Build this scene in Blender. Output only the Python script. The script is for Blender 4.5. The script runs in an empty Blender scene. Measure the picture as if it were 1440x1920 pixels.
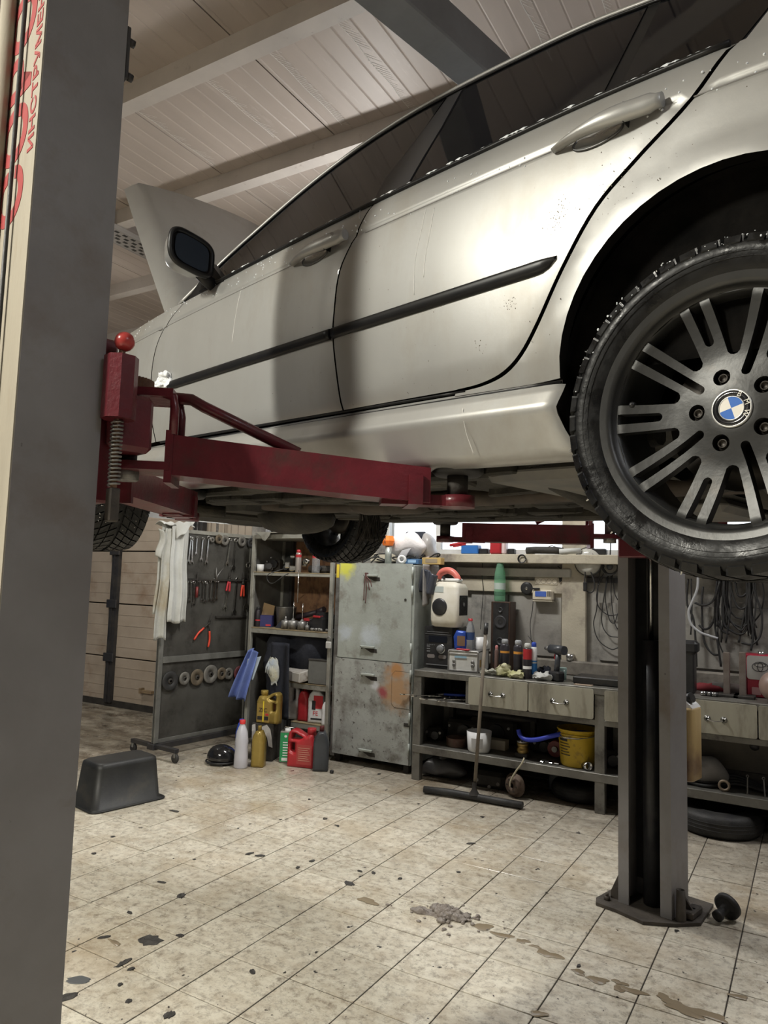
import bpy, bmesh, math, random
from mathutils import Vector, Matrix
from mathutils.geometry import delaunay_2d_cdt
random.seed(7)
scene = bpy.context.scene
col = scene.collection
R = math.radians
# ------------------------------------------------------------------ camera
CAM_H = 1.5823
FPX = 1362.65
def cam_axes(yaw, pitch, roll):
    cy, sy, cp, sp = math.cos(yaw), math.sin(yaw), math.cos(pitch), math.sin(pitch)
    f = Vector((sy*cp, cy*cp, sp)); r = Vector((cy, -sy, 0)); u = r.cross(f)
    cr, sr = math.cos(roll), math.sin(roll)
    return cr*r + sr*u, -sr*r + cr*u, f
CR, CU, CF = cam_axes(-0.535184516, 0.0947358843, 0.0294623789)
CP = Vector((0, 0, CAM_H))
cd = bpy.data.cameras.new('camera'); cam = bpy.data.objects.new('camera', cd); col.objects.link(cam)
cd.sensor_fit = 'VERTICAL'; cd.sensor_height = 24.0; cd.lens = FPX/1920*24.0; cd.clip_start = 0.02
cam.matrix_world = Matrix(((CR.x, CU.x, -CF.x, CP.x), (CR.y, CU.y, -CF.y, CP.y), (CR.z, CU.z, -CF.z, CP.z), (0, 0, 0, 1)))
scene.camera = cam
# ------------------------------------------------------------------ view, world, large lights
vs = scene.view_settings
vs.view_transform = 'Standard'; vs.look = 'None'; vs.gamma = 1; vs.use_curve_mapping = False
vs.exposure = 0.18
world = bpy.data.worlds.new('world'); scene.world = world; world.use_nodes = True
bg = world.node_tree.nodes['Background']
bg.inputs['Color'].default_value = (0.86, 0.93, 1.0, 1); bg.inputs['Strength'].default_value = 2.2
LAMPS = [  # location, rotation about z, length, power, colour, upward glow share  (hanging tube fixtures, built in lamp())
    ((-2.45, -1.25, 3.95), 76.5, 0.9, 265, (1.0, 0.965, 0.85), .02),
    ((-3.45, -1.05, 4.0), 76.5, 0.9, 65, (1.0, 0.965, 0.85), .02),
    ((1.4, 5.05, 3.75), 90, 1.2, 34, (0.98, 0.96, 0.96), .8),
    ((-2.75, 4.45, 3.72), 0, 1.0, 56, (1.0, 0.985, 0.95), .95),
    ((-6.25, 4.3, 3.8), 90, 0.8, 34, (1.0, 0.965, 0.90), .3),  # unseen lamp added to brighten the garage door
    ((2.4, 0.2, 4.1), 90, 1.2, 38, (0.92, 0.94, 1.0), .05),  # unseen cool fill lamp added to lift the near column's dark face
]
# ------------------------------------------------------------------ helpers
def at(x, y, Y):
    d = CR*((x-720)/FPX) - CU*((y-960)/FPX) + CF
    return CP + d*(Y/d.y)
def atz(x, y, z):
    d = CR*((x-720)/FPX) - CU*((y-960)/FPX) + CF
    return CP + d*((z-CAM_H)/d.z)
def link(o, parent=None):
    col.objects.link(o)
    if parent is not None: o.parent = parent
    return o
def tag(o, label, cat, group=None):
    o['label'] = label; o['category'] = cat
    if group: o['group'] = group
    return o
def empty(name, loc=(0, 0, 0), rz=0.0, parent=None):
    o = bpy.data.objects.new(name, None); o.location = loc; o.rotation_euler = (0, 0, rz); o.empty_display_size = .05
    return link(o, parent)
def thing(name, label, cat, loc=(0, 0, 0), rz=0.0, group=None):
    return tag(empty(name, loc, rz), label, cat, group)
def catmull(pts, n=6, closed=False):
    P = [Vector(p) for p in pts]; out = []
    m = len(P); rng = range(m if closed else m-1)
    for i in rng:
        p0 = P[(i-1) % m] if closed or i > 0 else P[0]*2-P[1]
        p1 = P[i]; p2 = P[(i+1) % m]
        p3 = P[(i+2) % m] if closed or i+2 < m else p2*2-p1
        for k in range(n):
            t = k/n
            out.append(0.5*((2*p1)+(p2-p0)*t+(2*p0-5*p1+4*p2-p3)*t*t+(3*p1-p0-3*p2+p3)*t*t*t))
    if not closed: out.append(P[-1])
    return out
def interp(tab, x):
    if x <= tab[0][0]: return tab[0][1]
    for (a, b), (c, d) in zip(tab, tab[1:]):
        if x <= c: 
            t = (x-a)/(c-a); return b+(d-b)*t
    return tab[-1][1]
def sinterp(tab, x):
    n = len(tab)
    if x <= tab[0][0]: return tab[0][1]
    if x >= tab[-1][0]: return tab[-1][1]
    for i in range(n-1):
        if x <= tab[i+1][0]:
            x0, y0 = tab[i]; x1, y1 = tab[i+1]; h = x1-x0; t = (x-x0)/h
            m0 = (y1-tab[i-1][1])/(x1-tab[i-1][0]) if i > 0 else (y1-y0)/h
            m1 = (tab[i+2][1]-y0)/(tab[i+2][0]-x0) if i+2 < n else (y1-y0)/h
            return (2*t**3-3*t*t+1)*y0+(t**3-2*t*t+t)*h*m0+(-2*t**3+3*t*t)*y1+(t**3-t*t)*h*m1
class MB:
    def __init__(s): s.v = []; s.f = []; s.sm = []
    def add(s, vs, fs, smooth=False):
        o = len(s.v); s.v += [tuple(v) for v in vs]
        for f in fs: s.f.append([i+o for i in f]); s.sm.append(smooth)
        return s
    def box(s, x0, x1, y0, y1, z0, z1, b=0.0):
        if b <= 0:
            v = [(x, y, z) for z in (z0, z1) for y in (y0, y1) for x in (x0, x1)]
            return s.add(v, [(0, 2, 3, 1), (4, 5, 7, 6), (0, 1, 5, 4), (2, 6, 7, 3), (0, 4, 6, 2), (1, 3, 7, 5)])
        b = min(b, (x1-x0)*.49, (y1-y0)*.49, (z1-z0)*.49)
        v = []; ax = ((x0, x1), (y0, y1), (z0, z1)); idx = {}
        for i in (0, 1):
            for j in (0, 1):
                for k in (0, 1):
                    c = (ax[0][i], ax[1][j], ax[2][k]); sg = (1-2*i, 1-2*j, 1-2*k)
                    for a in range(3):
                        p = [c[q]+(sg[q]*b if q != a else 0) for q in range(3)]
                        idx[(i, j, k, a)] = len(v); v.append(tuple(p))
        fs = []
        for a in range(3):
            o1, o2 = [q for q in range(3) if q != a]
            for e in (0, 1):
                quad = []
                for (m, n) in ((0, 0), (1, 0), (1, 1), (0, 1)):
                    c = [0, 0, 0]; c[a] = e; c[o1] = m; c[o2] = n; quad.append(idx[(c[0], c[1], c[2], a)])
                fs.append(quad)
        for a in range(3):
            o1, o2 = [q for q in range(3) if q != a]
            for m in (0, 1):
                for n in (0, 1):
                    c0 = [0, 0, 0]; c0[o1] = m; c0[o2] = n; c1 = list(c0); c1[a] = 1
                    fs.append([idx[(*c0, o1)], idx[(*c0, o2)], idx[(*c1, o2)], idx[(*c1, o1)]])
        for i in (0, 1):
            for j in (0, 1):
                for k in (0, 1): fs.append([idx[(i, j, k, a)] for a in range(3)])
        return s.add(v, fs)
    def cbox(s, c, d, b=0.0):
        return s.box(c[0]-d[0]/2, c[0]+d[0]/2, c[1]-d[1]/2, c[1]+d[1]/2, c[2]-d[2]/2, c[2]+d[2]/2, b)
    def prism(s, poly, axis, a0, a1, smooth=False):
        # poly: 2D points in the plane of the two other axes (order x,y,z without axis)
        n = len(poly)
        def P(p, a):
            q = list(p); q.insert(axis, a); return tuple(q)
        v = [P(p, a0) for p in poly]+[P(p, a1) for p in poly]
        fs = [tuple(range(n))[::-1], tuple(range(n, 2*n))]
        s.add(v, fs)
        s.add(v, [(i, (i+1) % n, n+(i+1) % n, n+i) for i in range(n)], smooth)
        return s
    def cyl(s, a, b, r, r2=None, n=16, cap=True):
        a = Vector(a); b = Vector(b); r2 = r if r2 is None else r2
        d = (b-a).normalized(); t = d.orthogonal().normalized(); w = d.cross(t)
        v = [a+(t*math.cos(2*math.pi*i/n)+w*math.sin(2*math.pi*i/n))*r for i in range(n)]
        v += [b+(t*math.cos(2*math.pi*i/n)+w*math.sin(2*math.pi*i/n))*r2 for i in range(n)]
        s.add(v, [(i, (i+1) % n, n+(i+1) % n, n+i) for i in range(n)], True)
        if cap: s.add(v, [tuple(range(n))[::-1], tuple(range(n, 2*n))])
        return s
    def tube(s, pts, r, n=8, cap=True):
        P = [Vector(p) for p in pts]; m = len(P); rr = r if callable(r) else (lambda t: r)
        t0 = (P[1]-P[0]).normalized(); nr = t0.orthogonal().normalized(); v = []
        for i in range(m):
            t = (P[min(i+1, m-1)]-P[max(i-1, 0)]).normalized()
            nr = (nr-t*nr.dot(t))
            nr = nr.normalized() if nr.length > 1e-6 else t.orthogonal().normalized()
            bn = t.cross(nr); q = rr(i/(m-1))
            v += [P[i]+(nr*math.cos(2*math.pi*k/n)+bn*math.sin(2*math.pi*k/n))*q for k in range(n)]
        s.add(v, [(i*n+k, i*n+(k+1) % n, (i+1)*n+(k+1) % n, (i+1)*n+k) for i in range(m-1) for k in range(n)], True)
        if cap: s.add(v, [tuple(range(n))[::-1], tuple(range((m-1)*n, m*n))])
        return s
    def lathe(s, prof, c=(0, 0, 0), axis=2, n=24, smooth=True, a0=0.0, a1=2*math.pi):
        full = abs(a1-a0-2*math.pi) < 1e-6; v = []; m = len(prof); k = n if full else n+1
        for i in range(k):
            a = a0+(a1-a0)*i/n; ca, sa = math.cos(a), math.sin(a)
            for r, h in prof:
                p = [r*ca, r*sa]; p.insert(axis, h)
                v.append((p[0]+c[0], p[1]+c[1], p[2]+c[2]))
        fs = []
        for i in range(n):
            j = (i+1) % k
            for q in range(m-1): fs.append((i*m+q, j*m+q, j*m+q+1, i*m+q+1))
        return s.add(v, fs, smooth)
    def sphere(s, c, r, nu=16, nv=10, sc=(1, 1, 1)):
        v = []
        for j in range(nv+1):
            ph = math.pi*j/nv
            for i in range(nu):
                th = 2*math.pi*i/nu
                v.append((c[0]+r*sc[0]*math.sin(ph)*math.cos(th), c[1]+r*sc[1]*math.sin(ph)*math.sin(th), c[2]+r*sc[2]*math.cos(ph)))
        fs = [(j*nu+i, j*nu+(i+1) % nu, (j+1)*nu+(i+1) % nu, (j+1)*nu+i) for j in range(nv) for i in range(nu)]
        return s.add(v, fs, True)
    def grid(s, fn, nu, nv, smooth=True):
        v = [fn(i/nu, j/nv) for j in range(nv+1) for i in range(nu+1)]
        w = nu+1
        return s.add(v, [(j*w+i, j*w+i+1, (j+1)*w+i+1, (j+1)*w+i) for j in range(nv) for i in range(nu)], smooth)
    def xf(s, M, start=0):
        for i in range(start, len(s.v)): s.v[i] = tuple(M @ Vector(s.v[i]))
        return s
    def rough(s, amp, sc=20.0, start=0):
        from mathutils import noise
        for i in range(start, len(s.v)):
            p = Vector(s.v[i]); n = noise.noise_vector(p*sc)
            s.v[i] = tuple(p+n*amp)
        return s
    def mesh(s, name, merge=True, recalc=True):
        me = bpy.data.meshes.new(name); me.from_pydata(s.v, [], s.f)
        me.polygons.foreach_set('use_smooth', s.sm)
        bm = bmesh.new(); bm.from_mesh(me)
        if merge: bmesh.ops.remove_doubles(bm, verts=bm.verts, dist=1e-5)
        if recalc: bmesh.ops.recalc_face_normals(bm, faces=bm.faces)
        bm.to_mesh(me); bm.free()
        return me
    def build(s, name, mat, parent=None, loc=None, rot=None, merge=True, recalc=True):
        me = s.mesh(name, merge, recalc)
        for m in (mat if isinstance(mat, (list, tuple)) else [mat]): me.materials.append(m)
        o = bpy.data.objects.new(name, me)
        if loc is not None: o.location = loc
        if rot is not None: o.rotation_euler = rot
        return link(o, parent)
def copy_tree(o, parent=None):
    c = o.copy(); link(c); c.parent = parent
    for ch in list(o.children): copy_tree(ch, c)
    return c
def inpoly(p, poly):
    x, y = p; c = False; n = len(poly); j = n-1
    for i in range(n):
        xi, yi = poly[i]; xj, yj = poly[j]
        if (yi > y) != (yj > y) and x < (xj-xi)*(y-yi)/(yj-yi)+xi: c = not c
        j = i
    return c
def segdist(p, poly):
    best = 1e9; n = len(poly)
    for i in range(n):
        ax, ay = poly[i]; bx, by = poly[(i+1) % n]; dx, dy = bx-ax, by-ay; L2 = dx*dx+dy*dy
        t = 0 if L2 == 0 else max(0, min(1, ((p[0]-ax)*dx+(p[1]-ay)*dy)/L2))
        d = math.hypot(p[0]-ax-t*dx, p[1]-ay-t*dy)
        if d < best: best = d
    return best
def resample(poly, step):
    out = []; n = len(poly)
    for i in range(n):
        a = Vector(poly[i]); b = Vector(poly[(i+1) % n]); k = max(1, int((b-a).length/step+.5))
        for q in range(k): out.append(tuple(a+(b-a)*(q/k)))
    return out
def patch(poly, step=.03, holes=(), extra=(), stepx=None, avoid=None):
    """triangulated plane region: returns 2D verts, faces, boundary loops"""
    loops = [resample(poly, step)]+[resample(h, min(step, .012) if len(h) > 20 else step) for h in holes]
    V = []; E = []; LI = []
    for lp in loops:
        o = len(V); V += lp; n = len(lp); E += [(o+i, o+(i+1) % n) for i in range(n)]; LI.append(list(range(o, o+n)))
    xs = [p[0] for p in loops[0]]; ys = [p[1] for p in loops[0]]
    sx = stepx or step
    cand = list(extra)
    i = 0
    y = min(ys)+step*.5
    while y < max(ys):
        x = min(xs)+sx*.5*(i % 2)
        while x < max(xs):
            if avoid is None or not avoid(x, y): cand.append((x, y))
            x += sx
        y += step*.87; i += 1
    for p in cand:
        if inpoly(p, loops[0]) and not any(inpoly(p, h) for h in loops[1:]):
            if all(segdist(p, lp) > step*.45 for lp in loops): V.append(p)
    r = delaunay_2d_cdt([Vector(p) for p in V], E, [], 0, 1e-6)
    rv = [tuple(p) for p in r[0]]; fs = []
    for f in r[2]:
        cx = sum(rv[i][0] for i in f)/len(f); cy = sum(rv[i][1] for i in f)/len(f)
        if inpoly((cx, cy), loops[0]) and not any(inpoly((cx, cy), h) for h in loops[1:]): fs.append(tuple(f))
    om = {}
    for ni, src in enumerate(r[3]):
        for q in src: om[q] = ni
    BL = [[om[i] for i in lp if i in om] for lp in LI]
    return rv, fs, BL
def panel(name, mat, parent, poly, fn, step=.03, depth=.02, holes=(), extra=(), lip=0.0, mirror=True, inward=None, rimmat=None, avoid=None):
    """curved sheet: (u,v) -> fn(u,v); rim turned in by depth"""
    rv, fs, BL = patch(poly, step, holes, extra, None, avoid)
    inw = inward or (lambda p: Vector((0, -1, 0)))
    bset = set(i for b in BL for i in b)
    P = []
    for i, p in enumerate(rv):
        q = Vector(fn(*p))
        if lip and i in bset: q += inw(q)*lip
        P.append(q)
    def emit(sg):
        mb = MB(); W = [Vector((p.x, p.y*sg, p.z)) for p in P]
        mb.add(W, fs if sg < 0 else [f[::-1] for f in fs], True)
        for b in BL:
            n = len(b); vv = [W[i] for i in b]; iw = []
            for i in b:
                d = inw(P[i])*depth; iw.append(W[i]+Vector((d.x, d.y*sg, d.z)))
            mb.add(vv+iw, [(i, (i+1) % n, n+(i+1) % n, n+i) for i in range(n)], False)
        o = mb.build(name, [mat, rimmat] if rimmat else mat, parent, merge=False, recalc=True)
        if rimmat:
            k = len(fs)
            for i, p in enumerate(o.data.polygons):
                if i >= k: p.material_index = 1
        return o
    a = emit(1)
    if mirror: return a, emit(-1)
    return a
def text_mesh(txt, size, name, mat, parent=None, M=None, ext=.0008, align='CENTER', sx=1.0, bold=0.0):
    cu = bpy.data.curves.new(name, 'FONT'); cu.body = txt; cu.size = size; cu.extrude = ext
    cu.align_x = align; cu.align_y = 'CENTER'; cu.resolution_u = 3; cu.offset = bold
    to = bpy.data.objects.new(name, cu); col.objects.link(to)
    dg = bpy.context.evaluated_depsgraph_get(); dg.update()
    me = bpy.data.meshes.new_from_object(to.evaluated_get(dg)); bpy.data.objects.remove(to)
    me.name = name; me.materials.clear(); me.materials.append(mat)
    if sx != 1: me.transform(Matrix.Diagonal((sx, 1, 1, 1)))
    if M is not None: me.transform(M)
    o = bpy.data.objects.new(name, me); return link(o, parent)
# ------------------------------------------------------------------ materials
MT = {}
def mat(name, base, rough=.5, metal=0.0, var=None, vscale=6.0, vamt=.5, dirt=None, dscale=3.0, dlo=.5, dhi=.65, bump=0.0, bscale=60.0,
        coat=0.0, trans=0.0, ior=1.45, spec=.5, emit=None, estr=0.0, stretch=(1, 1, 1), world=False, rvar=0.0, dirt2=None, d2scale=9., d2lo=.58, d2hi=.66, alpha=1.0, drough=None):
    if name in MT: return MT[name]
    m = bpy.data.materials.new(name); m.use_nodes = True; nt = m.node_tree; N = nt.nodes; Lk = nt.links
    p = N['Principled BSDF']
    c4 = lambda c: (c[0], c[1], c[2], 1)
    p.inputs['Base Color'].default_value = c4(base); p.inputs['Roughness'].default_value = rough; p.inputs['Metallic'].default_value = metal
    p.inputs['IOR'].default_value = ior; p.inputs['Coat Weight'].default_value = coat; p.inputs['Transmission Weight'].default_value = trans
    p.inputs['Specular IOR Level'].default_value = spec; p.inputs['Coat Roughness'].default_value = .06
    p.inputs['Alpha'].default_value = alpha
    if emit: p.inputs['Emission Color'].default_value = c4(emit); p.inputs['Emission Strength'].default_value = estr
    vec = None
    def coords():
        nonlocal vec
        if vec: return vec
        if world: g = N.new('ShaderNodeNewGeometry'); out = g.outputs['Position']
        else: g = N.new('ShaderNodeTexCoord'); out = g.outputs['Object']
        mp = N.new('ShaderNodeMapping'); mp.inputs['Scale'].default_value = stretch
        Lk.new(out, mp.inputs['Vector']); vec = mp.outputs['Vector']; return vec
    def noise(sc, det=5, ro=.6):
        n = N.new('ShaderNodeTexNoise'); n.inputs['Scale'].default_value = sc; n.inputs['Detail'].default_value = det; n.inputs['Roughness'].default_value = ro
        Lk.new(coords(), n.inputs['Vector']); return n.outputs['Fac']
    def ramp(fac, lo, hi):
        r = N.new('ShaderNodeMapRange'); r.inputs['From Min'].default_value = lo; r.inputs['From Max'].default_value = hi
        Lk.new(fac, r.inputs['Value']); return r.outputs['Result']
    def mix(fac, a, b, k=1.0):
        x = N.new('ShaderNodeMix'); x.data_type = 'RGBA'
        if k != 1.0:
            mu = N.new('ShaderNodeMath'); mu.operation = 'MULTIPLY'; mu.inputs[1].default_value = k; Lk.new(fac, mu.inputs[0]); fac = mu.outputs[0]
        Lk.new(fac, x.inputs['Factor'])
        if isinstance(a, tuple): x.inputs['A'].default_value = c4(a)
        else: Lk.new(a, x.inputs['A'])
        x.inputs['B'].default_value = c4(b); return x.outputs['Result']
    cur = base
    if var: cur = mix(ramp(noise(vscale), .35, .68), cur, var, vamt*2 if vamt < .5 else 1.0)
    dfac = None
    if dirt: dfac = ramp(noise(dscale, 8, .68), dlo, dhi); cur = mix(dfac, cur, dirt, .9)
    if dirt2: cur = mix(ramp(noise(d2scale, 6, .7), d2lo, d2hi), cur, dirt2, .95)
    if not isinstance(cur, tuple): Lk.new(cur, p.inputs['Base Color'])
    if rvar:
        r = N.new('ShaderNodeMapRange'); r.inputs['From Min'].default_value = .35; r.inputs['From Max'].default_value = .7
        r.inputs['To Min'].default_value = max(.02, rough-rvar); r.inputs['To Max'].default_value = min(1, rough+rvar)
        Lk.new(noise(vscale*1.7), r.inputs['Value']); Lk.new(r.outputs['Result'], p.inputs['Roughness'])
    if dfac is not None and drough is not None:
        r = N.new('ShaderNodeMapRange'); r.inputs['To Min'].default_value = rough; r.inputs['To Max'].default_value = drough
        Lk.new(dfac, r.inputs['Value']); Lk.new(r.outputs['Result'], p.inputs['Roughness'])
    if bump:
        b = N.new('ShaderNodeBump'); b.inputs['Strength'].default_value = bump; b.inputs['Distance'].default_value = .01
        Lk.new(noise(bscale, 4), b.inputs['Height']); Lk.new(b.outputs['Normal'], p.inputs['Normal'])
    MT[name] = m; return m
M_steel = mat('worn steel', (.30, .30, .29), .42, .7, var=(.16, .15, .14), vscale=9, dirt=(.08, .06, .05), dscale=6, dlo=.56, dhi=.72, bump=.15, bscale=90)
M_chrome = mat('bright steel', (.72, .72, .70), .22, 1.0, var=(.4, .4, .39), vscale=14)
M_black = mat('black plastic', (.012, .012, .014), .38, 0, var=(.03, .03, .03), vscale=12, bump=.08, bscale=120)
M_rubber = mat('black rubber', (.014, .014, .015), .55, 0, var=(.035, .034, .032), vscale=10, bump=.2, bscale=80)
M_dark = mat('dark grime', (.018, .016, .014), .7, 0, var=(.045, .04, .034), vscale=8, bump=.3, bscale=40)
M_white = mat('white plastic', (.72, .73, .74), .42, 0, var=(.55, .54, .50), vscale=9, vamt=.3)
M_wood = mat('worn wood', (.30, .22, .13), .6, 0, var=(.16, .11, .07), vscale=5, stretch=(1, 1, 12), bump=.2)
# ------------------------------------------------------------------ setting
WX0, WX1, WY0, WY1, WZ = -9.2, 3.4, -4.0, 6.0, 4.5
M_wall = mat('stained wall paint', (.34, .33, .295), .75, 0, var=(.22, .205, .185), vscale=1.8, dirt=(.085, .08, .078), dscale=2.4, dlo=.51, dhi=.68, bump=.25, bscale=30, world=True)
M_wallr = mat('ribbed wall steel', (.40, .34, .275), .55, 0, var=(.33, .28, .22), vscale=2, dirt=(.22, .16, .11), dscale=1.5, dlo=.56, dhi=.8, world=True)
M_ceil = mat('ceiling sheet', (.50, .43, .385), .5, 0, var=(.42, .36, .32), vscale=1.1, dirt=(.60, .54, .50), dscale=5, dlo=.60, dhi=.78, world=True, stretch=(3, .6, 1))
M_beam = mat('painted beam', (.60, .55, .51), .5, 0, var=(.5, .46, .43), vscale=3, dirt=(.33, .28, .25), dscale=14, dlo=.62, dhi=.75)
M_grout = mat('grout', (.035, .03, .025), .85, 0, var=(.06, .05, .04), vscale=20)
def floor_material():
    m = bpy.data.materials.new('dirty floor tile'); m.use_nodes = True; nt = m.node_tree; N = nt.nodes; K = nt.links
    p = N['Principled BSDF']
    g = N.new('ShaderNodeNewGeometry'); oi = N.new('ShaderNodeObjectInfo')
    def mp(scale, rot=0):
        x = N.new('ShaderNodeMapping'); x.inputs['Scale'].default_value = scale; x.inputs['Rotation'].default_value = (0, 0, rot); K.new(g.outputs['Position'], x.inputs['Vector']); return x.outputs[0]
    def nz(vec, sc, det=6, ro=.6):
        x = N.new('ShaderNodeTexNoise'); x.inputs['Scale'].default_value = sc; x.inputs['Detail'].default_value = det; x.inputs['Roughness'].default_value = ro; K.new(vec, x.inputs['Vector']); return x.outputs['Fac']
    def rg(f, a, b, c=0., d=1.):
        x = N.new('ShaderNodeMapRange'); x.inputs['From Min'].default_value = a; x.inputs['From Max'].default_value = b; x.inputs['To Min'].default_value = c; x.inputs['To Max'].default_value = d; K.new(f, x.inputs['Value']); return x.outputs[0]
    def mx(f, a, b):
        x = N.new('ShaderNodeMix'); x.data_type = 'RGBA'; K.new(f, x.inputs['Factor'])
        for s, v in (('A', a), ('B', b)):
            if isinstance(v, tuple): x.inputs[s].default_value = (*v, 1)
            else: K.new(v, x.inputs[s])
        return x.outputs['Result']
    c = mx(rg(oi.outputs['Random'], 0, 1), (.70, .655, .55), (.60, .56, .465))
    c = mx(rg(nz(mp((2.2, 3.4, 1), -.5), 4, 9, .75), .44, .66, 0, .6), c, (.34, .27, .19))          # smeared brown film
    c = mx(rg(nz(mp((1, 1, 1)), 24, 9, .8), .48, .66, 0, .82), c, (.15, .118, .088))               # fine grime
    c = mx(rg(nz(mp((1, 1, 1)), 1.6, 5, .6), .50, .70, 0, .6), c, (.36, .27, .16))                  # tan water stains
    sp = N.new('ShaderNodeSeparateXYZ'); K.new(g.outputs['Position'], sp.inputs[0])
    def mth(op, a, b):
        x = N.new('ShaderNodeMath'); x.operation = op; x.use_clamp = True; K.new(a, x.inputs[0])
        if isinstance(b, float): x.inputs[1].default_value = b
        else: K.new(b, x.inputs[1])
        return x.outputs[0]
    corner = mth('MAXIMUM', rg(sp.outputs['Y'], 4.3, 5.7), rg(sp.outputs['X'], -4.3, -5.4))
    c = mx(mth('MULTIPLY', corner, rg(nz(mp((1, 1.6, 1)), 3.5, 8, .7), .30, .62, .25, .95)), c, (.085, .065, .045))   # trodden dirt along the walls
    c = mx(rg(nz(mp((1.3, 1, 1)), 11, 3, .5), .70, .725), c, (.03, .028, .026))                      # chips and oil spots
    c = mx(rg(nz(mp((1, 1, 1)), 42, 2, .5), .715, .73), c, (.05, .04, .035))
    K.new(c, p.inputs['Base Color'])
    r = rg(nz(mp((1, 1, 1)), 2.3, 6, .65), .38, .62, .16, .55); K.new(r, p.inputs['Roughness'])
    b = N.new('ShaderNodeBump'); b.inputs['Strength'].default_value = .25; b.inputs['Distance'].default_value = .004; K.new(nz(mp((1, 1, 1)), 40, 6, .7), b.inputs['Height']); K.new(b.outputs[0], p.inputs['Normal'])
    return m
M_tile = floor_material()
def struct(o): o['kind'] = 'structure'; return o
mb = MB().box(WX0-.2, WX1+.2, WY0-.2, WY1+.2, -.2, -.004)
floor = struct(mb.build('floor', M_grout)); floor['label'] = 'cream square floor tiles with brown grime and dark joints'
TPX, TPY, TX0, TY0 = .3012, .2989, -3.0384, 2.4615
tm = MB(); w, h = TPX/2-.0028, TPY/2-.0028
tm.add([(-w, -h, -.006), (w, -h, -.006), (w, h, -.006), (-w, h, -.006), (-w, -h, -.0012), (w, -h, -.0012), (w, h, -.0012), (-w, h, -.0012),
        (-w+.002, -h+.002, 0), (w-.002, -h+.002, 0), (w-.002, h-.002, 0), (-w+.002, h-.002, 0)],
       [(0, 1, 5, 4), (1, 2, 6, 5), (2, 3, 7, 6), (3, 0, 4, 7), (4, 5, 9, 8), (5, 6, 10, 9), (6, 7, 11, 10), (7, 4, 8, 11), (8, 9, 10, 11)])
tme = tm.mesh('tile'); tme.materials.append(M_tile)
cells = []
for i in range(-21, 22):
    for j in range(-22, 12):
        x = TX0+(i+.5)*TPX; y = TY0+(j+.5)*TPY
        if WX0 < x < WX1 and WY0 < y < WY1:
            d = Vector((x, y, 0))-CP; zc = d.dot(CF); vis = False
            if zc > .1:
                px = 720+FPX*d.dot(CR)/zc; py = 960-FPX*d.dot(CU)/zc; vis = 60 < px < 1500 and 1280 < py < 1990
            cells.append((0 if vis else 1, d.length, x, y))
cells.sort(); rest = MB(); rr = random.Random(3)
for k, (v, d, x, y) in enumerate(cells):
    if k < 300 and v == 0:
        o = bpy.data.objects.new('tile', tme); o.location = (x, y, rr.uniform(-.0008, .0008)); link(o, floor)
    else:
        rest.add([(a+x, b+y, c) for a, b, c in tm.v], tm.f)
o = rest.build('tile', M_tile, floor, merge=False); o['kind'] = 'stuff'
# ceiling with ribbed sheets and beams
ceil = struct(MB().box(WX0-.2, WX1+.2, WY0-.2, WY1+.2, WZ+.03, WZ+.2).build('ceiling', M_dark)); ceil['label'] = 'beige ribbed metal ceiling sheets on painted beams'
prof = [(0.004, .03), (.004, 0.0)]
for k in range(8):
    a = .02+k*.122; prof += [(a, 0), (a+.008, .0035), (a+.016, 0)]
prof += [(.988, 0), (.988, .03)]
cm = MB(); n = len(prof)
cm.add([(p[0], WY0, p[1]) for p in prof]+[(p[0], WY1, p[1]) for p in prof], [(q, q+1, n+q+1, n+q) for q in range(n-1)])
cme = cm.mesh('ceiling_sheet', recalc=False); cme.materials.append(M_ceil)
for k in range(-10, 4):
    o = bpy.data.objects.new('ceiling_sheet', cme); o.location = (-3.65+k*.9925, 0, WZ)
    if o.location.x < WX1 and o.location.x > WX0-1: link(o, ceil)
for y in (-2.3, -1.3, -.3, .7, 1.7, 2.70, 3.70, 4.70, 5.70):
    b = MB(); b.box(WX0, WX1, y, y+.012, 4.397, 4.488); b.box(WX0, WX1, y, y+.095, 4.385, 4.397); b.box(WX0, WX1, y, y+.095, 4.488, 4.5)
    b.box(WX0, WX1, y+.083, y+.094, 4.3972, 4.415)
    b.build('beam', M_beam, ceil, merge=False)
M_seal = mat('sealant', (.75, .72, .68), .7)
sb = MB(); rr = random.Random(5)
for x0, y0, y1, dens in ((-3.62, 2.85, 3.6, 1), (-3.03, 2.85, 3.5, 1), (-2.55, 2.85, 3.62, 1.4), (-2.09, 2.85, 3.66, 1.2), (-1.2, 2.0, 3.6, 1), (-3.4, 3.85, 4.6, 1), (-2.9, 3.9, 4.5, 1), (-.85, 2, 3.5, 1)):
    y = y0
    while y < y1:
        wv = .004*math.sin(y*17)
        sb.add([(x0+wv-.002, y, WZ-.001), (x0+wv+.002, y, WZ-.001), (x0+wv+.002, y+.03, WZ-.001), (x0+wv-.002, y+.03, WZ-.001)], [(0, 1, 2, 3)])
        if rr.random() < .75*dens:
            L = rr.uniform(.02, .06)
            sb.add([(x0, y, WZ-.0012), (x0+.0015, y-.004, WZ-.0012), (x0+L, y+L*1.4, WZ-.0012), (x0+L-.001, y+L*1.4+.002, WZ-.0012)], [(0, 1, 2, 3)])
        y += .026
so = sb.build('sealant_streak', M_seal, ceil, merge=False); so['kind'] = 'stuff'
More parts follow.
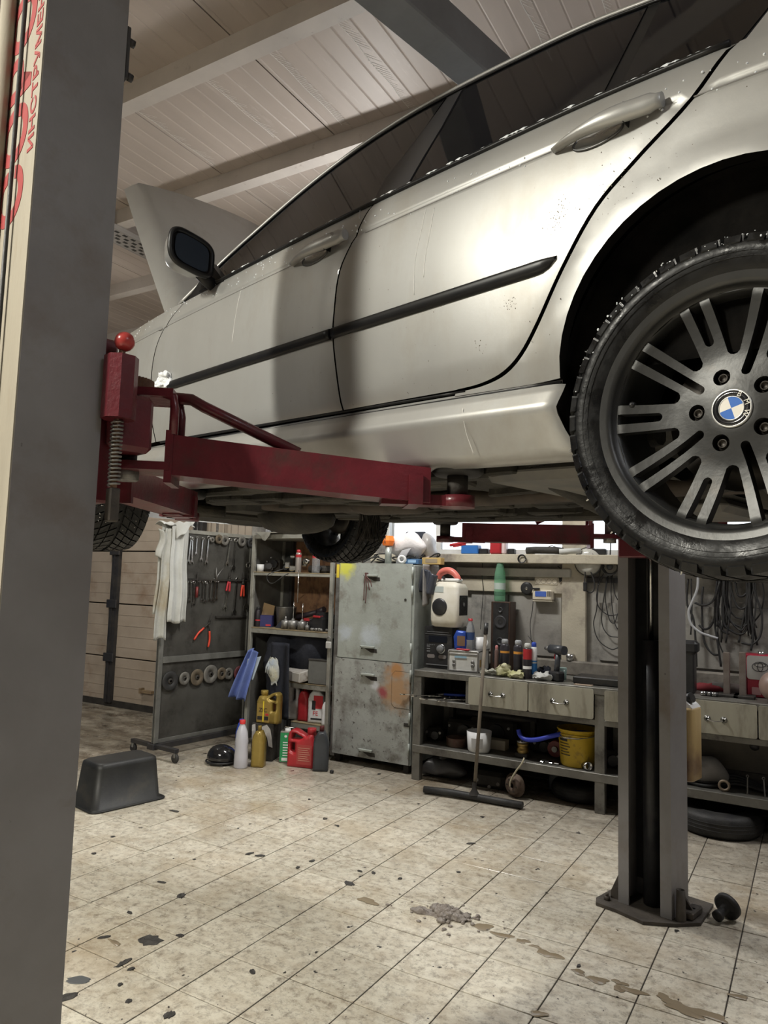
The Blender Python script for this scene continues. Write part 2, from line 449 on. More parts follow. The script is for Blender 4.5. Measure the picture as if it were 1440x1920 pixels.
# back wall with two window openings
WN = [(-3.55, -1.80), (-1.60, .55)]; SZ, TZ = 1.84, 2.75
b = MB(); xs = [-5.2, WN[0][0], WN[0][1], WN[1][0], WN[1][1], WX1+.2]
b.box(-5.2, WX1+.2, WY1, WY1+.2, 0, SZ); b.box(-5.2, WX1+.2, WY1, WY1+.2, TZ, WZ)
b.box(xs[0], xs[1], WY1, WY1+.2, SZ, TZ); b.box(xs[2], xs[3], WY1, WY1+.2, SZ, TZ); b.box(xs[4], xs[5], WY1, WY1+.2, SZ, TZ)
wall = struct(b.build('wall_back', M_wall)); wall['label'] = 'stained plaster back wall behind the workbench'
M_pil = mat('pillar paint', (.50, .46, .36), .7, 0, var=(.36, .32, .25), vscale=3, dirt=(.12, .10, .09), dscale=2.5, dlo=.52, dhi=.7, bump=.2)
MB().box(-1.80, -1.60, WY1-.05, WY1, 0, WZ, .006).build('pillar', M_pil, wall)
MB().box(-3.6, WX1, WY1-.16, WY1, 1.765, SZ, .005).build('ledge', M_pil, wall)
MB().box(-2.75, -1.72, WY1-.07, WY1, 1.655, 1.725, .006).build('cable_duct', mat('duct', (.48, .47, .42), .5, 0, var=(.3, .29, .26), vscale=4), wall)
MB().box(-2.95, -1.75, WY1-.045, WY1, 1.52, 1.625, .004).build('wall_strip', M_pil, wall)
for x0, x1 in ((-2.62, -2.28), (-2.27, -1.81), (-1.5, -.9), (-.89, -.28), (-.27, .35)):
    MB().box(x0, x1, WY1-.02, WY1, 1.0, 1.5 if x0 < -1.6 else 1.46, .003).build('wall_sheet', M_wall, wall)
M_frame = mat('window frame', (.62, .62, .60), .5, 0, var=(.45, .44, .42), vscale=5)
M_glass = mat('window glass', (1, 1, 1), .02, 0, trans=1.0, ior=1.02)
for k, (x0, x1) in enumerate(WN):
    f = MB(); t = .05
    f.box(x0, x1, WY1+.05, WY1+.10, SZ, SZ+t); f.box(x0, x1, WY1+.05, WY1+.10, TZ-t, TZ)
    cuts = [x0, (x0+x1)/2-.32, x1] if k == 0 else [x0, x0+.75, x0+1.45, x1]
    for c in cuts: f.box(max(x0, c-t/2), min(x1, c+t/2), WY1+.05, WY1+.10, SZ+t, TZ-t)
    o = struct(f.build('window_%d' % (k+1), M_frame)); o['label'] = 'bright overexposed window above the bench' if k == 0 else 'bright window right of the pillar'
    for a, c in zip(cuts, cuts[1:]): MB().box(a+t/2, c-t/2, WY1+.07, WY1+.076, SZ+t, TZ-t).build('pane', M_glass, o)
# left part: ribbed wall sheet beside the sectional door
lw = struct(MB().box(-5.9, -5.2, WY1+.02, WY1+.2, 0, WZ).build('wall_back_side', M_wallr))
for k in range(7): MB().box(-5.9+k*.1+.004, -5.9+(k+1)*.1-.004, WY1, WY1+.02, 0, WZ).build('wall_sheet', M_wallr, lw)
struct(MB().box(WX0, -5.9, WY1+.06, WY1+.2, 2.98, WZ).build('wall_back_lintel', M_wallr))
dr = struct(MB().box(WX0+.1, -5.95, WY1+.06, WY1+.10, 0, 3.1).build('door_1', M_dark)); dr['label'] = 'beige sectional garage door with dark vertical rail'
M_door = mat('garage door panel', (.40, .335, .27), .5, 0, var=(.33, .27, .21), vscale=3, dirt=(.20, .12, .07), dscale=1.8, dlo=.55, dhi=.78, bump=.1, bscale=50, world=True, dirt2=(.3, .25, .2), d2scale=14, d2lo=.64, d2hi=.7)
z = 0.02
for zz in (.58, 1.215, 1.85, 2.48, 3.1):
    q = MB(); q.box(WX0+.1, -5.98, WY1, WY1+.06, z+.007, zz-.007, .004)
    for g in range(1, 5): q.box(WX0+.11, -5.99, WY1-.003, WY1, z+(zz-z)*g/5-.004, z+(zz-z)*g/5+.004)
    q.build('door_panel', M_door, dr); z = zz
MB().box(WX0+.1, -5.98, WY1-.012, WY1+.05, 0, .075).build('door_seal', M_dark, dr)
M_rail = mat('dark rail', (.03, .03, .035), .5, .3, var=(.06, .055, .05), vscale=7)
q = MB(); q.box(-7.35, -7.235, WY1-.05, WY1-.003, .05, 3.1); q.box(-7.30, -7.285, WY1-.065, WY1-.05, .05, 3.1)
q.build('door_rail', M_rail, dr)
for zz in (.58, 1.215, 1.85, 2.48): MB().box(-7.38, -7.205, WY1-.075, WY1-.052, zz-.05, zz+.05, .006).build('hinge', M_rail, dr)
MB().box(-6.0, -5.86, WY1-.08, WY1-.003, 0, 3.2, .004).build('door_track', M_rail, dr)
hb = MB(); hb.box(-6.72, -6.55, WY1-.05, WY1-.003, .22, .25); hb.box(-6.74, -6.71, WY1-.06, WY1-.003, .21, .27); hb.build('door_handle', M_wood, dr)
ch = MB()
for cx in (-5.97, -5.91, -5.62, -5.60):
    for k in range(46):
        zc = 1.75+k*.032; ch.cbox((cx, WY1-.1, zc), (.014 if k % 2 else .004, .004 if k % 2 else .014, .034))
ch.build('chain', M_steel, dr)
for nm, a in (('wall_left', (WX0-.2, WX0, WY0-.2, WY1+.2, 0, WZ)), ('wall_right', (WX1, WX1+.2, WY0-.2, WY1, 0, WZ)), ('wall_front', (WX0, WX1, WY0-.2, WY0, 0, WZ))):
    struct(MB().box(*a).build(nm, mat('dark cladding', (.13, .12, .115), .7, 0, var=(.09, .085, .08), vscale=2) if nm != 'wall_left' else mat('blue grey wall', (.10, .13, .20), .6)))
# hanging tube lamps
M_tube = mat('lit tube', (1, 1, 1), .4, emit=(1, .95, .86), estr=6)
def lamp(loc, rz, length, power, colr, up, lbl):
    t = thing('tube_lamp', lbl, 'lamp', loc, R(rz), 'hanging tube lamps')
    h = MB(); h.prism([(-.07, .03), (.07, .03), (.03, .07), (-.03, .07)], 0, -length/2, length/2); h.build('housing', M_white, t)
    for s in (-.03, .03): MB().cyl((-length/2+.02, s, .012), (length/2-.02, s, .012), .013, n=10).build('tube', M_tube, t)
    for s in (-.4, .4): MB().cyl((s*length, 0, .07), (s*length, 0, WZ-loc[2]), .004, n=6).build('hanger', M_steel, t)
    ld = bpy.data.lights.new('tube_light', 'AREA'); ld.shape = 'RECTANGLE'; ld.size = length; ld.size_y = .14; ld.energy = power; ld.color = colr; ld.spread = R(180)
    lo = bpy.data.objects.new('tube_light', ld); lo.location = (0, 0, -.012); link(lo, t)
    lu = bpy.data.lights.new('tube_glow', 'POINT'); lu.energy = power*up; lu.color = colr; lu.shadow_soft_size = .1
    l2 = bpy.data.objects.new('tube_glow', lu); l2.location = (0, 0, -.12); link(l2, t)
LN = ['tube lamp hanging behind the painted lift column', 'tube lamp hanging left of the sedan over the entry', 'tube lamp hanging in front of the right bench windows', 'tube lamp hanging over the floor between sedan and metal cabinet', 'added fill tube lamp hanging before the garage door', 'added fill tube lamp hanging behind the sedan trunk']
for a, nme in zip(LAMPS, LN): lamp(*a, nme)
# ------------------------------------------------------------------ two post lift
HEAD = R(166.46)
OX, OY = .065, 2.238
M_post = mat('grey lift paint', (.25, .243, .248), .42, 0, var=(.195, .185, .185), vscale=2.5, dirt=(.15, .115, .09), dscale=2.2, dlo=.52, dhi=.75, bump=.12, bscale=14, dirt2=(.04, .035, .03), d2scale=22, d2lo=.70, d2hi=.74)
M_posto = mat('cream lift paint', (.31, .28, .225), .5, 0, var=(.25, .225, .18), vscale=4, dirt=(.22, .18, .13), dscale=9, dlo=.58, dhi=.75, stretch=(1, 1, .25), bump=.1)
M_red = mat('red lift paint', (.135, .016, .024), .36, 0, var=(.085, .011, .016), vscale=9, dirt=(.045, .03, .025), dscale=5, dlo=.52, dhi=.7, bump=.18, bscale=50, coat=.15)
M_rust = mat('rusty edge', (.26, .15, .09), .75, 0, var=(.12, .06, .04), vscale=20, bump=.3)
M_logo = mat('red lettering', (.27, .035, .035), .5)
lift = tag(empty('car_lift', (OX, OY, 0), HEAD), 'grey two post car lift with red swing arms holding up the silver sedan', 'car lift')
def cpost(x0, x1, yo, yi, z0, z1, wt=.012, lp=.055):
    s = 1 if yo > yi else -1
    poly = [(x0, yo), (x1, yo), (x1, yi), (x1-lp, yi), (x1-lp, yi+s*wt), (x1-wt, yi+s*wt), (x1-wt, yo-s*wt), (x0+wt, yo-s*wt), (x0+wt, yi+s*wt), (x0+lp, yi+s*wt), (x0+lp, yi), (x0, yi)]
    return MB().prism(poly, 2, z0, z1)
PZ = 3.60
NX0, NX1, NYO, NYI = 1.118, 1.388, 1.666, 1.486
FX0, FX1, FYO, FYI = 1.043, 1.313, -1.60, -1.40
cpost(NX0, NX1, NYO, NYI, .012, PZ).build('column', M_post, lift)
cpost(FX0, FX1, FYO, FYI, .012, PZ).build('column', M_post, lift)
# cream cover on the outer face of the near column with lettering, rope and conduit
cov = MB().box(NX0+.001, NX1, NYO, NYO+.003, .25, PZ).build('face_cover', M_posto, lift)
def face_text(txt, size, x, z, sx=1.0, bold=0.0):
    # reads bottom to top on the outer face (normal +Y)
    Mx = Matrix(((0, 1, 0, x), (0, 0, 1, NYO+.0035), (1, 0, 0, z), (0, 0, 0, 1)))
    o = text_mesh(txt, size, 'lettering', M_logo, cov, Mx, .0006, 'LEFT', sx, bold); return o
face_text('\u0421\u041e\u0420\u041e\u041a\u0418\u041d', .200, 1.243, 2.345, 1.0, .006)
face_text('\u0418\u041d\u0421\u0422\u0420\u0423\u041c\u0415\u041d\u0422', .044, 1.147, 2.485, 1.34, .0008)
MB().cyl((1.222, NYO+.014, .3), (1.222, NYO+.014, PZ-.05), .005, n=8).build('rope', M_rubber, lift)
MB().cyl((1.318, NYO+.020, .3), (1.318, NYO+.020, PZ-.05), .017, n=14).build('conduit', M_posto, lift)
MB().box(NX0, NX0+.03, NYI-.010, NYI, 2.745, 2.875, .002).build('bracket', M_rail, lift)
for zz in (2.758, 2.845): MB().cyl((NX0+.012, NYI-.024, zz), (NX0+.012, NYI-.010, zz), .010, n=6).build('bolt', M_rail, lift)
# overhead bar
MB().box(1.145, 1.285, -1.60, 1.666, PZ-.02, PZ+.13, .006).build('overhead_bar', mat('bar paint', (.25, .255, .27), .5, .1, var=(.2, .2, .21), vscale=5), lift)
# base plates, sockets, gussets
M_base = mat('grimy base', (.055, .048, .042), .62, .2, var=(.10, .085, .07), vscale=9, bump=.4, bscale=40)
def base(x0, x1, yi, yo, s):
    p = [(x0-.03, yi-s*.02), (x0+.09, yi-s*.115), (x1-.03, yi-s*.09), (x1+.075, yi-s*.09), (x1+.1, yi-s*.04), (x1+.09, yo+s*.14), (x0-.07, yo+s*.14), (x0-.105, yi+s*.08)]
    q = MB().prism(p, 2, .0005, .016); q.build('base_plate', M_base, lift)
base(FX0, FX1, FYI, FYO, -1); base(NX0, NX1, NYI, NYO, 1)
for (x0, x1, yi, yo, s) in ((FX0, FX1, FYI, FYO, -1), (NX0, NX1, NYI, NYO, 1)):
    MB().prism([(x1, .016), (x1+.05, .016), (x1+.05, .05), (x1, .16)], 1, yi+s*.02, yi+s*.032).build('gusset', M_base, lift)
    MB().prism([(x0, .016), (x0-.06, .016), (x0-.06, .05), (x0, .13)], 1, yi+s*.10, yi+s*.112).build('gusset', M_base, lift)
    q = MB(); q.lathe([(.024, .016), (.020, .155), (.014, .155), (.014, .05)], (x0-.03, yi+s*.035, 0), 2, 16); q.build('anchor_socket', M_base, lift)
    for bx, by in ((x0-.055, yi+s*.13), (x1+.05, yi-s*.02), (x1+.05, yo-s*.03)):
        q = MB(); q.cyl((bx, by, .016), (bx, by, .035), .016, n=6); q.cyl((bx, by, .035), (bx, by, .05), .008, n=8); q.build('anchor_bolt', M_base, lift)
    q = MB().box(x0-.075, x0-.02, yi+s*.06 if s > 0 else yi-.19, yi+s*.19 if s > 0 else yi-.06, .016, .05, .006); q.build('clamp', M_base, lift)
# hydraulic cylinder in the far column
q = MB(); q.cyl((1.18, -1.50, .02), (1.18, -1.50, 1.32), .044, n=20); q.build('hydraulic_cylinder', M_black, lift)
MB().cyl((1.18, -1.50, 1.32), (1.18, -1.50, 2.1), .011, n=12).build('piston_rod', M_chrome, lift)
MB().box(1.06, 1.296, -1.587, -1.57, .1, PZ-.1).build('backing', M_black, lift)
MB().cyl((1.215, -1.535, .02), (1.215, -1.535, PZ-.1), .006, n=8).build('chain_guide', M_rail, lift)
q = MB(); q.cyl((1.25, 1.58, .02), (1.25, 1.58, 1.32), .044, n=20); q.build('hydraulic_cylinder', M_black, lift)
# carriages
for s, cx, yi, z0, z1 in ((1, 1.253, NYI, 1.74, 2.12), (-1, 1.178, FYI, 1.74, 2.12)):
    q = MB(); q.box(cx-.115, cx+.115, min(yi-s*.04, yi+s*.12), max(yi-s*.04, yi+s*.12), z0, z1, .006)
    q.build('carriage', M_red, lift)
    q = MB(); q.box(cx-.135, cx+.135, min(yi-s*.02, yi-s*.13), max(yi-s*.02, yi-s*.13), 1.865, 2.0, .012); q.build('arm_bracket', M_red, lift)
# arms: pivot, tip, beam heights at root and tip
def arm(px, py, tx, ty, zr0, zr1, zt0, zt1, padx, pady, padz, brace, start=.10, bt=None):
    d = Vector((tx-px, ty-py, 0)); Ln = d.length; d.normalize(); sd = Vector((-d.y, d.x, 0))
    def P(t, w, z): 
        p = Vector((px, py, 0))+d*t+sd*w; return (p.x, p.y, z)
    bw = .055
    a = empty('swing_arm', (0, 0, 0), 0, lift)
    m = MB(); v = []
    for t, z0, z1 in ((start, zr0, zr1), (Ln, zt0, zt1)):
        for w, z in ((-bw, z0), (bw, z0), (bw, z1), (-bw, z1)): v.append(P(t, w, z))
    m.add(v, [(0, 1, 2, 3), (7, 6, 5, 4), (0, 4, 5, 1), (1, 5, 6, 2), (2, 6, 7, 3), (3, 7, 4, 0)]); m.build('beam', M_red, a)
    # end plate at the root, top and bottom fork plates
    m = MB()
    for w in (-bw-.004,): m.add([P(start-.012, w, zr0-.02), P(start-.012, -w, zr0-.02), P(start-.012, -w, zr1+.01), P(start-.012, w, zr1+.01),
                                 P(start+.006, w, zr0-.02), P(start+.006, -w, zr0-.02), P(start+.006, -w, zr1+.01), P(start+.006, w, zr1+.01)],
                                [(0, 3, 2, 1), (4, 5, 6, 7), (0, 1, 5, 4), (1, 2, 6, 5), (2, 3, 7, 6), (3, 0, 4, 7)])
    m.build('end_plate', M_red, a)
    for z, th in ((2.012, .02), (1.852, -.02)):
        pl = []
        for k in range(9):
            an = math.pi/2+math.pi*k/8; pl.append((math.cos(an)*.062, math.sin(an)*.062))
        pl += [(start, -.062), (start, .062)]
        m = MB(); vv = [P(x, w, z) for x, w in pl]+[P(x, w, z+th) for x, w in pl]; n = len(pl)
        m.add(vv, [tuple(range(n))[::-1], tuple(range(n, 2*n))]+[(i, (i+1) % n, n+(i+1) % n, n+i) for i in range(n)]); m.build('fork_plate', M_red, a)
    m = MB(); pth = [P(.06, w, 2.022) for w in (0,)]+[P(start-.03, 0, 2.022), P(start, 0, 2.012), P(start+.004, 0, 1.985), P(start+.004, 0, zr1)]
    for w in (-.05, .05):
        q = [Vector(p)+sd*w for p in pth]; m.tube(q, .011, 8)
    m.build('fork_strap', M_red, a)
    m = MB(); m.cyl(P(0, 0, 1.82), P(0, 0, 2.035), .026, n=18); m.cyl(P(0, 0, 1.81), P(0, 0, 1.852), .034, n=6); m.build('pivot_pin', M_steel, a)
    m = MB(); n = 36; pr = []
    for k in range(n*2):
        rr_ = .056 if k % 2 else .050; an = math.pi*k/n; pr.append((math.cos(an)*rr_, math.sin(an)*rr_))
    c = P(0, 0, 0); m.prism([(c[0]+x, c[1]+y) for x, y in pr], 2, 2.033, 2.062); m.build('gear', M_rust, a)
    if brace:
        m = MB(); zz = zr1+(zt1-zr1)*bt
        m.tube([P(start-.02, .03, 2.03), P(start+.03, .03, 2.028), P(start+.06, .03, 2.012), P(Ln*bt, .03, zz+.012)], .015, 10); m.build('brace_bar', M_red, a)
    # inner extension with pad
    e = Vector((padx, pady, 0)); ed = (e-Vector((tx, ty, 0)))
    m = MB(); ze = (zt0+zt1)/2
    v = []
    for p in (Vector((tx, ty, 0))-d*.12, e):
        for w, z in ((-.03, zt0-.004), (.03, zt0-.004), (.03, zt0+.022), (-.03, zt0+.022)): v.append((p.x+sd.x*w, p.y+sd.y*w, z))
    m.add(v, [(0, 1, 2, 3), (7, 6, 5, 4), (0, 4, 5, 1), (1, 5, 6, 2), (2, 6, 7, 3), (3, 7, 4, 0)])
    m.cyl((padx, pady, zt0-.006), (padx, pady, zt0+.024), .045, n=20); m.build('extension', M_red, a)
    m = MB(); v = []
    for t in (Ln-.055, Ln-.02):
        for w, z in ((-bw-.008, zt0-.006), (bw+.008, zt0-.006), (bw+.008, zt1-.02), (-bw-.008, zt1-.02)): v.append(P(t, w, z))
    m.add(v, [(0, 1, 2, 3), (7, 6, 5, 4), (0, 4, 5, 1), (1, 5, 6, 2), (2, 6, 7, 3), (3, 7, 4, 0)]); m.build('stop_block', M_red, a)
    m = MB(); m.cyl((padx, pady, zt0+.024), (padx, pady, padz-.028), .027, n=18); m.build('pad_post', M_dark, a)
    m = MB(); m.lathe([(0, padz-.03), (.058, padz-.03), (.066, padz-.022), (.066, padz), (.05, padz+.002), (0, padz+.002)], (padx, pady, 0), 2, 28); m.build('lift_pad', M_rubber, a)
    return a
arm(1.235, 1.365, .755, .785, 1.822, 1.920, 1.780, 1.868, .695, .735, 1.886, True, .115, .56)
arm(1.40, 1.365, 1.905, .815, 1.795, 1.875, 1.795, 1.885, 2.00, .735, 1.905, False, .11)
arm(1.30, -1.285, 1.90, -.83, 1.80, 1.895, 1.80, 1.895, 1.945, -.745, 1.915, True, .10, .5)
arm(1.06, -1.285, .62, -.83, 1.80, 1.895, 1.80, 1.885, .60, -.74, 1.886, False, .10)
# locking pin housing with ball knob and spring on the near carriage
hx, hy = 1.088, 1.462
q = MB(); q.prism([(hx+a*.034, hy+b*.034) for a, b in ((1, .45), (.45, 1), (-.45, 1), (-1, .45), (-1, -.45), (-.45, -1), (.45, -1), (1, -.45))], 2, 1.925, 2.068); q.build('lock_housing', M_red, lift)
q = MB(); q.cyl((hx, hy, 1.70), (hx, hy, 2.09), .0075, n=10); q.build('lock_rod', M_rust, lift)
MB().sphere((hx-.003, hy-.003, 2.104), .0225).build('ball_knob', mat('red knob', (.42, .05, .045), .28, coat=.3), lift)
MB().tube([(hx+.0125*math.cos(k*.9), hy+.0125*math.sin(k*.9), 1.775+k*.00125) for k in range(120)], .0025, 6).build('spring', M_steel, lift)
q = MB().box(hx-.012, hx+.012, hy-.012, hy+.012, 1.695, 1.77, .003); q.build('spring_stop', M_base, lift)
# loose lift adapter on the floor
ad = tag(MB().lathe([(0, 0), (.062, 0), (.062, .022), (.05, .026), (.022, .026), (.02, .085), (.026, .085), (.026, .105), (0, .105)], (0, 0, 0), 2, 28).build('lift_adapter', M_rubber), 'black round lift pad adapter lying tilted beside the column base', 'lift adapter')
p = atz(1352, 1728, 0)
dz_ = Vector((-.42, -.845, -.33)).normalized(); dx_ = dz_.cross(Vector((0, 0, 1))).normalized(); dy_ = dz_.cross(dx_)
ad.matrix_world = Matrix(((dx_.x, dy_.x, dz_.x, p.x+.03), (dx_.y, dy_.y, dz_.y, p.y+.05), (dx_.z, dy_.z, dz_.z, .0665), (0, 0, 0, 1)))
# ------------------------------------------------------------------ the silver sedan (x forward, y left, z up; origin at the drooped rear axle)
PIT = R(1.46)
chd, shd, cpt, spt = math.cos(HEAD), math.sin(HEAD), math.cos(PIT), math.sin(PIT)
HV = Vector((chd*cpt, shd*cpt, spt)); LV = Vector((-shd, chd, 0)); UV = HV.cross(LV)
car = tag(empty('car'), 'silver four door sedan raised on the lift with its hood open', 'car')
car.matrix_world = Matrix(((HV.x, LV.x, UV.x, OX), (HV.y, LV.y, UV.y, OY), (HV.z, LV.z, UV.z, 1.918), (0, 0, 0, 1)))
M_paint = mat('silver paint', (.385, .385, .375), .40, .42, var=(.335, .33, .315), vscale=2.2, dirt=(.27, .245, .20), dscale=2.8, dlo=.50, dhi=.82, coat=.30, bump=.02, bscale=300, drough=.5, dirt2=(.16, .13, .10), d2scale=34, d2lo=.70, d2hi=.76, stretch=(1, 1, .45))
M_trim = mat('black trim', (.008, .008, .009), .38, 0, var=(.014, .0135, .013), vscale=20, spec=.35)
M_tint = mat('tinted glass', (.004, .004, .005), .04, 0, spec=.55)
M_under = mat('underbody', (.022, .021, .018), .75, .1, var=(.05, .044, .033), vscale=5, dirt=(.015, .014, .012), dscale=7, dlo=.45, dhi=.62, bump=.6, bscale=25)
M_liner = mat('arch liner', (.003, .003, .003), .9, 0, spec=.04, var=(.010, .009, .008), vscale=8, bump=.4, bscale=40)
M_snow = mat('wet snow', (.80, .83, .86), .5, 0, bump=.6, bscale=120)
ZC = [(-.9, .585), (-.5, .60), (-.07, .613), (.3, .621), (.6, .617), (1.0, .607), (1.28, .60), (2.09, .56), (2.6, .525), (2.9, .50), (3.4, .44)]
DZ = [(-.75, .775), (-.71, .80), (-.64, .826), (-.57, .832), (-.51, .836), (-.47, .848), (-.37, .859), (-.26, .864), (-.16, .864), (-.07, .859), (-.015, .853), (.005, .849), (.04, .842), (.08, .827), (.10, .812), (.125, .785)]
PF = [(-.98, .82), (-.8, .90), (-.5, .955), (-.2, .985), (.3, 1.0), (1.0, 1.004), (1.9, 1.0), (2.4, .99), (2.9, .965), (3.2, .92), (3.4, .84), (3.5, .74)]
ARCH = [(0.0, .088, .338, .362), (2.725, .088, .345, .362)]
BELT = [(-.6, .70), (-.1, .714), (.065, .718), (.25, .722), (.5, .717), (.95, .707), (1.48, .68), (1.78, .663), (2.0, .648)]
def GY(z): return .800-.51*(z-.72)
def Yb(x, z):
    dz = z-sinterp(ZC, x); y = sinterp(DZ, dz)*sinterp(PF, x)
    bz = sinterp(BELT, x)
    if x < 1.0 and z > bz: y = (GY(z)-.004)*min(1.0, sinterp(PF, x)+.01)
    y -= .0048*max(0.0, 1-abs(dz)/.0055)
    for (xa, za, a, b) in ARCH:
        e = math.hypot((x-xa)/a, (z-za)/b)
        if z > -.05: y += .013*math.exp(-((e-1)/.11)**2)
    return y
def side(x, z, off=0.0): return (x, Yb(x, z)+off, z)
def crows(x0, x1): 
    out = []; x = x0
    while x < x1:
        for d in (-.0155, -.0055, 0, .0055, .0155): out.append((x, sinterp(ZC, x)+d))
        x += .022
    return out
nearcrease = lambda x, z: abs(z-sinterp(ZC, x)) < .026
def smooth2(pts, n=5): return [tuple(p) for p in catmull(pts, n)]
BG = smooth2([(.968, .704), (1.003, .608), (1.050, .514), (1.060, .396), (1.061, .326), (1.045, .222), (1.027, .112)])
RG = smooth2([(-.004, .716), (.067, .609), (.172, .52), (.255, .446), (.327, .339), (.389, .231), (.435, .168), (.483, .134), (.55, .117), (.633, .1115)])
FG = smooth2([(1.958, .640), (2.056, .565), (2.108, .48), (2.119, .357), (2.105, .22), (2.07, .112)])
g = .003
def shift(c, dx, dz=0): return [(x+dx, z+dz) for x, z in c]
beltpts = lambda x0, x1, n=10: [(x0+(x1-x0)*i/n, sinterp(BELT, x0+(x1-x0)*i/n)-.003) for i in range(n+1)]
fd = shift(BG, g)[::-1] + beltpts(BG[0][0]+.02, 1.94) + shift(FG, -g) 
rd = shift(BG, -g) + [(.633, .1145)] + shift(RG, g*1.3, g*1.1)[::-1][1:] + beltpts(.03, BG[0][0]-.02)
inw = lambda p: Vector((0, -1, 0))
fdo, _ = panel('front_door', M_paint, car, fd, side, .032, .03, extra=crows(1.0, 2.1), lip=.003, rimmat=M_liner, avoid=nearcrease)
rdo, _ = panel('rear_door', M_paint, car, rd, side, .032, .03, extra=crows(0.0, 1.05), lip=.003, rimmat=M_liner, avoid=nearcrease)
arc = lambda k, a0, a1, n=26, s=1.0: [(ARCH[k][0]+ARCH[k][2]*s*math.cos(R(a0+(a1-a0)*i/n)), ARCH[k][1]+ARCH[k][3]*s*math.sin(R(a0+(a1-a0)*i/n))) for i in range(n+1)]
# front fender
FT = [(1.9, .652), (2.1, .638), (2.4, .606), (2.7, .572), (3.1, .515), (3.3, .475)]
ff = shift(FG, g) + [(2.3, .105)] + arc(1, 178, 2) + [(3.12, .1), (3.22, .1), (3.24, .30), (3.26, .46)] + [(x, sinterp(FT, x)) for x in (3.2, 3.0, 2.8, 2.6, 2.4, 2.2, 2.05)]
ffo, _ = panel('front_fender', M_paint, car, ff, side, .035, .03, extra=crows(2.0, 3.2), lip=.003, rimmat=M_liner, avoid=nearcrease)
# rear quarter with rear pillar
qz = [(-.014, .722), (-.05, .795), (-.08, .86), (-.080, .92), (-.045, .962), (.02, .994), (-.02, .998), (-.10, .978), (-.26, .93), (-.40, .865), (-.52, .79), (-.62, .715)]
rq = [(x-g*1.3, z-g*1.1) for x, z in RG] + [(.633, .100), (.45, .099), (.337, .099)] + arc(0, 2, 178) + [(-.345, .02), (-.36, -.09), (-.60, -.11), (-.61, .08), (-.62, .3), (-.63, .5), (-.64, .70)] + qz[::-1]
rqo, _ = panel('rear_quarter', M_paint, car, rq, side, .034, .03, extra=crows(-.6, .2), lip=.003, rimmat=M_liner, avoid=nearcrease)
# inner sill seen in the gaps
for s in (1, -1):
    q = MB()
    def fs_(u_, v_):
        x = .34+u_*1.98; z = -.02+v_*.122; return (x, s*(sinterp(DZ, z-.61)-.006)*sinterp(PF, x), z)
    q.grid(fs_, 20, 4); q.build('sill', M_paint, car)
    # dark inner body behind the shut lines
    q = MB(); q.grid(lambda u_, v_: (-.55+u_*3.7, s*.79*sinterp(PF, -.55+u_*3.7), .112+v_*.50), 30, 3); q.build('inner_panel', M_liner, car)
    # side skirt: section swept along x
    SK = [(-.004, .090), (.006, .088), (.012, .070), (.022, .048), (.026, .036), (.020, .022), (.004, -.010), (-.010, -.045), (-.022, -.062), (-.05, -.072), (-.10, -.066)]
    xs_ = [.330, .336, .345, .36, .40]+[.45+.1*i for i in range(20)]
    q = MB(); v = []; n = len(SK)
    for x in xs_:
        k = max(0, min(1, (x-.33)/.02))
        for dy, z in SK:
            zz = z+.004*math.sin((x-.34)*1.2); xx = x+(.012*max(0, 1-abs(z-.03)/.06) if x < .4 else 0)
            if x < .35: xx -= .022*max(0, min(1, (-z+.0)/.06))
            v.append((xx, s*((.838+dy)*sinterp(PF, x)-(1-k)*.012), zz))
    fs = [(i*n+j, i*n+j+1, (i+1)*n+j+1, (i+1)*n+j) for i in range(len(xs_)-1) for j in range(n-1)]
    q.add(v, fs, True); q.build('side_skirt', M_paint, car)
    q = MB(); q.add([(x+.0005, y, z) for x, y, z in v[:n]], [tuple(range(n))]); q.build('skirt_cap', M_liner, car)
    q = MB(); q.tube([(x, s*(.836*sinterp(PF, x)-.001), .0925) for x in [.34+.1*i for i in range(20)]], .0032, 6); q.build('skirt_seam', M_trim, car)
    q = MB(); q.tube([(x, s*(Yb(x, .112)-.007), .1085) for x in [.60+.08*i for i in range(19)]], .0042, 6); q.build('door_seam', M_trim, car)
    q = MB(); q.box(.338, .350, min(s*.66, s*.815), max(s*.66, s*.815), -.055, .10, .004); q.build('skirt_end', M_liner, car)
# protective mouldings on the doors (children of the doors)
def mould(x0, x1, par, s, t0, t1):
    zt = [(.30, .368), (.341, .3645), (1.066, .345), (1.955, .325), (2.1, .32)]
    sec = [(0, -.030), (.008, -.0295), (.013, -.025), (.014, -.008), (.012, -.002), (.004, .0005), (0, 0)]
    q = MB(); v = []; N_ = 40; n = len(sec)
    for i in range(N_+1):
        x = x0+(x1-x0)*i/N_; tp = 1.0
        if t0 and x-x0 < .05: tp = max(.02, math.sqrt(max(0, 1-(1-(x-x0)/.05)**2)))
        for dy, dzz in sec:
            z = sinterp(zt, x)+dzz*(tp if dzz < -.01 else 1); v.append((x, s*(Yb(x, z)-.002+dy*max(tp, .3)), z))
    q.add(v, [(i*n+j, i*n+(j+1) % n, (i+1)*n+(j+1) % n, (i+1)*n+j) for i in range(N_) for j in range(n)], True)
    q.add(v, [tuple(range(n)), tuple(range(N_*n, (N_+1)*n))]); return q.build('side_moulding', M_trim, par)
DOORS = {}
for o in car.children:
    if o.name.startswith('front_door') or o.name.startswith('rear_door'):
        s = 1 if o.data.vertices[0].co.y > 0 else -1; DOORS[(o.name[0], s)] = o
for s in (1, -1):
    mould(.343, 1.056, DOORS[('r', s)], s, True, False); mould(1.066, 1.965, DOORS[('f', s)], s, False, False)
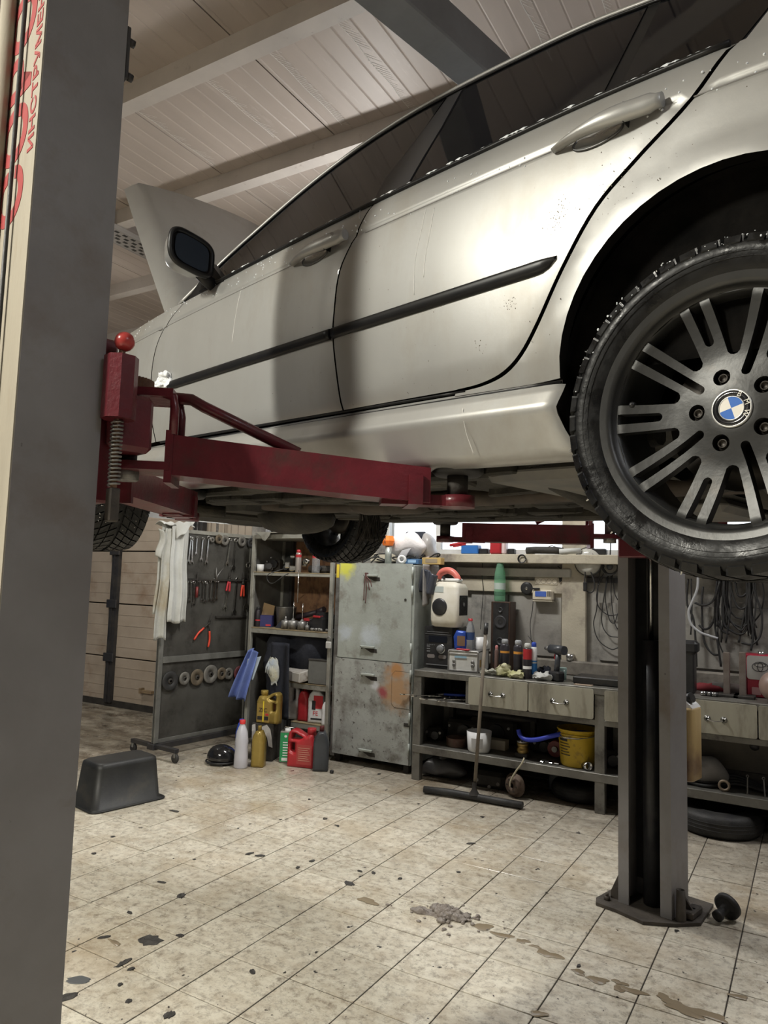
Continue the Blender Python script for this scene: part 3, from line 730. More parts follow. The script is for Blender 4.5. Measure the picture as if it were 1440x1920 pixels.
# door handles
def handle(x0, x1, z0, z1, par, s, key):
    # x0 = rear end, x1 = front tip; handle bar + end cap + flat cup with its recess shade coloured in
    q = MB(); N_ = 22; v = []; n = 10
    for i in range(N_+1):
        t = i/N_; x = x1+(x0-x1)*t; z = z1+(z0-z1)*t
        wdt = .004+.017*math.sin(min(1, t*1.35)*math.pi/2)**1.3; pr = .006+.040*math.sin(math.pi*min(1, .06+t*.80))**.7
        if t > .94: wdt *= .75
        for k in range(n):
            a = 2*math.pi*k/n; yy = pr-.013+.013*math.cos(a)
            v.append((x, s*(Yb(x, z)+yy), z+wdt*math.sin(a)))
    q.add(v, [(i*n+j, i*n+(j+1) % n, (i+1)*n+(j+1) % n, (i+1)*n+j) for i in range(N_) for j in range(n)], True)
    q.add(v, [tuple(range(n)), tuple(range(N_*n, (N_+1)*n))])
    h = q.build('door_handle', M_paint, par)
    xc = x1+(x0-x1)*.42; zc_ = z1+(z0-z1)*.42-.010
    el = [(xc+.056*math.cos(2*math.pi*i/36), zc_+.021*math.sin(2*math.pi*i/36)+(-.057)*math.cos(2*math.pi*i/36)*.06) for i in range(36)]
    q = MB(); c0_ = (xc, s*(Yb(xc, zc_)+.0006), zc_); ring = [(x, s*(Yb(x, z)+.0022), z) for x, z in el]; q.add([c0_]+ring, [(0, i+1, (i+1) % 36+1) for i in range(36)], True)
    q.build('handle_cup', mat('cup shade', (.36, .36, .35), .18, .6), par)
    q = MB(); q.tube(ring[16:36]+ring[:4], .0028, 6); q.build('cup_edge', mat('cup edge', (.10, .10, .10), .3, .5), par)  # dark tube colouring in the recess shade at the cup's lower edge
    q = MB(); t = .70; xa = x1+(x0-x1)*t; za = z1+(z0-z1)*t; q.box(xa-.001, xa+.001, min(s*(Yb(xa, za)), s*(Yb(xa, za)+.0345)), max(s*(Yb(xa, za)), s*(Yb(xa, za)+.0345)), za-.021, za+.021); q.build('handle_joint', M_trim, par)
    if key:
        t = .85; xk = x1+(x0-x1)*t; zk = z1+(z0-z1)*t+.006; MB().cyl((xk, s*(Yb(xk, zk)+.02), zk), (xk, s*(Yb(xk, zk)+.036), zk), .008, n=16).build('key_lock', M_steel, par)
for s in (1, -1):
    handle(.118, .362, .622, .608, DOORS[('r', s)], s, False); handle(1.028, 1.272, .612, .590, DOORS[('f', s)], s, s > 0)
# side glass on the leaning plane
RAIL = [(2.02, .645), (1.93, .725), (1.81, .820), (1.694, .893), (1.568, .970), (1.432, 1.036), (1.257, 1.093), (1.063, 1.125), (.869, 1.128), (.666, 1.117), (.446, 1.098), (.291, 1.066), (.10, 1.02), (-.10, .97), (-.26, .92)]
railz = lambda x: sinterp(sorted(RAIL), x)
def gl(x, z): 
    bow = -.012*((x-.9)/1.0)**2
    return (x, GY(z)-.006+bow, z)
def tops(xa, xb, d=.02, n=12): return [(xa+(xb-xa)*i/n, railz(xa+(xb-xa)*i/n)-d) for i in range(n+1)]
wf = beltpts(1.005, 1.80, 8) + [(1.845, .765)] + tops(1.80, .91, .02)[1:]
wr = beltpts(.30, .868, 8) + tops(.83, .262, .02)
wq = [(.006, .722), (.13, .723), (.255, .725)] + tops(.228, .10, .02) + [(-.02, .962), (-.062, .918), (-.062, .862), (-.032, .795)]
for nm, pl in (('window_pane', wf), ('window_pane', wr), ('window_pane', wq)):
    panel(nm, M_tint, car, pl, gl, .06, .004)
# black frame sheet behind the panes, visible as pillar and divider
fr = [(-.012, .715)] + beltpts(.02, 1.9, 14) + [(1.95, .70)] + tops(1.88, .08, .004, 26) + [(-.03, .968), (-.074, .92), (-.074, .86), (-.045, .795)]
panel('window_frame', M_trim, car, fr, lambda x, z: (x, gl(x, z)[1]-.003, z), .06, .02)
bp = [(.872, .715), (1.0, .715), (1.0, .82), (.945, .95), (.895, 1.10), (.842, 1.10), (.848, .95), (.865, .82)]
panel('pillar_cover', mat('pillar cover', (.035, .035, .037), .35), car, bp, lambda x, z: (x, gl(x, z)[1]+.003, z), .05, .006)
# roof rail strips, roof, windscreen, rear window, cowl
for s in (1, -1):
    pts = smooth2([(x, 0, z) for x, z in RAIL], 4); q = MB()
    q.tube([(p[0], s*(gl(p[0], p[2])[1]+.002), p[2]-.002) for p in pts], .0075, 8); q.build('roof_rail', M_paint, car)
    q = MB(); q.tube([(p[0], s*(gl(p[0], p[2]-.016)[1]+.003), p[2]-.016) for p in pts[4:-10]], .004, 6); q.build('window_trim', M_trim, car)
    q = MB(); q.tube([(x, s*(Yb(x, sinterp(BELT, x)-.004)-.002), sinterp(BELT, x)) for x in [.01+i*.05 for i in range(38)]], .007, 6); q.build('belt_trim', M_trim, car)
RX = [x for x, z in RAIL]
def roof(u_, v_):
    x = 1.50+(-.22-1.50)*v_; zr = railz(x); yr = gl(x, zr)[1]; t = 2*u_-1
    return (x+.03*(1-t*t)*(1 if v_ < .5 else -1)*abs(2*v_-1), yr*t, zr+.008+.052*(1-t**2)**.9)
MB().grid(roof, 24, 24).build('roof', M_paint, car)
def wscr(u_, v_):
    t = 2*u_-1; x0 = 2.02+.10*(1-t*t); z0 = .650+.015*(1-t*t); x1 = 1.50+.03*(1-t*t); z1 = railz(1.5)+.006+.052*(1-t**2)**.9
    y0 = gl(2.02, .66)[1]; y1 = gl(1.5, railz(1.5))[1]
    return (x0+(x1-x0)*v_, t*(y0+(y1-y0)*v_), z0+(z1-z0)*v_+.02*math.sin(math.pi*v_))
MB().grid(wscr, 20, 10).build('windscreen', M_tint, car)
def bscr(u_, v_):
    t = 2*u_-1; x0 = -.22-.03*(1-t*t); z0 = railz(-.22)+.008+.052*(1-t**2)**.9; x1 = -.60-.06*(1-t*t); z1 = .725+.02*(1-t*t)
    y0 = gl(-.22, railz(-.22))[1]; y1 = .70
    return (x0+(x1-x0)*v_, t*(y0+(y1-y0)*v_), z0+(z1-z0)*v_+.015*math.sin(math.pi*v_))
MB().grid(bscr, 20, 10).build('rear_window', M_tint, car)
MB().grid(lambda u_, v_: (-.60-.06*(1-(2*u_-1)**2)-v_*(.33+.02*(1-(2*u_-1)**2)), (2*u_-1)*.72*(1-.06*v_), .722+.022*(1-(2*u_-1)**2)-.035*v_*v_), 18, 8).build('trunk_lid', M_paint, car)
# tail and nose
TZ_ = [(-.13, -.84), (-.05, -.93), (.1, -.985), (.25, -.99), (.35, -.965), (.5, -.965), (.62, -.95), (.69, -.93)]
def tail(u_, v_):
    z = -.13+.82*v_; a = math.pi*(u_-.5); xe = sinterp(TZ_, z); xs0 = -.60; y0 = Yb(-.60, max(z, .08))-.004
    sa, ca = math.sin(a), math.cos(a)
    return (xs0+(xe-xs0)*abs(ca)**.55, y0*(1 if sa > 0 else -1)*abs(sa)**.45, z)
MB().grid(tail, 40, 16).build('rear_bumper', M_paint, car)
for s in (1, -1): MB().cbox((-.945, s*.60, .54), (.05, .24, .13), .02).build('tail_light', mat('tail light', (.35, .02, .02), .15, coat=.5), car)
NZ = [(-.10, 3.36), (0, 3.42), (.15, 3.46), (.30, 3.45), (.42, 3.40), (.49, 3.33)]
def nose(u_, v_):
    z = -.10+.59*v_; a = math.pi*(u_-.5); xe = sinterp(NZ, z); xs0 = 3.22; y0 = Yb(3.22, max(z, .1))-.004
    sa, ca = math.sin(a), math.cos(a)
    return (xs0+(xe-xs0)*abs(ca)**.6, y0*(1 if sa > 0 else -1)*abs(sa)**.5, z)
MB().grid(nose, 40, 12).build('front_bumper', M_paint, car)
for s in (1, -1):
    MB().cbox((3.37, s*.52, .38), (.12, .30, .11), .03).build('headlight', M_tint, car)
    q = MB(); q.lathe([(.02, -.02), (.075, -.02), (.085, .0), (.075, .02), (.06, .015)], (3.44, s*.11, .36), 0, 20); q.build('grille', M_steel, car)
# engine bay under the open hood
q = MB(); q.box(2.15, 3.25, -.70, .70, .10, .34); q.box(2.25, 2.9, -.30, .22, .34, .44, .03); q.box(2.3, 2.55, .35, .6, .34, .46, .02); q.box(2.9, 3.15, -.55, .5, .34, .42, .02); q.build('engine_bay', M_liner, car)
# hood hinged at the windscreen
def hood(off):
    def f(u_, v_):
        t = 2*u_-1; a = R(53.2)
        along = v_*1.19+ .05*(1-t*t)*(v_*1.4-.35); crown = .045*(1-t*t)-.035*(v_-.35)**2*2+off
        w = (.715-.075*v_**2)*(1-.02*(1-v_))
        if abs(t) > .92: crown -= (abs(t)-.92)**1.2*1.1
        return (2.19+along*math.cos(a)-crown*math.sin(a), t*w, .60+along*math.sin(a)+crown*math.cos(a))
    return f
MB().grid(hood(0), 40, 26).build('hood', M_paint, car)
MB().grid(lambda u_, v_: hood(-.022)(.01+.98*u_, .01+.98*v_), 30, 20).build('hood_liner', M_liner, car)
q = MB(); f0, f1 = hood(0), hood(-.022)
for s in (0, 1):
    q.add([f0(s, i/24) for i in range(25)]+[f1(.01+.98*s, .01+.98*i/24) for i in range(25)], [(i, i+1, 26+i, 25+i) for i in range(24)], True)
for e in (0, 1): q.add([f0(i/24, e) for i in range(25)]+[f1(.01+.98*i/24, .01+.98*e) for i in range(25)], [(i, i+1, 26+i, 25+i) for i in range(24)], True)
q.build('hood_edge', M_paint, car)
for s in (1, -1): MB().cyl((2.30, s*.62, .45), (2.62, s*.60, 1.08), .009, n=8).build('hood_strut', M_steel, car)
# door mirrors
for s in (1, -1):
    q = MB(); nU, nV = 24, 10
    def mir(u_, v_):
        a = 2*math.pi*u_; ca, sa = math.cos(a), math.sin(a); p = v_
        yy = .945+.082*math.copysign(abs(ca)**.55, ca); zz = .728+(.058+.010*(yy-.945)/.08)*math.copysign(abs(sa)**.55, sa)-.14*(yy-.945)*0
        if sa < 0: zz += .24*(yy-.945)-.004
        k = math.cos(p*math.pi/2)**.55; 
        return (1.735+.115*math.sin(p*math.pi/2)-.03*(yy-.945), s*(.945+(yy-.945)*k-.02*p), .728+(zz-.728)*k)
    q.grid(mir, nU, nV); M_mb = mat('mirror shell', (.40, .40, .39), .3, .5, coat=.3)
    mo = q.build('door_mirror', M_mb, car)
    ring = [Vector(mir(i/36, 0)) for i in range(37)]
    q = MB(); q.tube([p+Vector((-.004, 0, 0)) for p in ring], .010, 8, False); c0 = sum(ring[:-1], Vector())/36
    rim = [(c0+(p-c0)*.98) for p in ring[:-1]]; q.add(rim, [tuple(range(36))]); q.build('mirror_rim', M_trim, mo)
    q = MB(); gp = [(c0+(p-c0)*.82+Vector((-.009, 0, 0))) for p in ring[:-1]]; q.add(gp, [tuple(range(36))]); q.build('mirror_glass', mat('mirror glass', (.10, .125, .17), .12, .6, spec=.8), mo)
    q = MB(); q.tube([(1.775, s*.80, .652), (1.775, s*.855, .668), (1.765, s*.90, .682)], lambda t: .026-.008*t, 8); q.build('mirror_arm', M_trim, mo)
    q = MB(); q.prism([(1.70, .655), (1.95, .640), (1.86, .70), (1.80, .75)], 1, min(s*.80, s*.828), max(s*.80, s*.828)); q.build('mirror_base', M_trim, mo)
# fuel of snow along the belt line, on the front sill and on the mirror
rr = random.Random(11); q = MB()
x = .05
while x < 1.8:
    if not .98 < x < 1.05 and rr.random() < .8:
        z = sinterp(BELT, x); q.sphere((x, Yb(x, z-.004)-.004, z+.004), rr.uniform(.004, .009), 7, 5, (1.9, 1, .8))
    x += rr.uniform(.008, .022)
for k in range(150):
    x = rr.uniform(-.1, 2.9); z = rr.uniform(.60, .66) if x < 1.9 else sinterp(FT, x)-rr.uniform(0, .05); q.sphere((x, Yb(x, z), z), rr.uniform(.0012, .003), 6, 4)
o = q.build('snow_crumbs', M_snow, car, merge=False); o['kind'] = 'stuff'
q = MB(); q.sphere((1.985, .872, .325), .034, 34, 24, (1.0, .5, 1.15)); q.rough(.026, 34); q.rough(.008, 110); q.build('snow_clump', M_snow, car)
# small amber side repeater on the fender
q = MB(); q.sphere((2.235, Yb(2.235, .36), .36), .02, 14, 8, (1.3, .4, .9)); q.build('side_repeater', mat('repeater lens', (.72, .62, .36), .2, coat=.4), car)
# dark tubes colouring in the shade of the swage crease, dried water streaks and mud specks on the doors
M_crease_shade = mat('groove grime', (.17, .165, .155), .5, .2)  # dark colour for the crease shade, not grime
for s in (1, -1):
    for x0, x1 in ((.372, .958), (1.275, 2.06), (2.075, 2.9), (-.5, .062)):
        q = MB(); k_ = max(4, int((x1-x0)/.03)); q.tube([(x0+(x1-x0)*i/k_, s*(Yb(x0+(x1-x0)*i/k_, sinterp(ZC, x0+(x1-x0)*i/k_)-.0075)-.0004), sinterp(ZC, x0+(x1-x0)*i/k_)-.0075) for i in range(k_+1)], .0016, 5); q.build('swage_groove', M_crease_shade, car)  # dark tube colouring in the crease shade
M_streak = mat('dried streak', (.72, .72, .69), .5)
for pts in ([(.735, .60), (.740, .55), (.752, .48), (.755, .42), (.752, .372)], [(.705, .59), (.712, .52), (.720, .46), (.722, .41)], [(.585, .06), (.580, .03), (.570, -.01), (.560, -.05)], [(1.55, .59), (1.56, .5), (1.565, .40)], [(1.02, .70), (1.0, .66)]):
    q = MB(); sp = smooth2(pts, 6); q.tube([(x, (Yb(x, z) if z > .1 else .862-max(0, -z)*.35)+.0002, z) for x, z in sp], lambda t: .0007+.0003*math.sin(t*9), 5); q.build('water_streak', M_streak, car)
rr = random.Random(23); q = MB()
for cx, cz, n_, sp_ in ((.345, .455, 70, .016), (.462, .285, 30, .009), (.545, .205, 18, .008), (.23, .475, 30, .03), (.30, .20, 60, .10), (.75, .15, 60, .14), (.14, .50, 40, .05), (1.2, .20, 50, .15)):
    for k in range(n_):
        x = cx+rr.gauss(0, sp_); z = cz+rr.gauss(0, sp_*1.1)
        if .12 < z < .6 and math.hypot(x/.338, (z-.088)/.362) > 1.05: q.sphere((x, Yb(x, z), z), rr.uniform(.0003, .0013), 6, 4, (1, .4, 1.2))
o = q.build('mud_specks', mat('mud specks', (.13, .105, .08), .8), car, merge=False); o['kind'] = 'stuff'
# wheel arch liners
for k in (0, 1):
    for s in (1, -1):
        xa, za, a, b = ARCH[k]; q = MB()
        q.lathe([(1.0, 0), (1.02, .12), (1.02, .30), (.9, .36), (.2, .36)], (0, 0, 0), 1, 30, True, R(-12), R(192))
        q.v = [(xa+x*a*1.03, s*(.80*sinterp(PF, xa)+.02-y), za+z*b*1.03) for x, y, z in q.v]; q.build('arch_liner', M_liner, car)
# underbody
q = MB()
from mathutils import noise as mnoise
def pan(u_, v_):
    x = .34+u_*2.05; y = (2*v_-1)*.76; z = -.04-.015*math.sin(x*9)*math.sin(y*8)+.015*mnoise.noise(Vector((x*9, y*9, 0)))
    if abs(y) < .16: z += .05*math.cos(y/.16*math.pi/2)
    return (x, y, z)
q.grid(pan, 60, 40); q.build('floor_pan', M_under, car)
q = MB(); q.box(-.95, .36, -.62, .62, .02, .06); q.build('rear_floor', M_under, car)
q = MB(); q.box(2.38, 3.3, -.60, .60, -.02, .05); q.build('front_tray', M_under, car)
q = MB()
for s in (1, -1): q.box(.5, 2.3, min(s*.60, s*.68), max(s*.60, s*.68), -.075, -.03, .01); q.box(1.3, 1.9, min(s*.28, s*.36), max(s*.28, s*.36), -.08, -.04, .01)
q.rough(.006, 14); q.build('chassis_rail', M_under, car)
q = MB(); q.tube(catmull([(2.5, .18, -.03), (2.1, .10, -.06), (1.6, .08, -.058), (1.0, .12, -.055), (.5, .14, -.05), (.2, -.1, -.02), (-.3, -.3, -.02), (-.9, -.35, -.02)], 5), .034, 10)
q.tube([(1.75, .09, -.06), (1.68, .09, -.06), (1.4, .09, -.06), (1.33, .09, -.06)], lambda t: .05 if .2 < t < .8 else .036, 12); q.build('exhaust', mat('exhaust', (.075, .06, .048), .6, .5, var=(.035, .028, .023), vscale=9), car)
q = MB(); q.tube([(.62, -.1, -.10), (.62, .1, -.10), (.55, .62, -.05), (.20, .66, .0)], .03, 10); q.tube([(.0, .62, .0), (.1, .2, -.06), (.1, -.2, -.06), (0, -.62, .0)], .035, 10); q.tube([(.25, .3, -.07), (-.2, .35, -.04)], .03, 8); q.tube([(.25, -.3, -.07), (-.2, -.35, -.04)], .03, 8); q.sphere((.1, 0, -.03), .12, 14, 10, (1.2, .9, .8)); q.build('rear_axle', M_under, car)
for s in (1, -1): MB().box(.36, .66, min(s*.22, s*.68), max(s*.22, s*.68), -.09, -.045, .02).build('tank_cover', mat('tank cover', (.10, .10, .10), .6, 0, var=(.16, .15, .13), vscale=8), car)
q = MB()
for s in (1, -1):
    q.tube([(2.40, s*.30, -.10), (2.55, s*.48, -.09), (2.72, s*.62, -.06)], .026, 8); q.tube([(2.95, s*.28, -.07), (2.85, s*.45, -.07), (2.74, s*.62, -.06)], .022, 8)
    q.cyl((2.72, s*.60, -.05), (2.71, s*.52, .40), .03, n=10)
q.box(2.55, 2.95, -.32, .32, -.12, -.05, .02); q.build('front_axle', M_under, car)
q = MB(); q.sphere((2.28, -.02, -.10), .17, 16, 10, (1.5, .8, .5)); q.box(2.3, 3.1, -.28, .28, -.09, .1, .03); q.rough(.008, 12); q.build('engine_sump', M_under, car)
q = MB(); rr = random.Random(2)
for k in range(70):
    x = rr.uniform(.4, 2.2); y = rr.uniform(-.7, .7); L = rr.uniform(.08, .35)
    q.box(x, x+L, y, y+rr.uniform(.02, .08), -.078, -.02, .006)
q.rough(.012, 10); q.build('underbody_ribs', M_under, car)
q = MB()
for k in range(60):
    x = 1.9+rr.uniform(-.03, .03); y = -.15+rr.uniform(-.05, .05); q.tube([(x, y, -.08), (x+rr.uniform(-.02, .02), y, -.13), (x+rr.uniform(-.03, .03), y+rr.uniform(-.02, .02), -.19-rr.uniform(0, .02))], .003, 4)
q.build('frayed_boot', M_dark, car, merge=False)['kind'] = 'stuff'
# ------------------------------------------------------------------ wheels
M_tyre = mat('wet tyre rubber', (.004, .004, .0045), .40, 0, var=(.008, .008, .0078), vscale=14, bump=.12, bscale=60, rvar=.2, spec=.32)
M_rim = mat('dull grey alloy', (.055, .055, .054), .40, .65, var=(.038, .038, .037), vscale=7, dirt=(.05, .045, .04), dscale=9, dlo=.58, dhi=.75, bump=.05)
M_disc = mat('brake steel', (.06, .054, .048), .5, .6, var=(.03, .024, .02), vscale=12)
wheel = empty('wheel', (0, .7375, 0), 0, car)
mb = MB()
half = [(.225, .085), (.246, .104), (.258, .110), (.265, .112), (.279, .1175), (.291, .1165), (.300, .111), (.3065, .100), (.3095, .080), (.3105, .03)]
pr = [(r, -y) for r, y in half]+[(r, y) for r, y in half[::-1]]
mb.lathe(pr, (0, 0, 0), 1, 96); 
for r0, y0 in ((.2665, .1128), (.2755, .1160)): mb.lathe([(r0, y0-.002), (r0+.001, y0+.0022), (r0+.0025, y0-.001)], (0, 0, 0), 1, 96)
mb.build('tyre', M_tyre, wheel)
# tread blocks of a directional winter tyre
mb = MB(); NP = 46
def tp(th, y, r): return (r*math.cos(th), y, r*math.sin(th))
for k in range(NP):
    for s in (-1, 1):
        t0 = 2*math.pi*(k+(.5 if s > 0 else 0))/NP
        for ya, yb, ro in ((.007, .036, .3185), (.041, .074, .3183), (.080, .1135, .3165)):
            sw = lambda y: 2.4*abs(y)*(1 if True else 1)
            dt = 2*math.pi/NP*.80; vs_ = []
            for r_in in (0, 1):
                for y, e in ((ya, 0), (yb, 1)):
                    for q in (0, 1):
                        r = (.308 if not e or yb < .1 else .296) if r_in == 0 else (ro if not (e and yb > .1) else .3085)
                        vs_.append(tp(t0+sw(y)+dt*q, s*y, r))
            mb.add(vs_, [(4, 5, 7, 6), (0, 1, 5, 4), (2, 6, 7, 3), (0, 4, 6, 2), (1, 3, 7, 5)])
        # shoulder lug running down the side wall
        y = .1145; vs_ = []
        for r, yy in ((.3085, .1135), (.294, .1185), (.292, .1165), (.304, .109)):
            for q in (0, 1): vs_.append(tp(t0+2.4*.1135+2*math.pi/NP*.70*q, s*yy, r))
        mb.add(vs_, [(0, 1, 3, 2), (2, 3, 5, 4), (0, 2, 4, 6), (1, 7, 5, 3)])
o = mb.build('tread', M_tyre, wheel, merge=False); o['kind'] = 'stuff'
mb = MB(); rr = random.Random(4)
for k in range(110):
    th = rr.uniform(0, 2*math.pi); y = rr.choice((-.095, -.058, -.02, .02, .058, .095))+rr.uniform(-.008, .008)
    mb.cyl(tp(th, y, .314), tp(th, y, .3198), .0028, .0018, 6)
mb.build('studs', M_chrome, wheel, merge=False)['kind'] = 'stuff'
mb = MB()   # small clumps of wet snow stuck on the shoulder
for k in range(130):
    th = rr.uniform(.2, 3.4); y = rr.choice((.1165, .113, .105)); r = {.1165: .297, .113: .305, .105: .312}[y]+rr.uniform(-.006, .006); mb.sphere(tp(th, y, r), rr.uniform(.0006, .0019), 6, 4, (rr.uniform(.7, 2), .8, rr.uniform(.7, 2)))
mb.build('snow_crumbs', M_snow, wheel, merge=False)['kind'] = 'stuff'
# rim barrel and lip
mb = MB()
mb.lathe([(.205, -.105), (.2, -.06), (.198, 0), (.196, .05), (.198, .074), (.202, .080), (.2055, .083), (.2075, .092), (.2110, .0985), (.216, .1005), (.232, .1055), (.2385, .1075), (.241, .105), (.240, .100), (.230, .096)], (0, 0, 0), 1, 96)
mb.build('rim_barrel', M_rim, wheel)
# spoke sheet with ten twin spokes
holes = []
def pol(r, a): return (r*math.cos(a), r*math.sin(a))
def slot(r0, r1, a, w0, w1):
    # rounded at the inner end, flaring at the outer end
    pts = []
    for k in range(9):
        b = math.pi/2+math.pi*k/8; pts.append((r0+w0+w0*math.cos(b), w0*math.sin(b)))
    pts = pts[::-1]
    pts = [(r0+w0, w0)]+[(r0+w0-w0*math.sin(math.pi*k/8), w0*math.cos(math.pi*k/8)) for k in range(1, 8)]+[(r0+w0, -w0), (r1, -w1), (r1, w1)]
    return [(x*math.cos(a)-y*math.sin(a), x*math.sin(a)+y*math.cos(a)) for x, y in pts]
A36 = math.pi/5; sw_in, sw_out = .0195, .0215
for k in range(10):
    a = k*A36
    holes.append(slot(.122 if k % 2 == 0 else .060, .2005, a, .0078, .0098))
    b = a+A36/2      # window between neighbouring pairs
    r0, r1 = .101, .2005; w0, w1 = .006, .0375
    ws = []
    for t in (0, .25, .5, .75, 1.0):
        r = .1075+(r1-.1075)*t; half_gap = r*math.sin(A36/2)-(.0078+.0150+.0035*t)*math.cos(A36/2)
        ws.append((r, max(.006, half_gap)))
    wi = ws[0][1]
    pts = [(ws[0][0]-wi*math.sin(math.pi*k2/6), wi*math.cos(math.pi*k2/6)) for k2 in range(0, 7)]
    pts = [(r, w) for r, w in ws[::-1]]+pts[1:]+[(r, -w) for r, w in ws[1:]]
    holes.append([(x*math.cos(b)-y*math.sin(b), x*math.sin(b)+y*math.cos(b)) for x, y in pts])
bolt_a = [k*2*A36 for k in range(5)]
for a in bolt_a:
    c = pol(.060, a); holes.append([(c[0]+.0145*math.cos(2*math.pi*i/21), c[1]+.0145*math.sin(2*math.pi*i/21)) for i in range(21)])
outer = [pol(.203, 2*math.pi*i/120) for i in range(120)]
FPR = [(0, .068), (.04, .068), (.05, .066), (.075, .0625), (.10, .061), (.14, .066), (.18, .076), (.195, .081), (.204, .080)]
rv, fs, BL = patch(outer, .009, holes)
mb = MB(); bset = set(i for b in BL for i in b)
P = [Vector((x, sinterp(FPR, math.hypot(x, z)), z)) for i, (x, z) in enumerate(rv)]
mb.add(P, fs, True)
for b in BL:
    n = len(b); v = [P[i] for i in b]+[P[i]+Vector((0, -.026, 0)) for i in b]; mb.add(v, [(i, (i+1) % n, n+(i+1) % n, n+i) for i in range(n)], True)
mb.add([p+Vector((0, -.026, 0)) for p in P], [f[::-1] for f in fs], True)
mb.build('spokes', M_rim, wheel, merge=False, recalc=True)
mb = MB(); mb.lathe([(0, .02), (.075, .02), (.08, .03)], (0, 0, 0), 1, 30); mb.build('hub', M_disc, wheel)
bolt = MB(); bolt.lathe([(.0085, .046), (.0085, .056), (.0065, .058), (.0065, .052), (0, .052)], (0, 0, 0), 1, 12); bolt.lathe([(.013, .040), (.0125, .048), (.009, .050)], (0, 0, 0), 1, 16)
bme = bolt.mesh('wheel_bolt'); bme.materials.append(M_disc)
for a in bolt_a:
    o = bpy.data.objects.new('wheel_bolt', bme); c = pol(.060, a); o.location = (c[0], 0, c[1]); link(o, wheel)
mb = MB(); mb.sphere((.178*math.cos(.15), .07, .178*math.sin(.15)), .0065, 12, 8, (1, 1.6, 1)); mb.build('valve', M_black, wheel)
# centre badge: black ring with letters, quartered disc
M_bk = mat('badge black', (.012, .012, .014), .2, coat=.4); M_sl = mat('badge silver', (.6, .6, .58), .3, .6); M_bl = mat('badge blue', (.045, .15, .50), .25, coat=.4); M_wh = mat('badge white', (.72, .69, .62), .35)
MB().lathe([(.0335, .064), (.0335, .0705), (.0320, .0715), (.0305, .0712)], (0, 0, 0), 1, 48).build('badge_rim', M_sl, wheel)
MB().lathe([(.0318, .0700), (.0315, .0712), (.0205, .0716), (.0205, .070)], (0, 0, 0), 1, 48).build('badge_ring', M_bk, wheel)
MB().lathe([(.0212, .0712), (.0208, .0722), (.0196, .0722), (.0195, .0712)], (0, 0, 0), 1, 48).build('badge_line', M_sl, wheel)
rot = R(-72)
for k in range(4):
    q = MB(); pts = [(0, 0)]+[(.0197*math.cos(rot+k*math.pi/2+math.pi/2*i/10), .0197*math.sin(rot+k*math.pi/2+math.pi/2*i/10)) for i in range(11)]
    q.prism([(-x, z) for x, z in pts], 1, .068, .0715); q.build('badge_quarter', M_bl if k in (1, 3) else M_wh, wheel)
for ch, da in (('B', 42), ('M', 0), ('W', -42)):
    a = math.pi/2+R(da)+rot; c = (.0259*math.cos(a), .0259*math.sin(a)); b = a-math.pi/2
    Mx = Matrix(((-1, 0, 0, 0), (0, 0, 1, .0717), (0, 1, 0, 0), (0, 0, 0, 1))) @ Matrix.Translation((c[0], c[1], 0)) @ Matrix.Rotation(b, 4, 'Z')
    text_mesh(ch, .0125, 'badge_letter', M_wh, wheel, Mx, .0003)
mb = MB(); mb.lathe([(.06, -.03), (.145, -.03), (.145, -.008), (.06, -.008), (.06, -.03)], (0, 0, 0), 1, 48); mb.build('brake_disc', M_disc, wheel)
mb = MB(); mb.box(-.15, -.07, -.06, .012, -.09, .09, .015); mb.build('brake_caliper', M_under, wheel)
mb = MB(); mb.lathe([(.03, -.32), (.035, -.12), (.05, -.10), (.06, -.03)], (0, 0, 0), 1, 16); mb.build('axle_shaft', M_under, wheel)
RS = 1.085
for o in wheel.children:
    if o.name.split('.')[0] in ('rim_barrel', 'spokes', 'wheel_bolt', 'valve', 'badge_rim', 'badge_ring', 'badge_line', 'badge_quarter', 'badge_letter'):
        if o.name.startswith('wheel_bolt'): o.location = (o.location.x*RS, 0, o.location.z*RS); o.scale = (RS, 1, RS)
        else: o.scale = (RS, 1, RS)
def put(loc, rz):
    c = copy_tree(wheel, car); c.location = loc; c.rotation_euler = (0, 0, rz); return c
put((0, -.7375, 0), math.pi)
put((2.725, .735, .012), R(-6.6)); put((2.725, -.735, .012), math.pi-R(6.6))
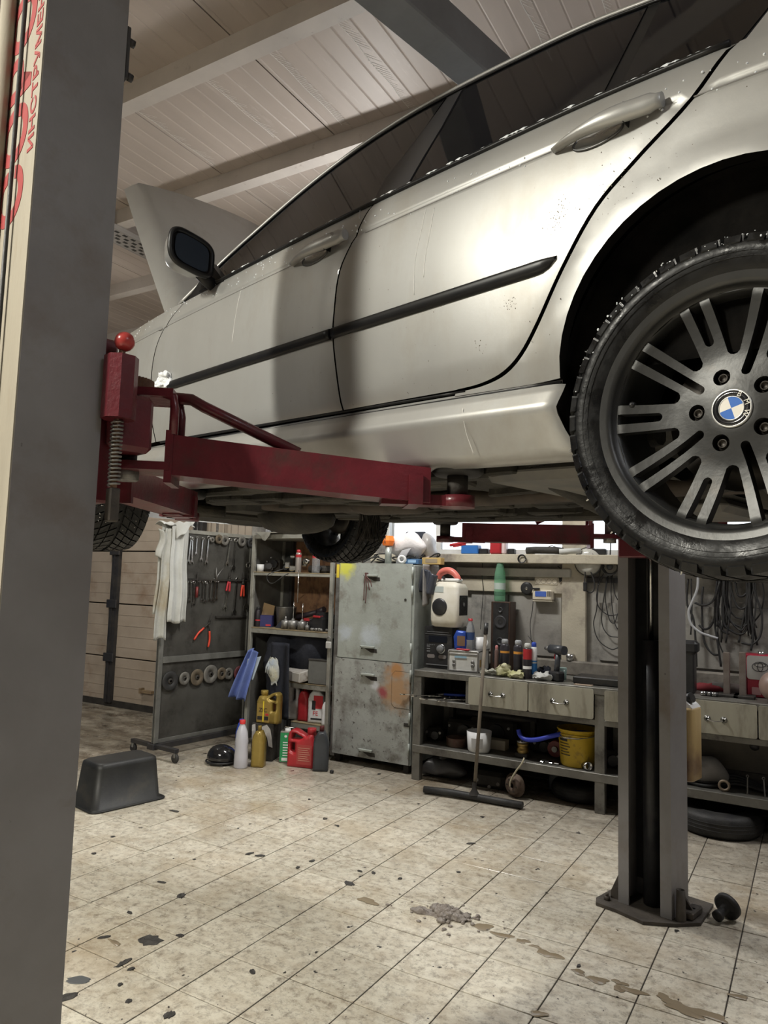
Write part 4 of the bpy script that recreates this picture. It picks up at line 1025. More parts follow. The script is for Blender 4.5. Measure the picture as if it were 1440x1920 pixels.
# ------------------------------------------------------------------ furniture along the back wall
def spots(m, lst, coord='Object'):
    """shaped paint stains: (centre, radius, colour) in object space"""
    nt = m.node_tree; N = nt.nodes; K = nt.links; p = N['Principled BSDF']
    tc = N.new('ShaderNodeTexCoord')
    nz = N.new('ShaderNodeTexNoise'); nz.inputs['Scale'].default_value = 14; nz.inputs['Detail'].default_value = 6; K.new(tc.outputs[coord], nz.inputs['Vector'])
    for c, r, colr in lst:
        d = N.new('ShaderNodeVectorMath'); d.operation = 'DISTANCE'; d.inputs[1].default_value = c; K.new(tc.outputs[coord], d.inputs[0])
        a = N.new('ShaderNodeMath'); a.operation = 'MULTIPLY_ADD'; a.inputs[1].default_value = r*1.3; a.inputs[2].default_value = -r*.65; K.new(nz.outputs['Fac'], a.inputs[0])
        b = N.new('ShaderNodeMath'); b.operation = 'ADD'; K.new(d.outputs['Value'], b.inputs[0]); K.new(a.outputs[0], b.inputs[1])
        mr = N.new('ShaderNodeMapRange'); mr.inputs['From Min'].default_value = r; mr.inputs['From Max'].default_value = r*.35; K.new(b.outputs[0], mr.inputs['Value'])
        x = N.new('ShaderNodeMix'); x.data_type = 'RGBA'; K.new(mr.outputs[0], x.inputs['Factor'])
        src = p.inputs['Base Color']
        if src.links: K.new(src.links[0].from_socket, x.inputs['A'])
        else: x.inputs['A'].default_value = src.default_value
        x.inputs['B'].default_value = (*colr, 1); K.new(x.outputs['Result'], p.inputs['Base Color'])
    return m
def slab(poly, y0, y1, holes=(), bev=.004, step=.02, sm=True):
    rv, fs, BL = patch(poly, step, holes); m = MB(); bs = set(i for b in BL for i in b)
    F = [Vector((x, y0+(bev if i in bs else 0), z)) for i, (x, z) in enumerate(rv)]; B = [Vector((x, y1-(bev if i in bs else 0), z)) for i, (x, z) in enumerate(rv)]
    m.add(F, fs, sm); m.add(B, [f[::-1] for f in fs], sm)
    for b in BL:
        n = len(b); m.add([F[i] for i in b]+[B[i] for i in b], [(i, (i+1) % n, n+(i+1) % n, n+i) for i in range(n)], True)
    return m
def rpoly(x0, x1, z0, z1, r, n=5):
    out = []
    for cx, cz, a in ((x1-r, z1-r, 0), (x0+r, z1-r, 90), (x0+r, z0+r, 180), (x1-r, z0+r, 270)):
        for k in range(n+1): out.append((cx+r*math.cos(R(a+90*k/n)), cz+r*math.sin(R(a+90*k/n))))
    return out
M_cab = mat('grey green enamel', (.40, .43, .40), .48, .1, var=(.31, .33, .30), vscale=4, dirt=(.13, .12, .10), dscale=7, dlo=.56, dhi=.74, bump=.1, dirt2=(.07, .06, .05), d2scale=30, d2lo=.66, d2hi=.72)
CX0, CX1, CY0, CY1 = -3.70, -2.905, 5.43, 5.95
cab = thing('metal_cabinet', 'scuffed grey green metal cabinet with paint overspray beside the open shelves', 'cabinet', (CX0, CY0, 0))
CW = CX1-CX0
q = MB(); q.box(0, CW, .014, .52, .07, 1.725, .004); q.build('body', M_cab, cab)
for a in (.03, CW-.08):
    for b in (.04, .45): MB().box(a, a+.05, b, b+.05, 0, .07, .003).build('foot', M_dark, cab)
M_cabu = spots(mat('cabinet upper enamel', (.40, .43, .40), .48, .1, var=(.31, .33, .30), vscale=4, dirt=(.17, .15, .12), dscale=6, dlo=.52, dhi=.74, bump=.1, dirt2=(.07, .06, .05), d2scale=30, d2lo=.66, d2hi=.72),
               [((.10, 0, 1.70), .13, (.62, .62, .10)), ((.38, 0, 1.10), .13, (.50, .55, .58)), ((.12, 0, 1.12), .09, (.48, .53, .57))])
M_cabl = spots(mat('cabinet lower enamel', (.41, .43, .41), .48, .1, var=(.32, .33, .31), vscale=4, dirt=(.12, .108, .09), dscale=5, dlo=.48, dhi=.68, bump=.1, dirt2=(.06, .05, .045), d2scale=24, d2lo=.59, d2hi=.66),
               [((.66, 0, .66), .20, (.43, .27, .15)), ((.64, 0, .84), .10, (.46, .24, .10)), ((.44, 0, .70), .055, (.60, .62, .64)), ((.52, 0, .64), .06, (.35, .08, .09))])
du = slab(rpoly(.045, CW-.02, .905, 1.735, .006), -.004, .014, (), .0, .12, False).build('door', M_cabu, cab)
dl = slab(rpoly(.025, CW-.01, .075, .898, .006), -.004, .014, (), .0, .12, False).build('door', M_cabl, cab)
MB().box(.0, .042, -.002, .02, .05, 1.735, .003).build('frame_post', M_steel, cab)
MB().box(.006, .036, -.003, -.0015, 1.60, 1.72).build('paint_patch', mat('yellow paint', (.65, .50, .05), .5), cab)
def slot_handle(par, cx, cz):
    q = MB(); q.box(cx-.08, cx+.055, -.030, -.004, cz-.006, cz+.012, .003); q.box(cx-.08, cx-.07, -.03, -.004, cz-.02, cz+.012, .002); q.build('handle', M_cab, par)
    MB().prism([(cx-.05, cz-.012), (cx+.075, cz-.012), (cx+.08, cz-.045), (cx+.02, cz-.045)], 1, -.0052, -.0038).build('handle_slot', M_dark, par)
slot_handle(du, .385, 1.625); slot_handle(du, .375, 1.010); slot_handle(dl, .385, .775); slot_handle(dl, .385, .14)
for zz in (1.66, 1.50, 1.02): MB().cyl((CW-.012, -.006, zz-.05), (CW-.012, -.006, zz+.05), .009, n=10).build('hinge', M_cab, du)
for zz in (.80, .45, .2): MB().cyl((CW-.008, -.006, zz-.05), (CW-.008, -.006, zz+.05), .009, n=10).build('hinge', M_cab, dl)
MB().cyl((CW-.075, -.008, 1.43), (CW-.075, -.004, 1.43), .011, n=14).build('lock', M_dark, du)
oc = [(.64, .83), (CW-.012, .83), (CW-.012, .53), (.64, .53), (.61, .56), (.61, .80)]
q = MB(); q.tube([(x, -.0045, z) for x, z in oc+[oc[0]]], .0022, 5); q.build('hatch_outline', M_dark, dl)
q = MB(); q.prism(oc, 1, -.0062, -.0040); q.build('hatch', M_cabl, dl)
MB().box(CW-.06, CW-.012, -.008, -.006, .385, .415).build('latch_hole', M_dark, dl)
rb = thing('ribbon', 'dark red ribbon tied to the top handle of the metal cabinet', 'ribbon', (CX0+.335, CY0-.03, 1.63))
for pts in ([(0, -.004, .012), (-.005, -.01, -.05), (-.012, -.006, -.12), (-.010, -.006, -.22)], [(0, -.004, .012), (.01, -.012, -.05), (.012, -.006, -.14), (.006, -.006, -.245)], [(0, -.005, .01), (.02, -.012, -.02), (.05, -.008, -.05), (.065, -.006, -.10)], [(0, -.004, .0), (.03, -.012, -.06), (.045, -.008, -.13)]):
    q = MB(); q.tube([(p.x, p.y, p.z) for p in catmull(pts, 5)], .0045, 5); q.build('strand', mat('ribbon cloth', (.11, .05, .045), .7), rb)
MB().box(-.008, .008, -.012, .028, -.006, .022, .003).build('knot', mat('ribbon cloth', (0, 0, 0)), rb)
# open shelf unit
SX0, SX1, SY0, SY1 = -4.70, -3.735, 5.43, 5.93
sh = thing('shelf_unit', 'open steel shelf unit with chipboard back left of the cabinet', 'shelf unit', (SX0, SY0, 0))
SW = SX1-SX0; M_shelf = mat('shelf steel', (.36, .36, .32), .5, .3, var=(.24, .23, .20), vscale=5, dirt=(.10, .09, .07), dscale=6, dlo=.55, dhi=.7)
M_osb = mat('chipboard', (.21, .105, .055), .65, 0, var=(.29, .16, .08), vscale=26, dirt=(.11, .055, .035), dscale=20, dlo=.5, dhi=.62, stretch=(1, 1, .5))
for x in (0, SW-.035):
    for y in (0, .465): MB().box(x, x+.035, y, y+.035, 0, 2.0, .003).build('post', M_shelf, sh)
for z_, x0 in ((1.955, 0), (1.602, 0), (1.055, 0), (.585, .42), (.235, .55)):
    o = MB().box(x0+.002, SW-.002, .004, .48, z_, z_+(.045 if z_ != 1.602 else .028), .003).build('shelf', M_shelf, sh)
    if z_ < 1.9: MB().box(x0+.004, SW-.036, .002, .47, z_+(.045 if z_ != 1.602 else .028), z_+(.052 if z_ != 1.602 else .036), .001).build('shelf_board', mat('shelf board', (.30, .24, .13), .7, 0, var=(.16, .12, .08), vscale=9), sh)
MB().box(.17, SW, .482, .5, .2, 2.0).build('back_panel', M_osb, sh)
MB().box(.0, .17, .482, .492, .05, 2.0).build('back_panel', mat('dark sheet', (.09, .085, .08), .6, .2, var=(.05, .05, .045), vscale=5), sh)
MB().box(.0, .006, .03, .48, .05, 2.0).build('side_panel', mat('side sheet', (.17, .165, .15), .55, .2, var=(.10, .095, .085), vscale=4), sh)
MB().box(.13, .165, .44, .48, .05, 2.0, .002).build('rear_post', M_rail, sh)
# tool board, an upright sheet on castors
BA, BB = Vector((-4.963, 4.567, 0)), Vector((-4.860, 5.626, 0)); BT = (BB-BA).normalized(); BRZ = math.atan2(BT.y, BT.x); BN = Vector((BT.y, -BT.x, 0)); BLn = (BB-BA).length
def onb(px, py, off=0.0):
    d = CR*((px-720)/FPX) - CU*((py-960)/FPX) + CF
    return CP + d*(((BA+BN*off)-CP).dot(BN)/d.dot(BN))
M_board = mat('dark oily sheet', (.105, .102, .092), .5, .35, var=(.065, .062, .055), vscale=3, dirt=(.03, .027, .024), dscale=3.5, dlo=.5, dhi=.68, bump=.1, dirt2=(.2, .19, .17), d2scale=12, d2lo=.68, d2hi=.76)
tb = thing('tool_board', 'dark upright metal tool board on castors with tools hung on it', 'tool board', BA, BRZ)
MB().box(.0, BLn, .002, .02, .12, 2.0, .002).build('sheet', M_board, tb)
M_bframe = mat('board frame', (.20, .20, .185), .5, .3, var=(.12, .12, .11), vscale=7)
for a, b_ in ((0, .045), (BLn-.04, BLn)): MB().box(a, b_, -.012, .03, .12, 2.0, .003).build('upright', M_bframe, tb)
MB().box(.0, BLn, -.010, .03, 1.965, 2.0, .002).build('top_rail', M_shelf, tb)
MB().box(.04, BLn-.04, -.008, .0, .12, .155, .002).build('bottom_rail', M_bframe, tb)
zr = onb(400, 1228).z
MB().box(.045, BLn-.04, -.016, .0, zr-.035, zr+.02, .002).build('tool_rail', M_bframe, tb)
for zz, a, b_ in ((onb(420, 1087).z, .22, BLn-.05), (onb(420, 1156).z, .62, BLn-.06)): MB().box(a, b_, -.022, .0, zz-.012, zz+.006, .001).build('hook_rail', M_dark, tb)
q = MB(); q.box(-.02, BLn, -.03, .06, .07, .12, .004); q.build('base_beam', M_rail, tb)
for a in (0.02, BLn-.06):
    q = MB(); q.box(a-.022, a+.022, -.30, .32, .085, .12, .003); q.build('foot_bar', M_rail, tb)
    for y in (-.28, .30):
        q = MB(); q.lathe([(.0, -.012), (.036, -.012), (.04, -.006), (.04, .006), (.036, .012), (0, .012)], (a, y, .041), 0, 18); q.build('castor', M_rubber, tb)
        MB().box(a-.018, a+.018, y-.014, y+.014, .045, .088, .003).build('castor_fork', M_steel, tb)
# workbench
BX0, BX1, BY0, BY1, BZ = -2.83, 2.3, 5.33, 5.955, .87
M_bench = mat('oily bench steel', (.20, .195, .175), .45, .4, var=(.12, .115, .10), vscale=5, dirt=(.05, .045, .04), dscale=6, dlo=.52, dhi=.7, bump=.15)
M_draw = mat('drawer paint', (.37, .355, .285), .5, .05, var=(.30, .285, .225), vscale=4, dirt=(.12, .105, .08), dscale=4, dlo=.50, dhi=.70, stretch=(1.5, 1, .35), dirt2=(.08, .07, .055), d2scale=22, d2lo=.66, d2hi=.71)
wb = thing('workbench', 'long grey steel workbench with worn cream drawers under the windows', 'workbench', (0, 0, 0))
MB().box(BX0, BX1, BY0, BY1, BZ-.05, BZ, .004).build('worktop', M_bench, wb)
legx = [BX0+.03, -1.335, .16, 1.65]
for x in legx: 
    MB().box(x-.035, x+.035, BY0+.005, BY0+.065, 0, BZ-.05, .003).build('leg', M_bench, wb)
    MB().box(x-.035, x+.035, BY1-.07, BY1-.01, 0, BZ-.05, .003).build('leg', M_bench, wb)
MB().box(BX0, BX1, BY0+.006, BY0+.05, .605, .645, .003).build('rail', M_bench, wb)
MB().box(BX0, BX1, BY0+.002, BY0+.05, .215, .275, .003).build('rail', M_bench, wb)
MB().box(BX0, BX1, BY0+.05, BY1-.02, .255, .272).build('lower_shelf', M_bench, wb)
MB().box(BX0, BX1, BY0+.05, BY1-.05, .632, .645).build('drawer_floor', M_bench, wb)
MB().box(BX0+.01, BX1, BY1-.012, BY1, .02, BZ-.05).build('back_sheet', M_dark, wb)
MB().box(BX0+.002, BX0+.01, BY0+.06, BY1-.02, .27, BZ-.05).build('side_sheet', M_bench, wb)
MB().box(-2.375, -2.345, BY0+.01, BY0+.05, .645, BZ-.05, .002).build('divider', M_bench, wb)
for k, (x0, x1) in enumerate(((-2.34, -1.862), (-1.854, -1.375), (-1.297, -.82), (-.812, -.335), (-.327, .12), (.20, .67), (.68, 1.15), (1.16, 1.60))):
    d = slab(rpoly(x0, x1, .648, BZ-.012 if k else BZ-.012, .014), BY0-.014, BY0+.012, (), .0, .1, False).build('drawer', M_draw, wb)
    xc = (x0+x1)/2-.005; zc_ = .745
    for s in (-1, 1):
        q = MB(); q.lathe([(.0, -.004), (.016, -.004), (.021, .003), (.010, .006), (.008, .02)], (0, 0, 0), 1, 14); q.v = [(x+xc+s*.05, BY0-.014-y, z+zc_) for x, y, z in q.v]; q.build('handle_rosette', M_chrome, d)
    q = MB(); q.tube([(xc-.05, BY0-.03, zc_), (xc-.04, BY0-.04, zc_-.006), (xc, BY0-.043, zc_-.012), (xc+.04, BY0-.04, zc_-.006), (xc+.05, BY0-.03, zc_)], .004, 6); q.build('handle', M_chrome, d)
MB().box(BX0+.06, BX1, BY1-.055, BY1+.02, BZ, .985, .01).build('back_ledge', mat('concrete', (.22, .20, .17), .8, 0, var=(.10, .09, .075), vscale=9, bump=.3, bscale=25), wb)
# ------------------------------------------------------------------ small things
def C_(name, c, r=.4, m=0.0, **k): return mat(name, c, r, m, **k)
M_gold = C_('gold plastic', (.34, .245, .06), .32, .35, var=(.26, .18, .04), vscale=6, coat=.2)
M_redp = C_('red plastic', (.42, .028, .035), .35, 0, var=(.30, .02, .025), vscale=6)
M_dgrey = C_('charcoal plastic', (.055, .06, .068), .33, 0, var=(.035, .038, .042), vscale=7)
M_clear = C_('clear plastic', (.85, .88, .92), .06, 0, trans=.85, ior=1.2, alpha=1)
M_greenp = C_('green bottle', (.40, .80, .55), .06, 0, trans=.8, ior=1.12)
M_blue = C_('blue plastic', (.03, .07, .42), .4)
M_cream = C_('cream plastic', (.62, .58, .48), .5, 0, var=(.48, .42, .32), vscale=6, dirt=(.28, .22, .15), dscale=7, dlo=.6, dhi=.78)
M_cloth = C_('pale work cloth', (.54, .55, .53), .9, 0, var=(.42, .42, .39), vscale=4, bump=.3, bscale=50)
M_clothd = spots(C_('soiled work cloth', (.48, .485, .455), .9, 0, var=(.36, .355, .315), vscale=5, bump=.3, bscale=50), [((.1, 0, -.5), .22, (.36, .32, .23)), ((-.02, 0, -.62), .2, (.33, .29, .21))])
M_txtd = C_('dark print', (.02, .02, .022), .5); M_txtw = C_('white print', (.75, .75, .74), .5); M_txty = C_('yellow print', (.85, .66, .04), .5); M_txtr = C_('red print', (.55, .03, .04), .5)
def front(name, m, par, x0, x1, z0, z1, y, r=.004):
    q = MB(); q.prism(rpoly(x0, x1, z0, z1, min(r, (x1-x0)*.45, (z1-z0)*.45), 3), 1, y-.0012, y+.0004); return q.build(name, m, par)
def ftext(txt, size, m, par, x, y, z, sx=1.0, rot=0):
    Mx = Matrix.Translation((x, y, z)) @ Matrix.Rotation(rot, 4, 'Y') @ Matrix(((1, 0, 0, 0), (0, 0, -1, 0), (0, 1, 0, 0), (0, 0, 0, 1)))
    return text_mesh(txt, size, 'print', m, par, Mx, .0004, 'CENTER', sx)
def lathe_thing(name, label, cat, loc, prof, m, cap=None, capm=None, group=None, n=24, sc=(1, 1)):
    t = thing(name, label, cat, loc, 0, group)
    q = MB().lathe(prof, (0, 0, 0), 2, n)
    if sc != (1, 1): q.v = [(x*sc[0], y*sc[1], z) for x, y, z in q.v]
    q.build('body', m, t)
    if cap: MB().lathe(cap, (0, 0, 0), 2, 18).build('cap', capm or M_black, t)
    return t
def cloth(fn, nu, nv, th=.004):
    m = MB(); A = [[Vector(fn(i/nu, j/nv)) for i in range(nu+1)] for j in range(nv+1)]
    def nrm(i, j):
        a = A[j][min(i+1, nu)]-A[j][max(i-1, 0)]; b = A[min(j+1, nv)][i]-A[max(j-1, 0)][i]; n = a.cross(b); return n.normalized() if n.length > 1e-9 else Vector((0, 0, 1))
    w = nu+1; F = [A[j][i] for j in range(nv+1) for i in range(w)]; B = [A[j][i]+nrm(i, j)*th for j in range(nv+1) for i in range(w)]
    fs = [(j*w+i, j*w+i+1, (j+1)*w+i+1, (j+1)*w+i) for j in range(nv) for i in range(nu)]
    rim = [i for i in range(w)]+[j*w+nu for j in range(1, nv+1)]+[nv*w+i for i in range(nu-1, -1, -1)]+[j*w for j in range(nv-1, 0, -1)]
    o = len(F); n = len(rim)
    m.add(F+B, fs+[tuple(o+k for k in f[::-1]) for f in fs]+[(rim[k], rim[(k+1) % n], o+rim[(k+1) % n], o+rim[k]) for k in range(n)], True); return m
# ---- black tub upside down on the floor
a, b_ = Vector((-4.107, 3.300, 0)), Vector((-4.005, 3.835, 0)); t_ = (b_-a).normalized(); rz = math.atan2(t_.y, t_.x)
tub = thing('plastic_tub', 'black plastic tub turned upside down on the floor tiles', 'tub', a, rz)
Lb = (b_-a).length; Wd = .36
def rr_ring(x0, x1, y0, y1, r, z, n=5):
    return [(x, y, z) for x, y in rpoly(x0, x1, y0, y1, r, n)]
q = MB(); rings = [rr_ring(.0, Lb, .0, Wd, .05, .001), rr_ring(.0, Lb, .0, Wd, .05, .016), rr_ring(.022, Lb-.022, .022, Wd-.022, .05, .02), rr_ring(.045, Lb-.045, .045, Wd-.045, .05, .265), rr_ring(.05, Lb-.05, .05, Wd-.05, .05, .288), rr_ring(.068, Lb-.068, .068, Wd-.068, .045, .30)]
n = len(rings[0]); v = [p for r_ in rings for p in r_]
q.add(v, [(k*n+i, k*n+(i+1) % n, (k+1)*n+(i+1) % n, (k+1)*n+i) for k in range(5) for i in range(n)], True); q.add(v, [tuple(range(5*n, 6*n))])
M_tub = C_('scuffed black plastic', (.012, .0125, .013), .5, 0, var=(.026, .026, .024), vscale=5, dirt=(.05, .042, .032), dscale=6, dlo=.55, dhi=.75, bump=.1)
q.build('body', M_tub, tub)
q = MB(); q.tube([(x, y, .007) for x, y in rpoly(-.004, Lb+.004, -.004, Wd+.004, .052)]+[(Lb+.004, Wd-.048, .007)], .0065, 6); q.build('rim', M_tub, tub)
# ---- hanging work jacket on the board corner
p = onb(318, 986, .03)
jk = thing('work_jacket', 'pale grey stained work jacket hanging over the tool board corner', 'jacket', (p.x, p.y, 2.01), BRZ)
def strip(x0, x1, zt, zb, off, fr, amp, taper=.0, seed=0, sway=0.0):
    def f(u_, v_):
        x = x0+(x1-x0)*u_; w = .35+.65*v_; y = -off-amp*w*math.sin(fr*u_*math.pi*2+seed)-amp*.4*w*math.sin(fr*2.7*u_*6+seed*2+v_*3)
        z = zt+(zb-zt)*v_+.012*math.sin(u_*9+seed)*v_
        return (x+taper*v_*(u_-.5)+sway*v_+.006*math.sin(v_*11+seed), y, z)
    return cloth(f, 26, 30)
strip(-.10, .16, .01, -.78, .022, 2.0, .014, .03, 1, -.03).build('back_panel', M_clothd, jk)
strip(-.075, .015, -.02, -.985, .045, 1.2, .016, .05, 2.2, -.05).build('sleeve', M_clothd, jk)
strip(-.02, .17, .02, -.845, .055, 1.8, .020, .02, .4, .02).build('front_panel', M_cloth, jk)
q = cloth(lambda u_, v_: (.02+.24*u_, -.05-.025*math.sin(u_*5)-.03*v_, .03+.07*u_-.13*v_*(1.1-u_)+.012*math.sin(u_*14)), 22, 10); q.build('collar', M_cloth, jk)
q = cloth(lambda u_, v_: (-.14+.07*u_+.02*math.sin(v_*5), -.03-.03*math.sin(u_*3.1), -.03-.24*v_-.03*u_), 12, 14); q.build('cuff', M_clothd, jk)
q = cloth(lambda u_, v_: (-.11+.33*u_, .06-.13*v_+.01*math.sin(u_*17), .012+.028*math.sin(math.pi*v_)+.006*math.sin(u_*23)), 22, 8); q.build('shoulder', M_cloth, jk)
# ---- wrenches, discs and pliers on the board
def wrench_mesh(L):
    s = L/.20; m = MB()
    m.lathe([(.009*s, -.004), (.0145*s, -.004), (.0155*s, 0), (.0145*s, .004), (.009*s, .004), (.009*s, -.004)], (0, 0, 0), 1, 16)
    m.prism([(-.0055*s, -.012*s), (.0055*s, -.012*s), (.0065*s, -L+.022*s), (-.0065*s, -L+.022*s)], 1, -.003, .003)
    j = [(-.007, .020), (-.016, .006), (-.0165, -.010), (-.010, -.020), (-.0075, -.018), (-.008, -.004), (0, .002), (.008, -.004), (.012, -.020), (.0165, -.012), (.0165, .006), (.007, .020)]
    m.prism([(x*s, z*s-L+.004*s) for x, z in j], 1, -.0038, .0038); return m
WM = {}
def wrench(px, pt, pb, label, group, tilt=0.0, m=None):
    a = onb(px, pt, .012); b = onb(px, pb, .012); L = round(max(.06, a.z-b.z), 2)
    if L not in WM: WM[L] = wrench_mesh(L).mesh('wrench')
    me = WM[L]
    if not me.materials: me.materials.append(M_chrome)
    o = bpy.data.objects.new('wrench', me); o.location = a; o.rotation_euler = (0, tilt, BRZ); link(o); tag(o, label, 'wrench', group); return o
up = 'steel combination wrench hanging in the top row of the tool board'
for px, pt, pb, tl in ((358.5, 1009, 1055, .08), (361, 1010, 1054, -.03), (369.6, 1008, 1039, .03), (380.5, 1010, 1050, .05), (391.5, 1008, 1055, .06), (431.7, 1012, 1058, .10), (442.5, 1013, 1066, .06)):
    wrench(px, pt, pb, up, 'wrenches in the top row', tl)
mid = 'short steel wrench hanging in the middle row of the tool board'
for px, pt, pb, tl in ((352, 1090, 1125, .0), (358.2, 1090, 1127, .02), (364, 1092, 1134, -.04), (374, 1090, 1116, 0), (381, 1090, 1126, .0), (386.5, 1092, 1128, 0), (394.5, 1090, 1126, .02), (402, 1087, 1124, .05), (404.5, 1089, 1126, .08), (408.5, 1090, 1124, .05)):
    wrench(px, pt, pb, mid, 'wrenches in the middle row', tl)
wrench(431.5, 1086, 1140, 'long wrench leaning left in the middle row below the red pliers', None, .16)
wrench(445, 1087, 1150, 'longest wrench with bent end at the right of the middle row', None, .06)
wrench(466, 1060, 1142, 'thin long wrench at the right edge of the tool board', None, .02)
def disc(px, py, r, m, label, group=None, hub=.3, nm='grinding_disc'):
    p = onb(px, py, .02); rr_ = r
    q = MB(); q.lathe([(rr_*hub, -.005), (rr_*.92, -.007), (rr_, -.003), (rr_, .004), (rr_*.9, .007), (rr_*hub, .007), (rr_*hub, -.005)], (0, 0, 0), 1, 28)
    t = tag(empty(nm, p, BRZ), label, 'disc', group); q.build('wheel', m, t)
    MB().lathe([(rr_*.12, -.011), (rr_*hub, -.009), (rr_*hub, .006), (rr_*.12, .006)], (0, 0, 0), 1, 16).build('hub', M_dark, t); return t
MD = [C_('disc rust', (.16, .13, .09), .7, .2, var=(.09, .07, .05), vscale=20), C_('disc grey', (.22, .21, .19), .6, .3, var=(.12, .115, .10), vscale=20), C_('disc black', (.03, .03, .03), .6), C_('disc maroon', (.10, .025, .03), .6)]
for px, py, rp, k, lb in ((398, 1012, .026, 1, 'small narrow grinding disc right of the top row wrenches'), (410.6, 1011, .045, 0, 'rusty grinding disc in the top row'), (422, 1013, .05, 1, 'grey purple grinding disc overlapping the rusty one'), (454, 1015, .05, 1, 'grinding disc with wide pale hub near the board corner'), (471, 1018, .05, 2, 'black disc on the outer corner of the tool board')):
    disc(px, py, rp, MD[k], lb)
for px, py, rp, k, lb in ((319, 1277, .085, 2, 'large black disc at the left of the lower row'), (346, 1272, .058, 1, 'small grey disc second in the lower row'), (369.6, 1270, .075, 0, 'brown fibre disc third in the lower row'), (395, 1264, .085, 1, 'largest pale disc in the middle of the lower row'), (415.7, 1263, .058, 0, 'small rusty disc right of the largest pale disc'), (429, 1263, .055, 1, 'small pale disc sixth in the lower row'), (449, 1262, .07, 3, 'maroon disc at the right of the lower row')):
    disc(px, py, rp, MD[k], lb)
def pliers(px, py, L, ang, label, spread=.35, hm=None, rz=0.0):
    p = onb(px, py, .018); t = tag(empty('pliers', p, BRZ), label, 'pliers'); t.rotation_euler = (0, rz, BRZ); hm = hm or C_('orange red grip', (.62, .06, .03), .4)
    for s in (-1, 1):
        MB().tube([(0, s*.002, 0), (s*.010, s*.002, L*.12), (s*.012*spread*2, s*.002, L*.34)], lambda u_: .007*(1-.6*u_), 6).build('jaw', M_dark, t)
        e = [(0, 0, 0), (-s*L*.10*spread*2, 0, -L*.2), (-s*L*.30*spread*1.7, 0, -L*.66)]
        MB().tube([(0, s*.002, 0), (-s*L*.10*spread*2, s*.002, -L*.2)], .006, 6).build('shank', M_dark, t)
        MB().tube(catmull([(-s*L*.10*spread*2, 0, -L*.2), (-s*L*.20*spread*2, 0, -L*.42), (-s*L*.25*spread*2, 0, -L*.66)], 4), .0095, 8).build('grip', hm, t)
    MB().lathe([(0, -.008), (.011, -.008), (.011, .008), (0, .008)], (0, 0, 0), 1, 12).build('rivet', M_dark, t); return t
pliers(392, 1169, .30, 0, 'open circlip pliers with orange red grips on the lower board area', .62, None, .42)
pliers(430.5, 1083, .20, 0, 'pliers with red grips in the middle row', .2, C_('dark red grip', (.42, .03, .04), .4), .1)
pliers(456, 1088, .24, 0, 'pliers with bright red handle at the right of the middle row', .16, None, 0)
sd = tag(empty('screwdriver', onb(369.6, 1100, .02), BRZ), 'red handled screwdriver among the middle row wrenches', 'screwdriver')
MB().cyl((0, 0, -.10), (0, 0, 0), .013, n=10).build('grip', C_('dull red grip', (.16, .025, .025), .45), sd); MB().cyl((0, 0, 0), (0, 0, .13), .005, n=8).build('shaft', M_dark, sd)
cut = tag(empty('snips', onb(407, 1082, .02), BRZ), 'open metal snips standing above the middle row', 'snips')
for s in (-1, 1): MB().tube([(0, 0, -.03), (s*.01, 0, .02), (.03+s*.045, 0, .09)], lambda u_: .008-.004*u_, 6).build('blade', M_steel, cut)
# ---- canisters and bottles on the floor and low shelves
def jug(name, label, loc, rz, w, d, h, m, kind, cat='canister', capm=None, group=None):
    t = thing(name, label, cat, loc, rz, group)
    if kind == 'handle_right':     # front silhouette with handle loop at upper right, neck upper left
        poly = [(-w/2, 0), (w/2, 0), (w/2, h*.80), (w*.47, h*.91), (w*.36, h*.96), (w*.22, h*.945), (-w*.10, h*.80), (-w*.16, h*.84), (-w*.36, h*.84), (-w*.42, h*.80), (-w/2, h*.66)]
        hole = [(w*.40, h*.40), (w*.40, h*.62), (w*.22, h*.66), (w*.22, h*.36)]; hole2 = [(w*.40, h*.70), (w*.39, h*.86), (w*.30, h*.895), (w*.05, h*.765), (w*.2, h*.72)]
        holes = [hole, hole2]; neck = -w*.26; nz = h*.84
    elif kind == 'handle_left':
        poly = [(-w/2, 0), (w/2, 0), (w/2, h*.62), (w*.44, h*.76), (w*.44, h*.84), (w*.26, h*.84), (w*.22, h*.78), (-w*.20, h*.93), (-w*.34, h*.95), (-w*.45, h*.88), (-w/2, h*.76)]
        holes = [[(-w*.40, h*.40), (-w*.22, h*.36), (-w*.22, h*.62), (-w*.40, h*.62)], [(-w*.38, h*.70), (-w*.05, h*.70), (w*.10, h*.76), (-w*.22, h*.86), (-w*.34, h*.86)]]; neck = w*.34; nz = h*.84
    elif kind == 'tall':           # jug with loop handle at the right
        poly = [(-w/2, 0), (w/2, 0), (w/2, h*.45), (w*.48, h*.75), (w*.30, h*.93), (w*.05, h), (-w*.15, h), (-w*.22, h*.92), (-w*.22, h*.52), (-w/2, h*.46)]
        holes = [[(w*.08, h*.45), (w*.30, h*.52), (w*.30, h*.78), (w*.08, h*.86)]]; neck = None; nz = h
    else:                          # plain bottle with sloped shoulder
        poly = [(-w/2, 0), (w/2, 0), (w/2, h*.62), (w*.36, h*.78), (w*.20, h*.88), (-w*.20, h*.88), (-w*.42, h*.76), (-w/2, h*.64)]
        holes = []; neck = 0; nz = h*.88
    slab(poly, -d/2, d/2, holes, min(.012, d*.14), .018).build('body', m, t)
    if neck is not None:
        r = min(w*.16, d*.36); MB().lathe([(r*.85, nz-.006), (r*.85, nz+.008), (r, nz+.009), (r, h-.002), (r*.9, h), (0, h)], (neck, 0, 0), 2, 18).build('cap', capm or m, t)
    return t
def fl(px, py): return atz(px, py, 0)
p = fl(451, 1439)
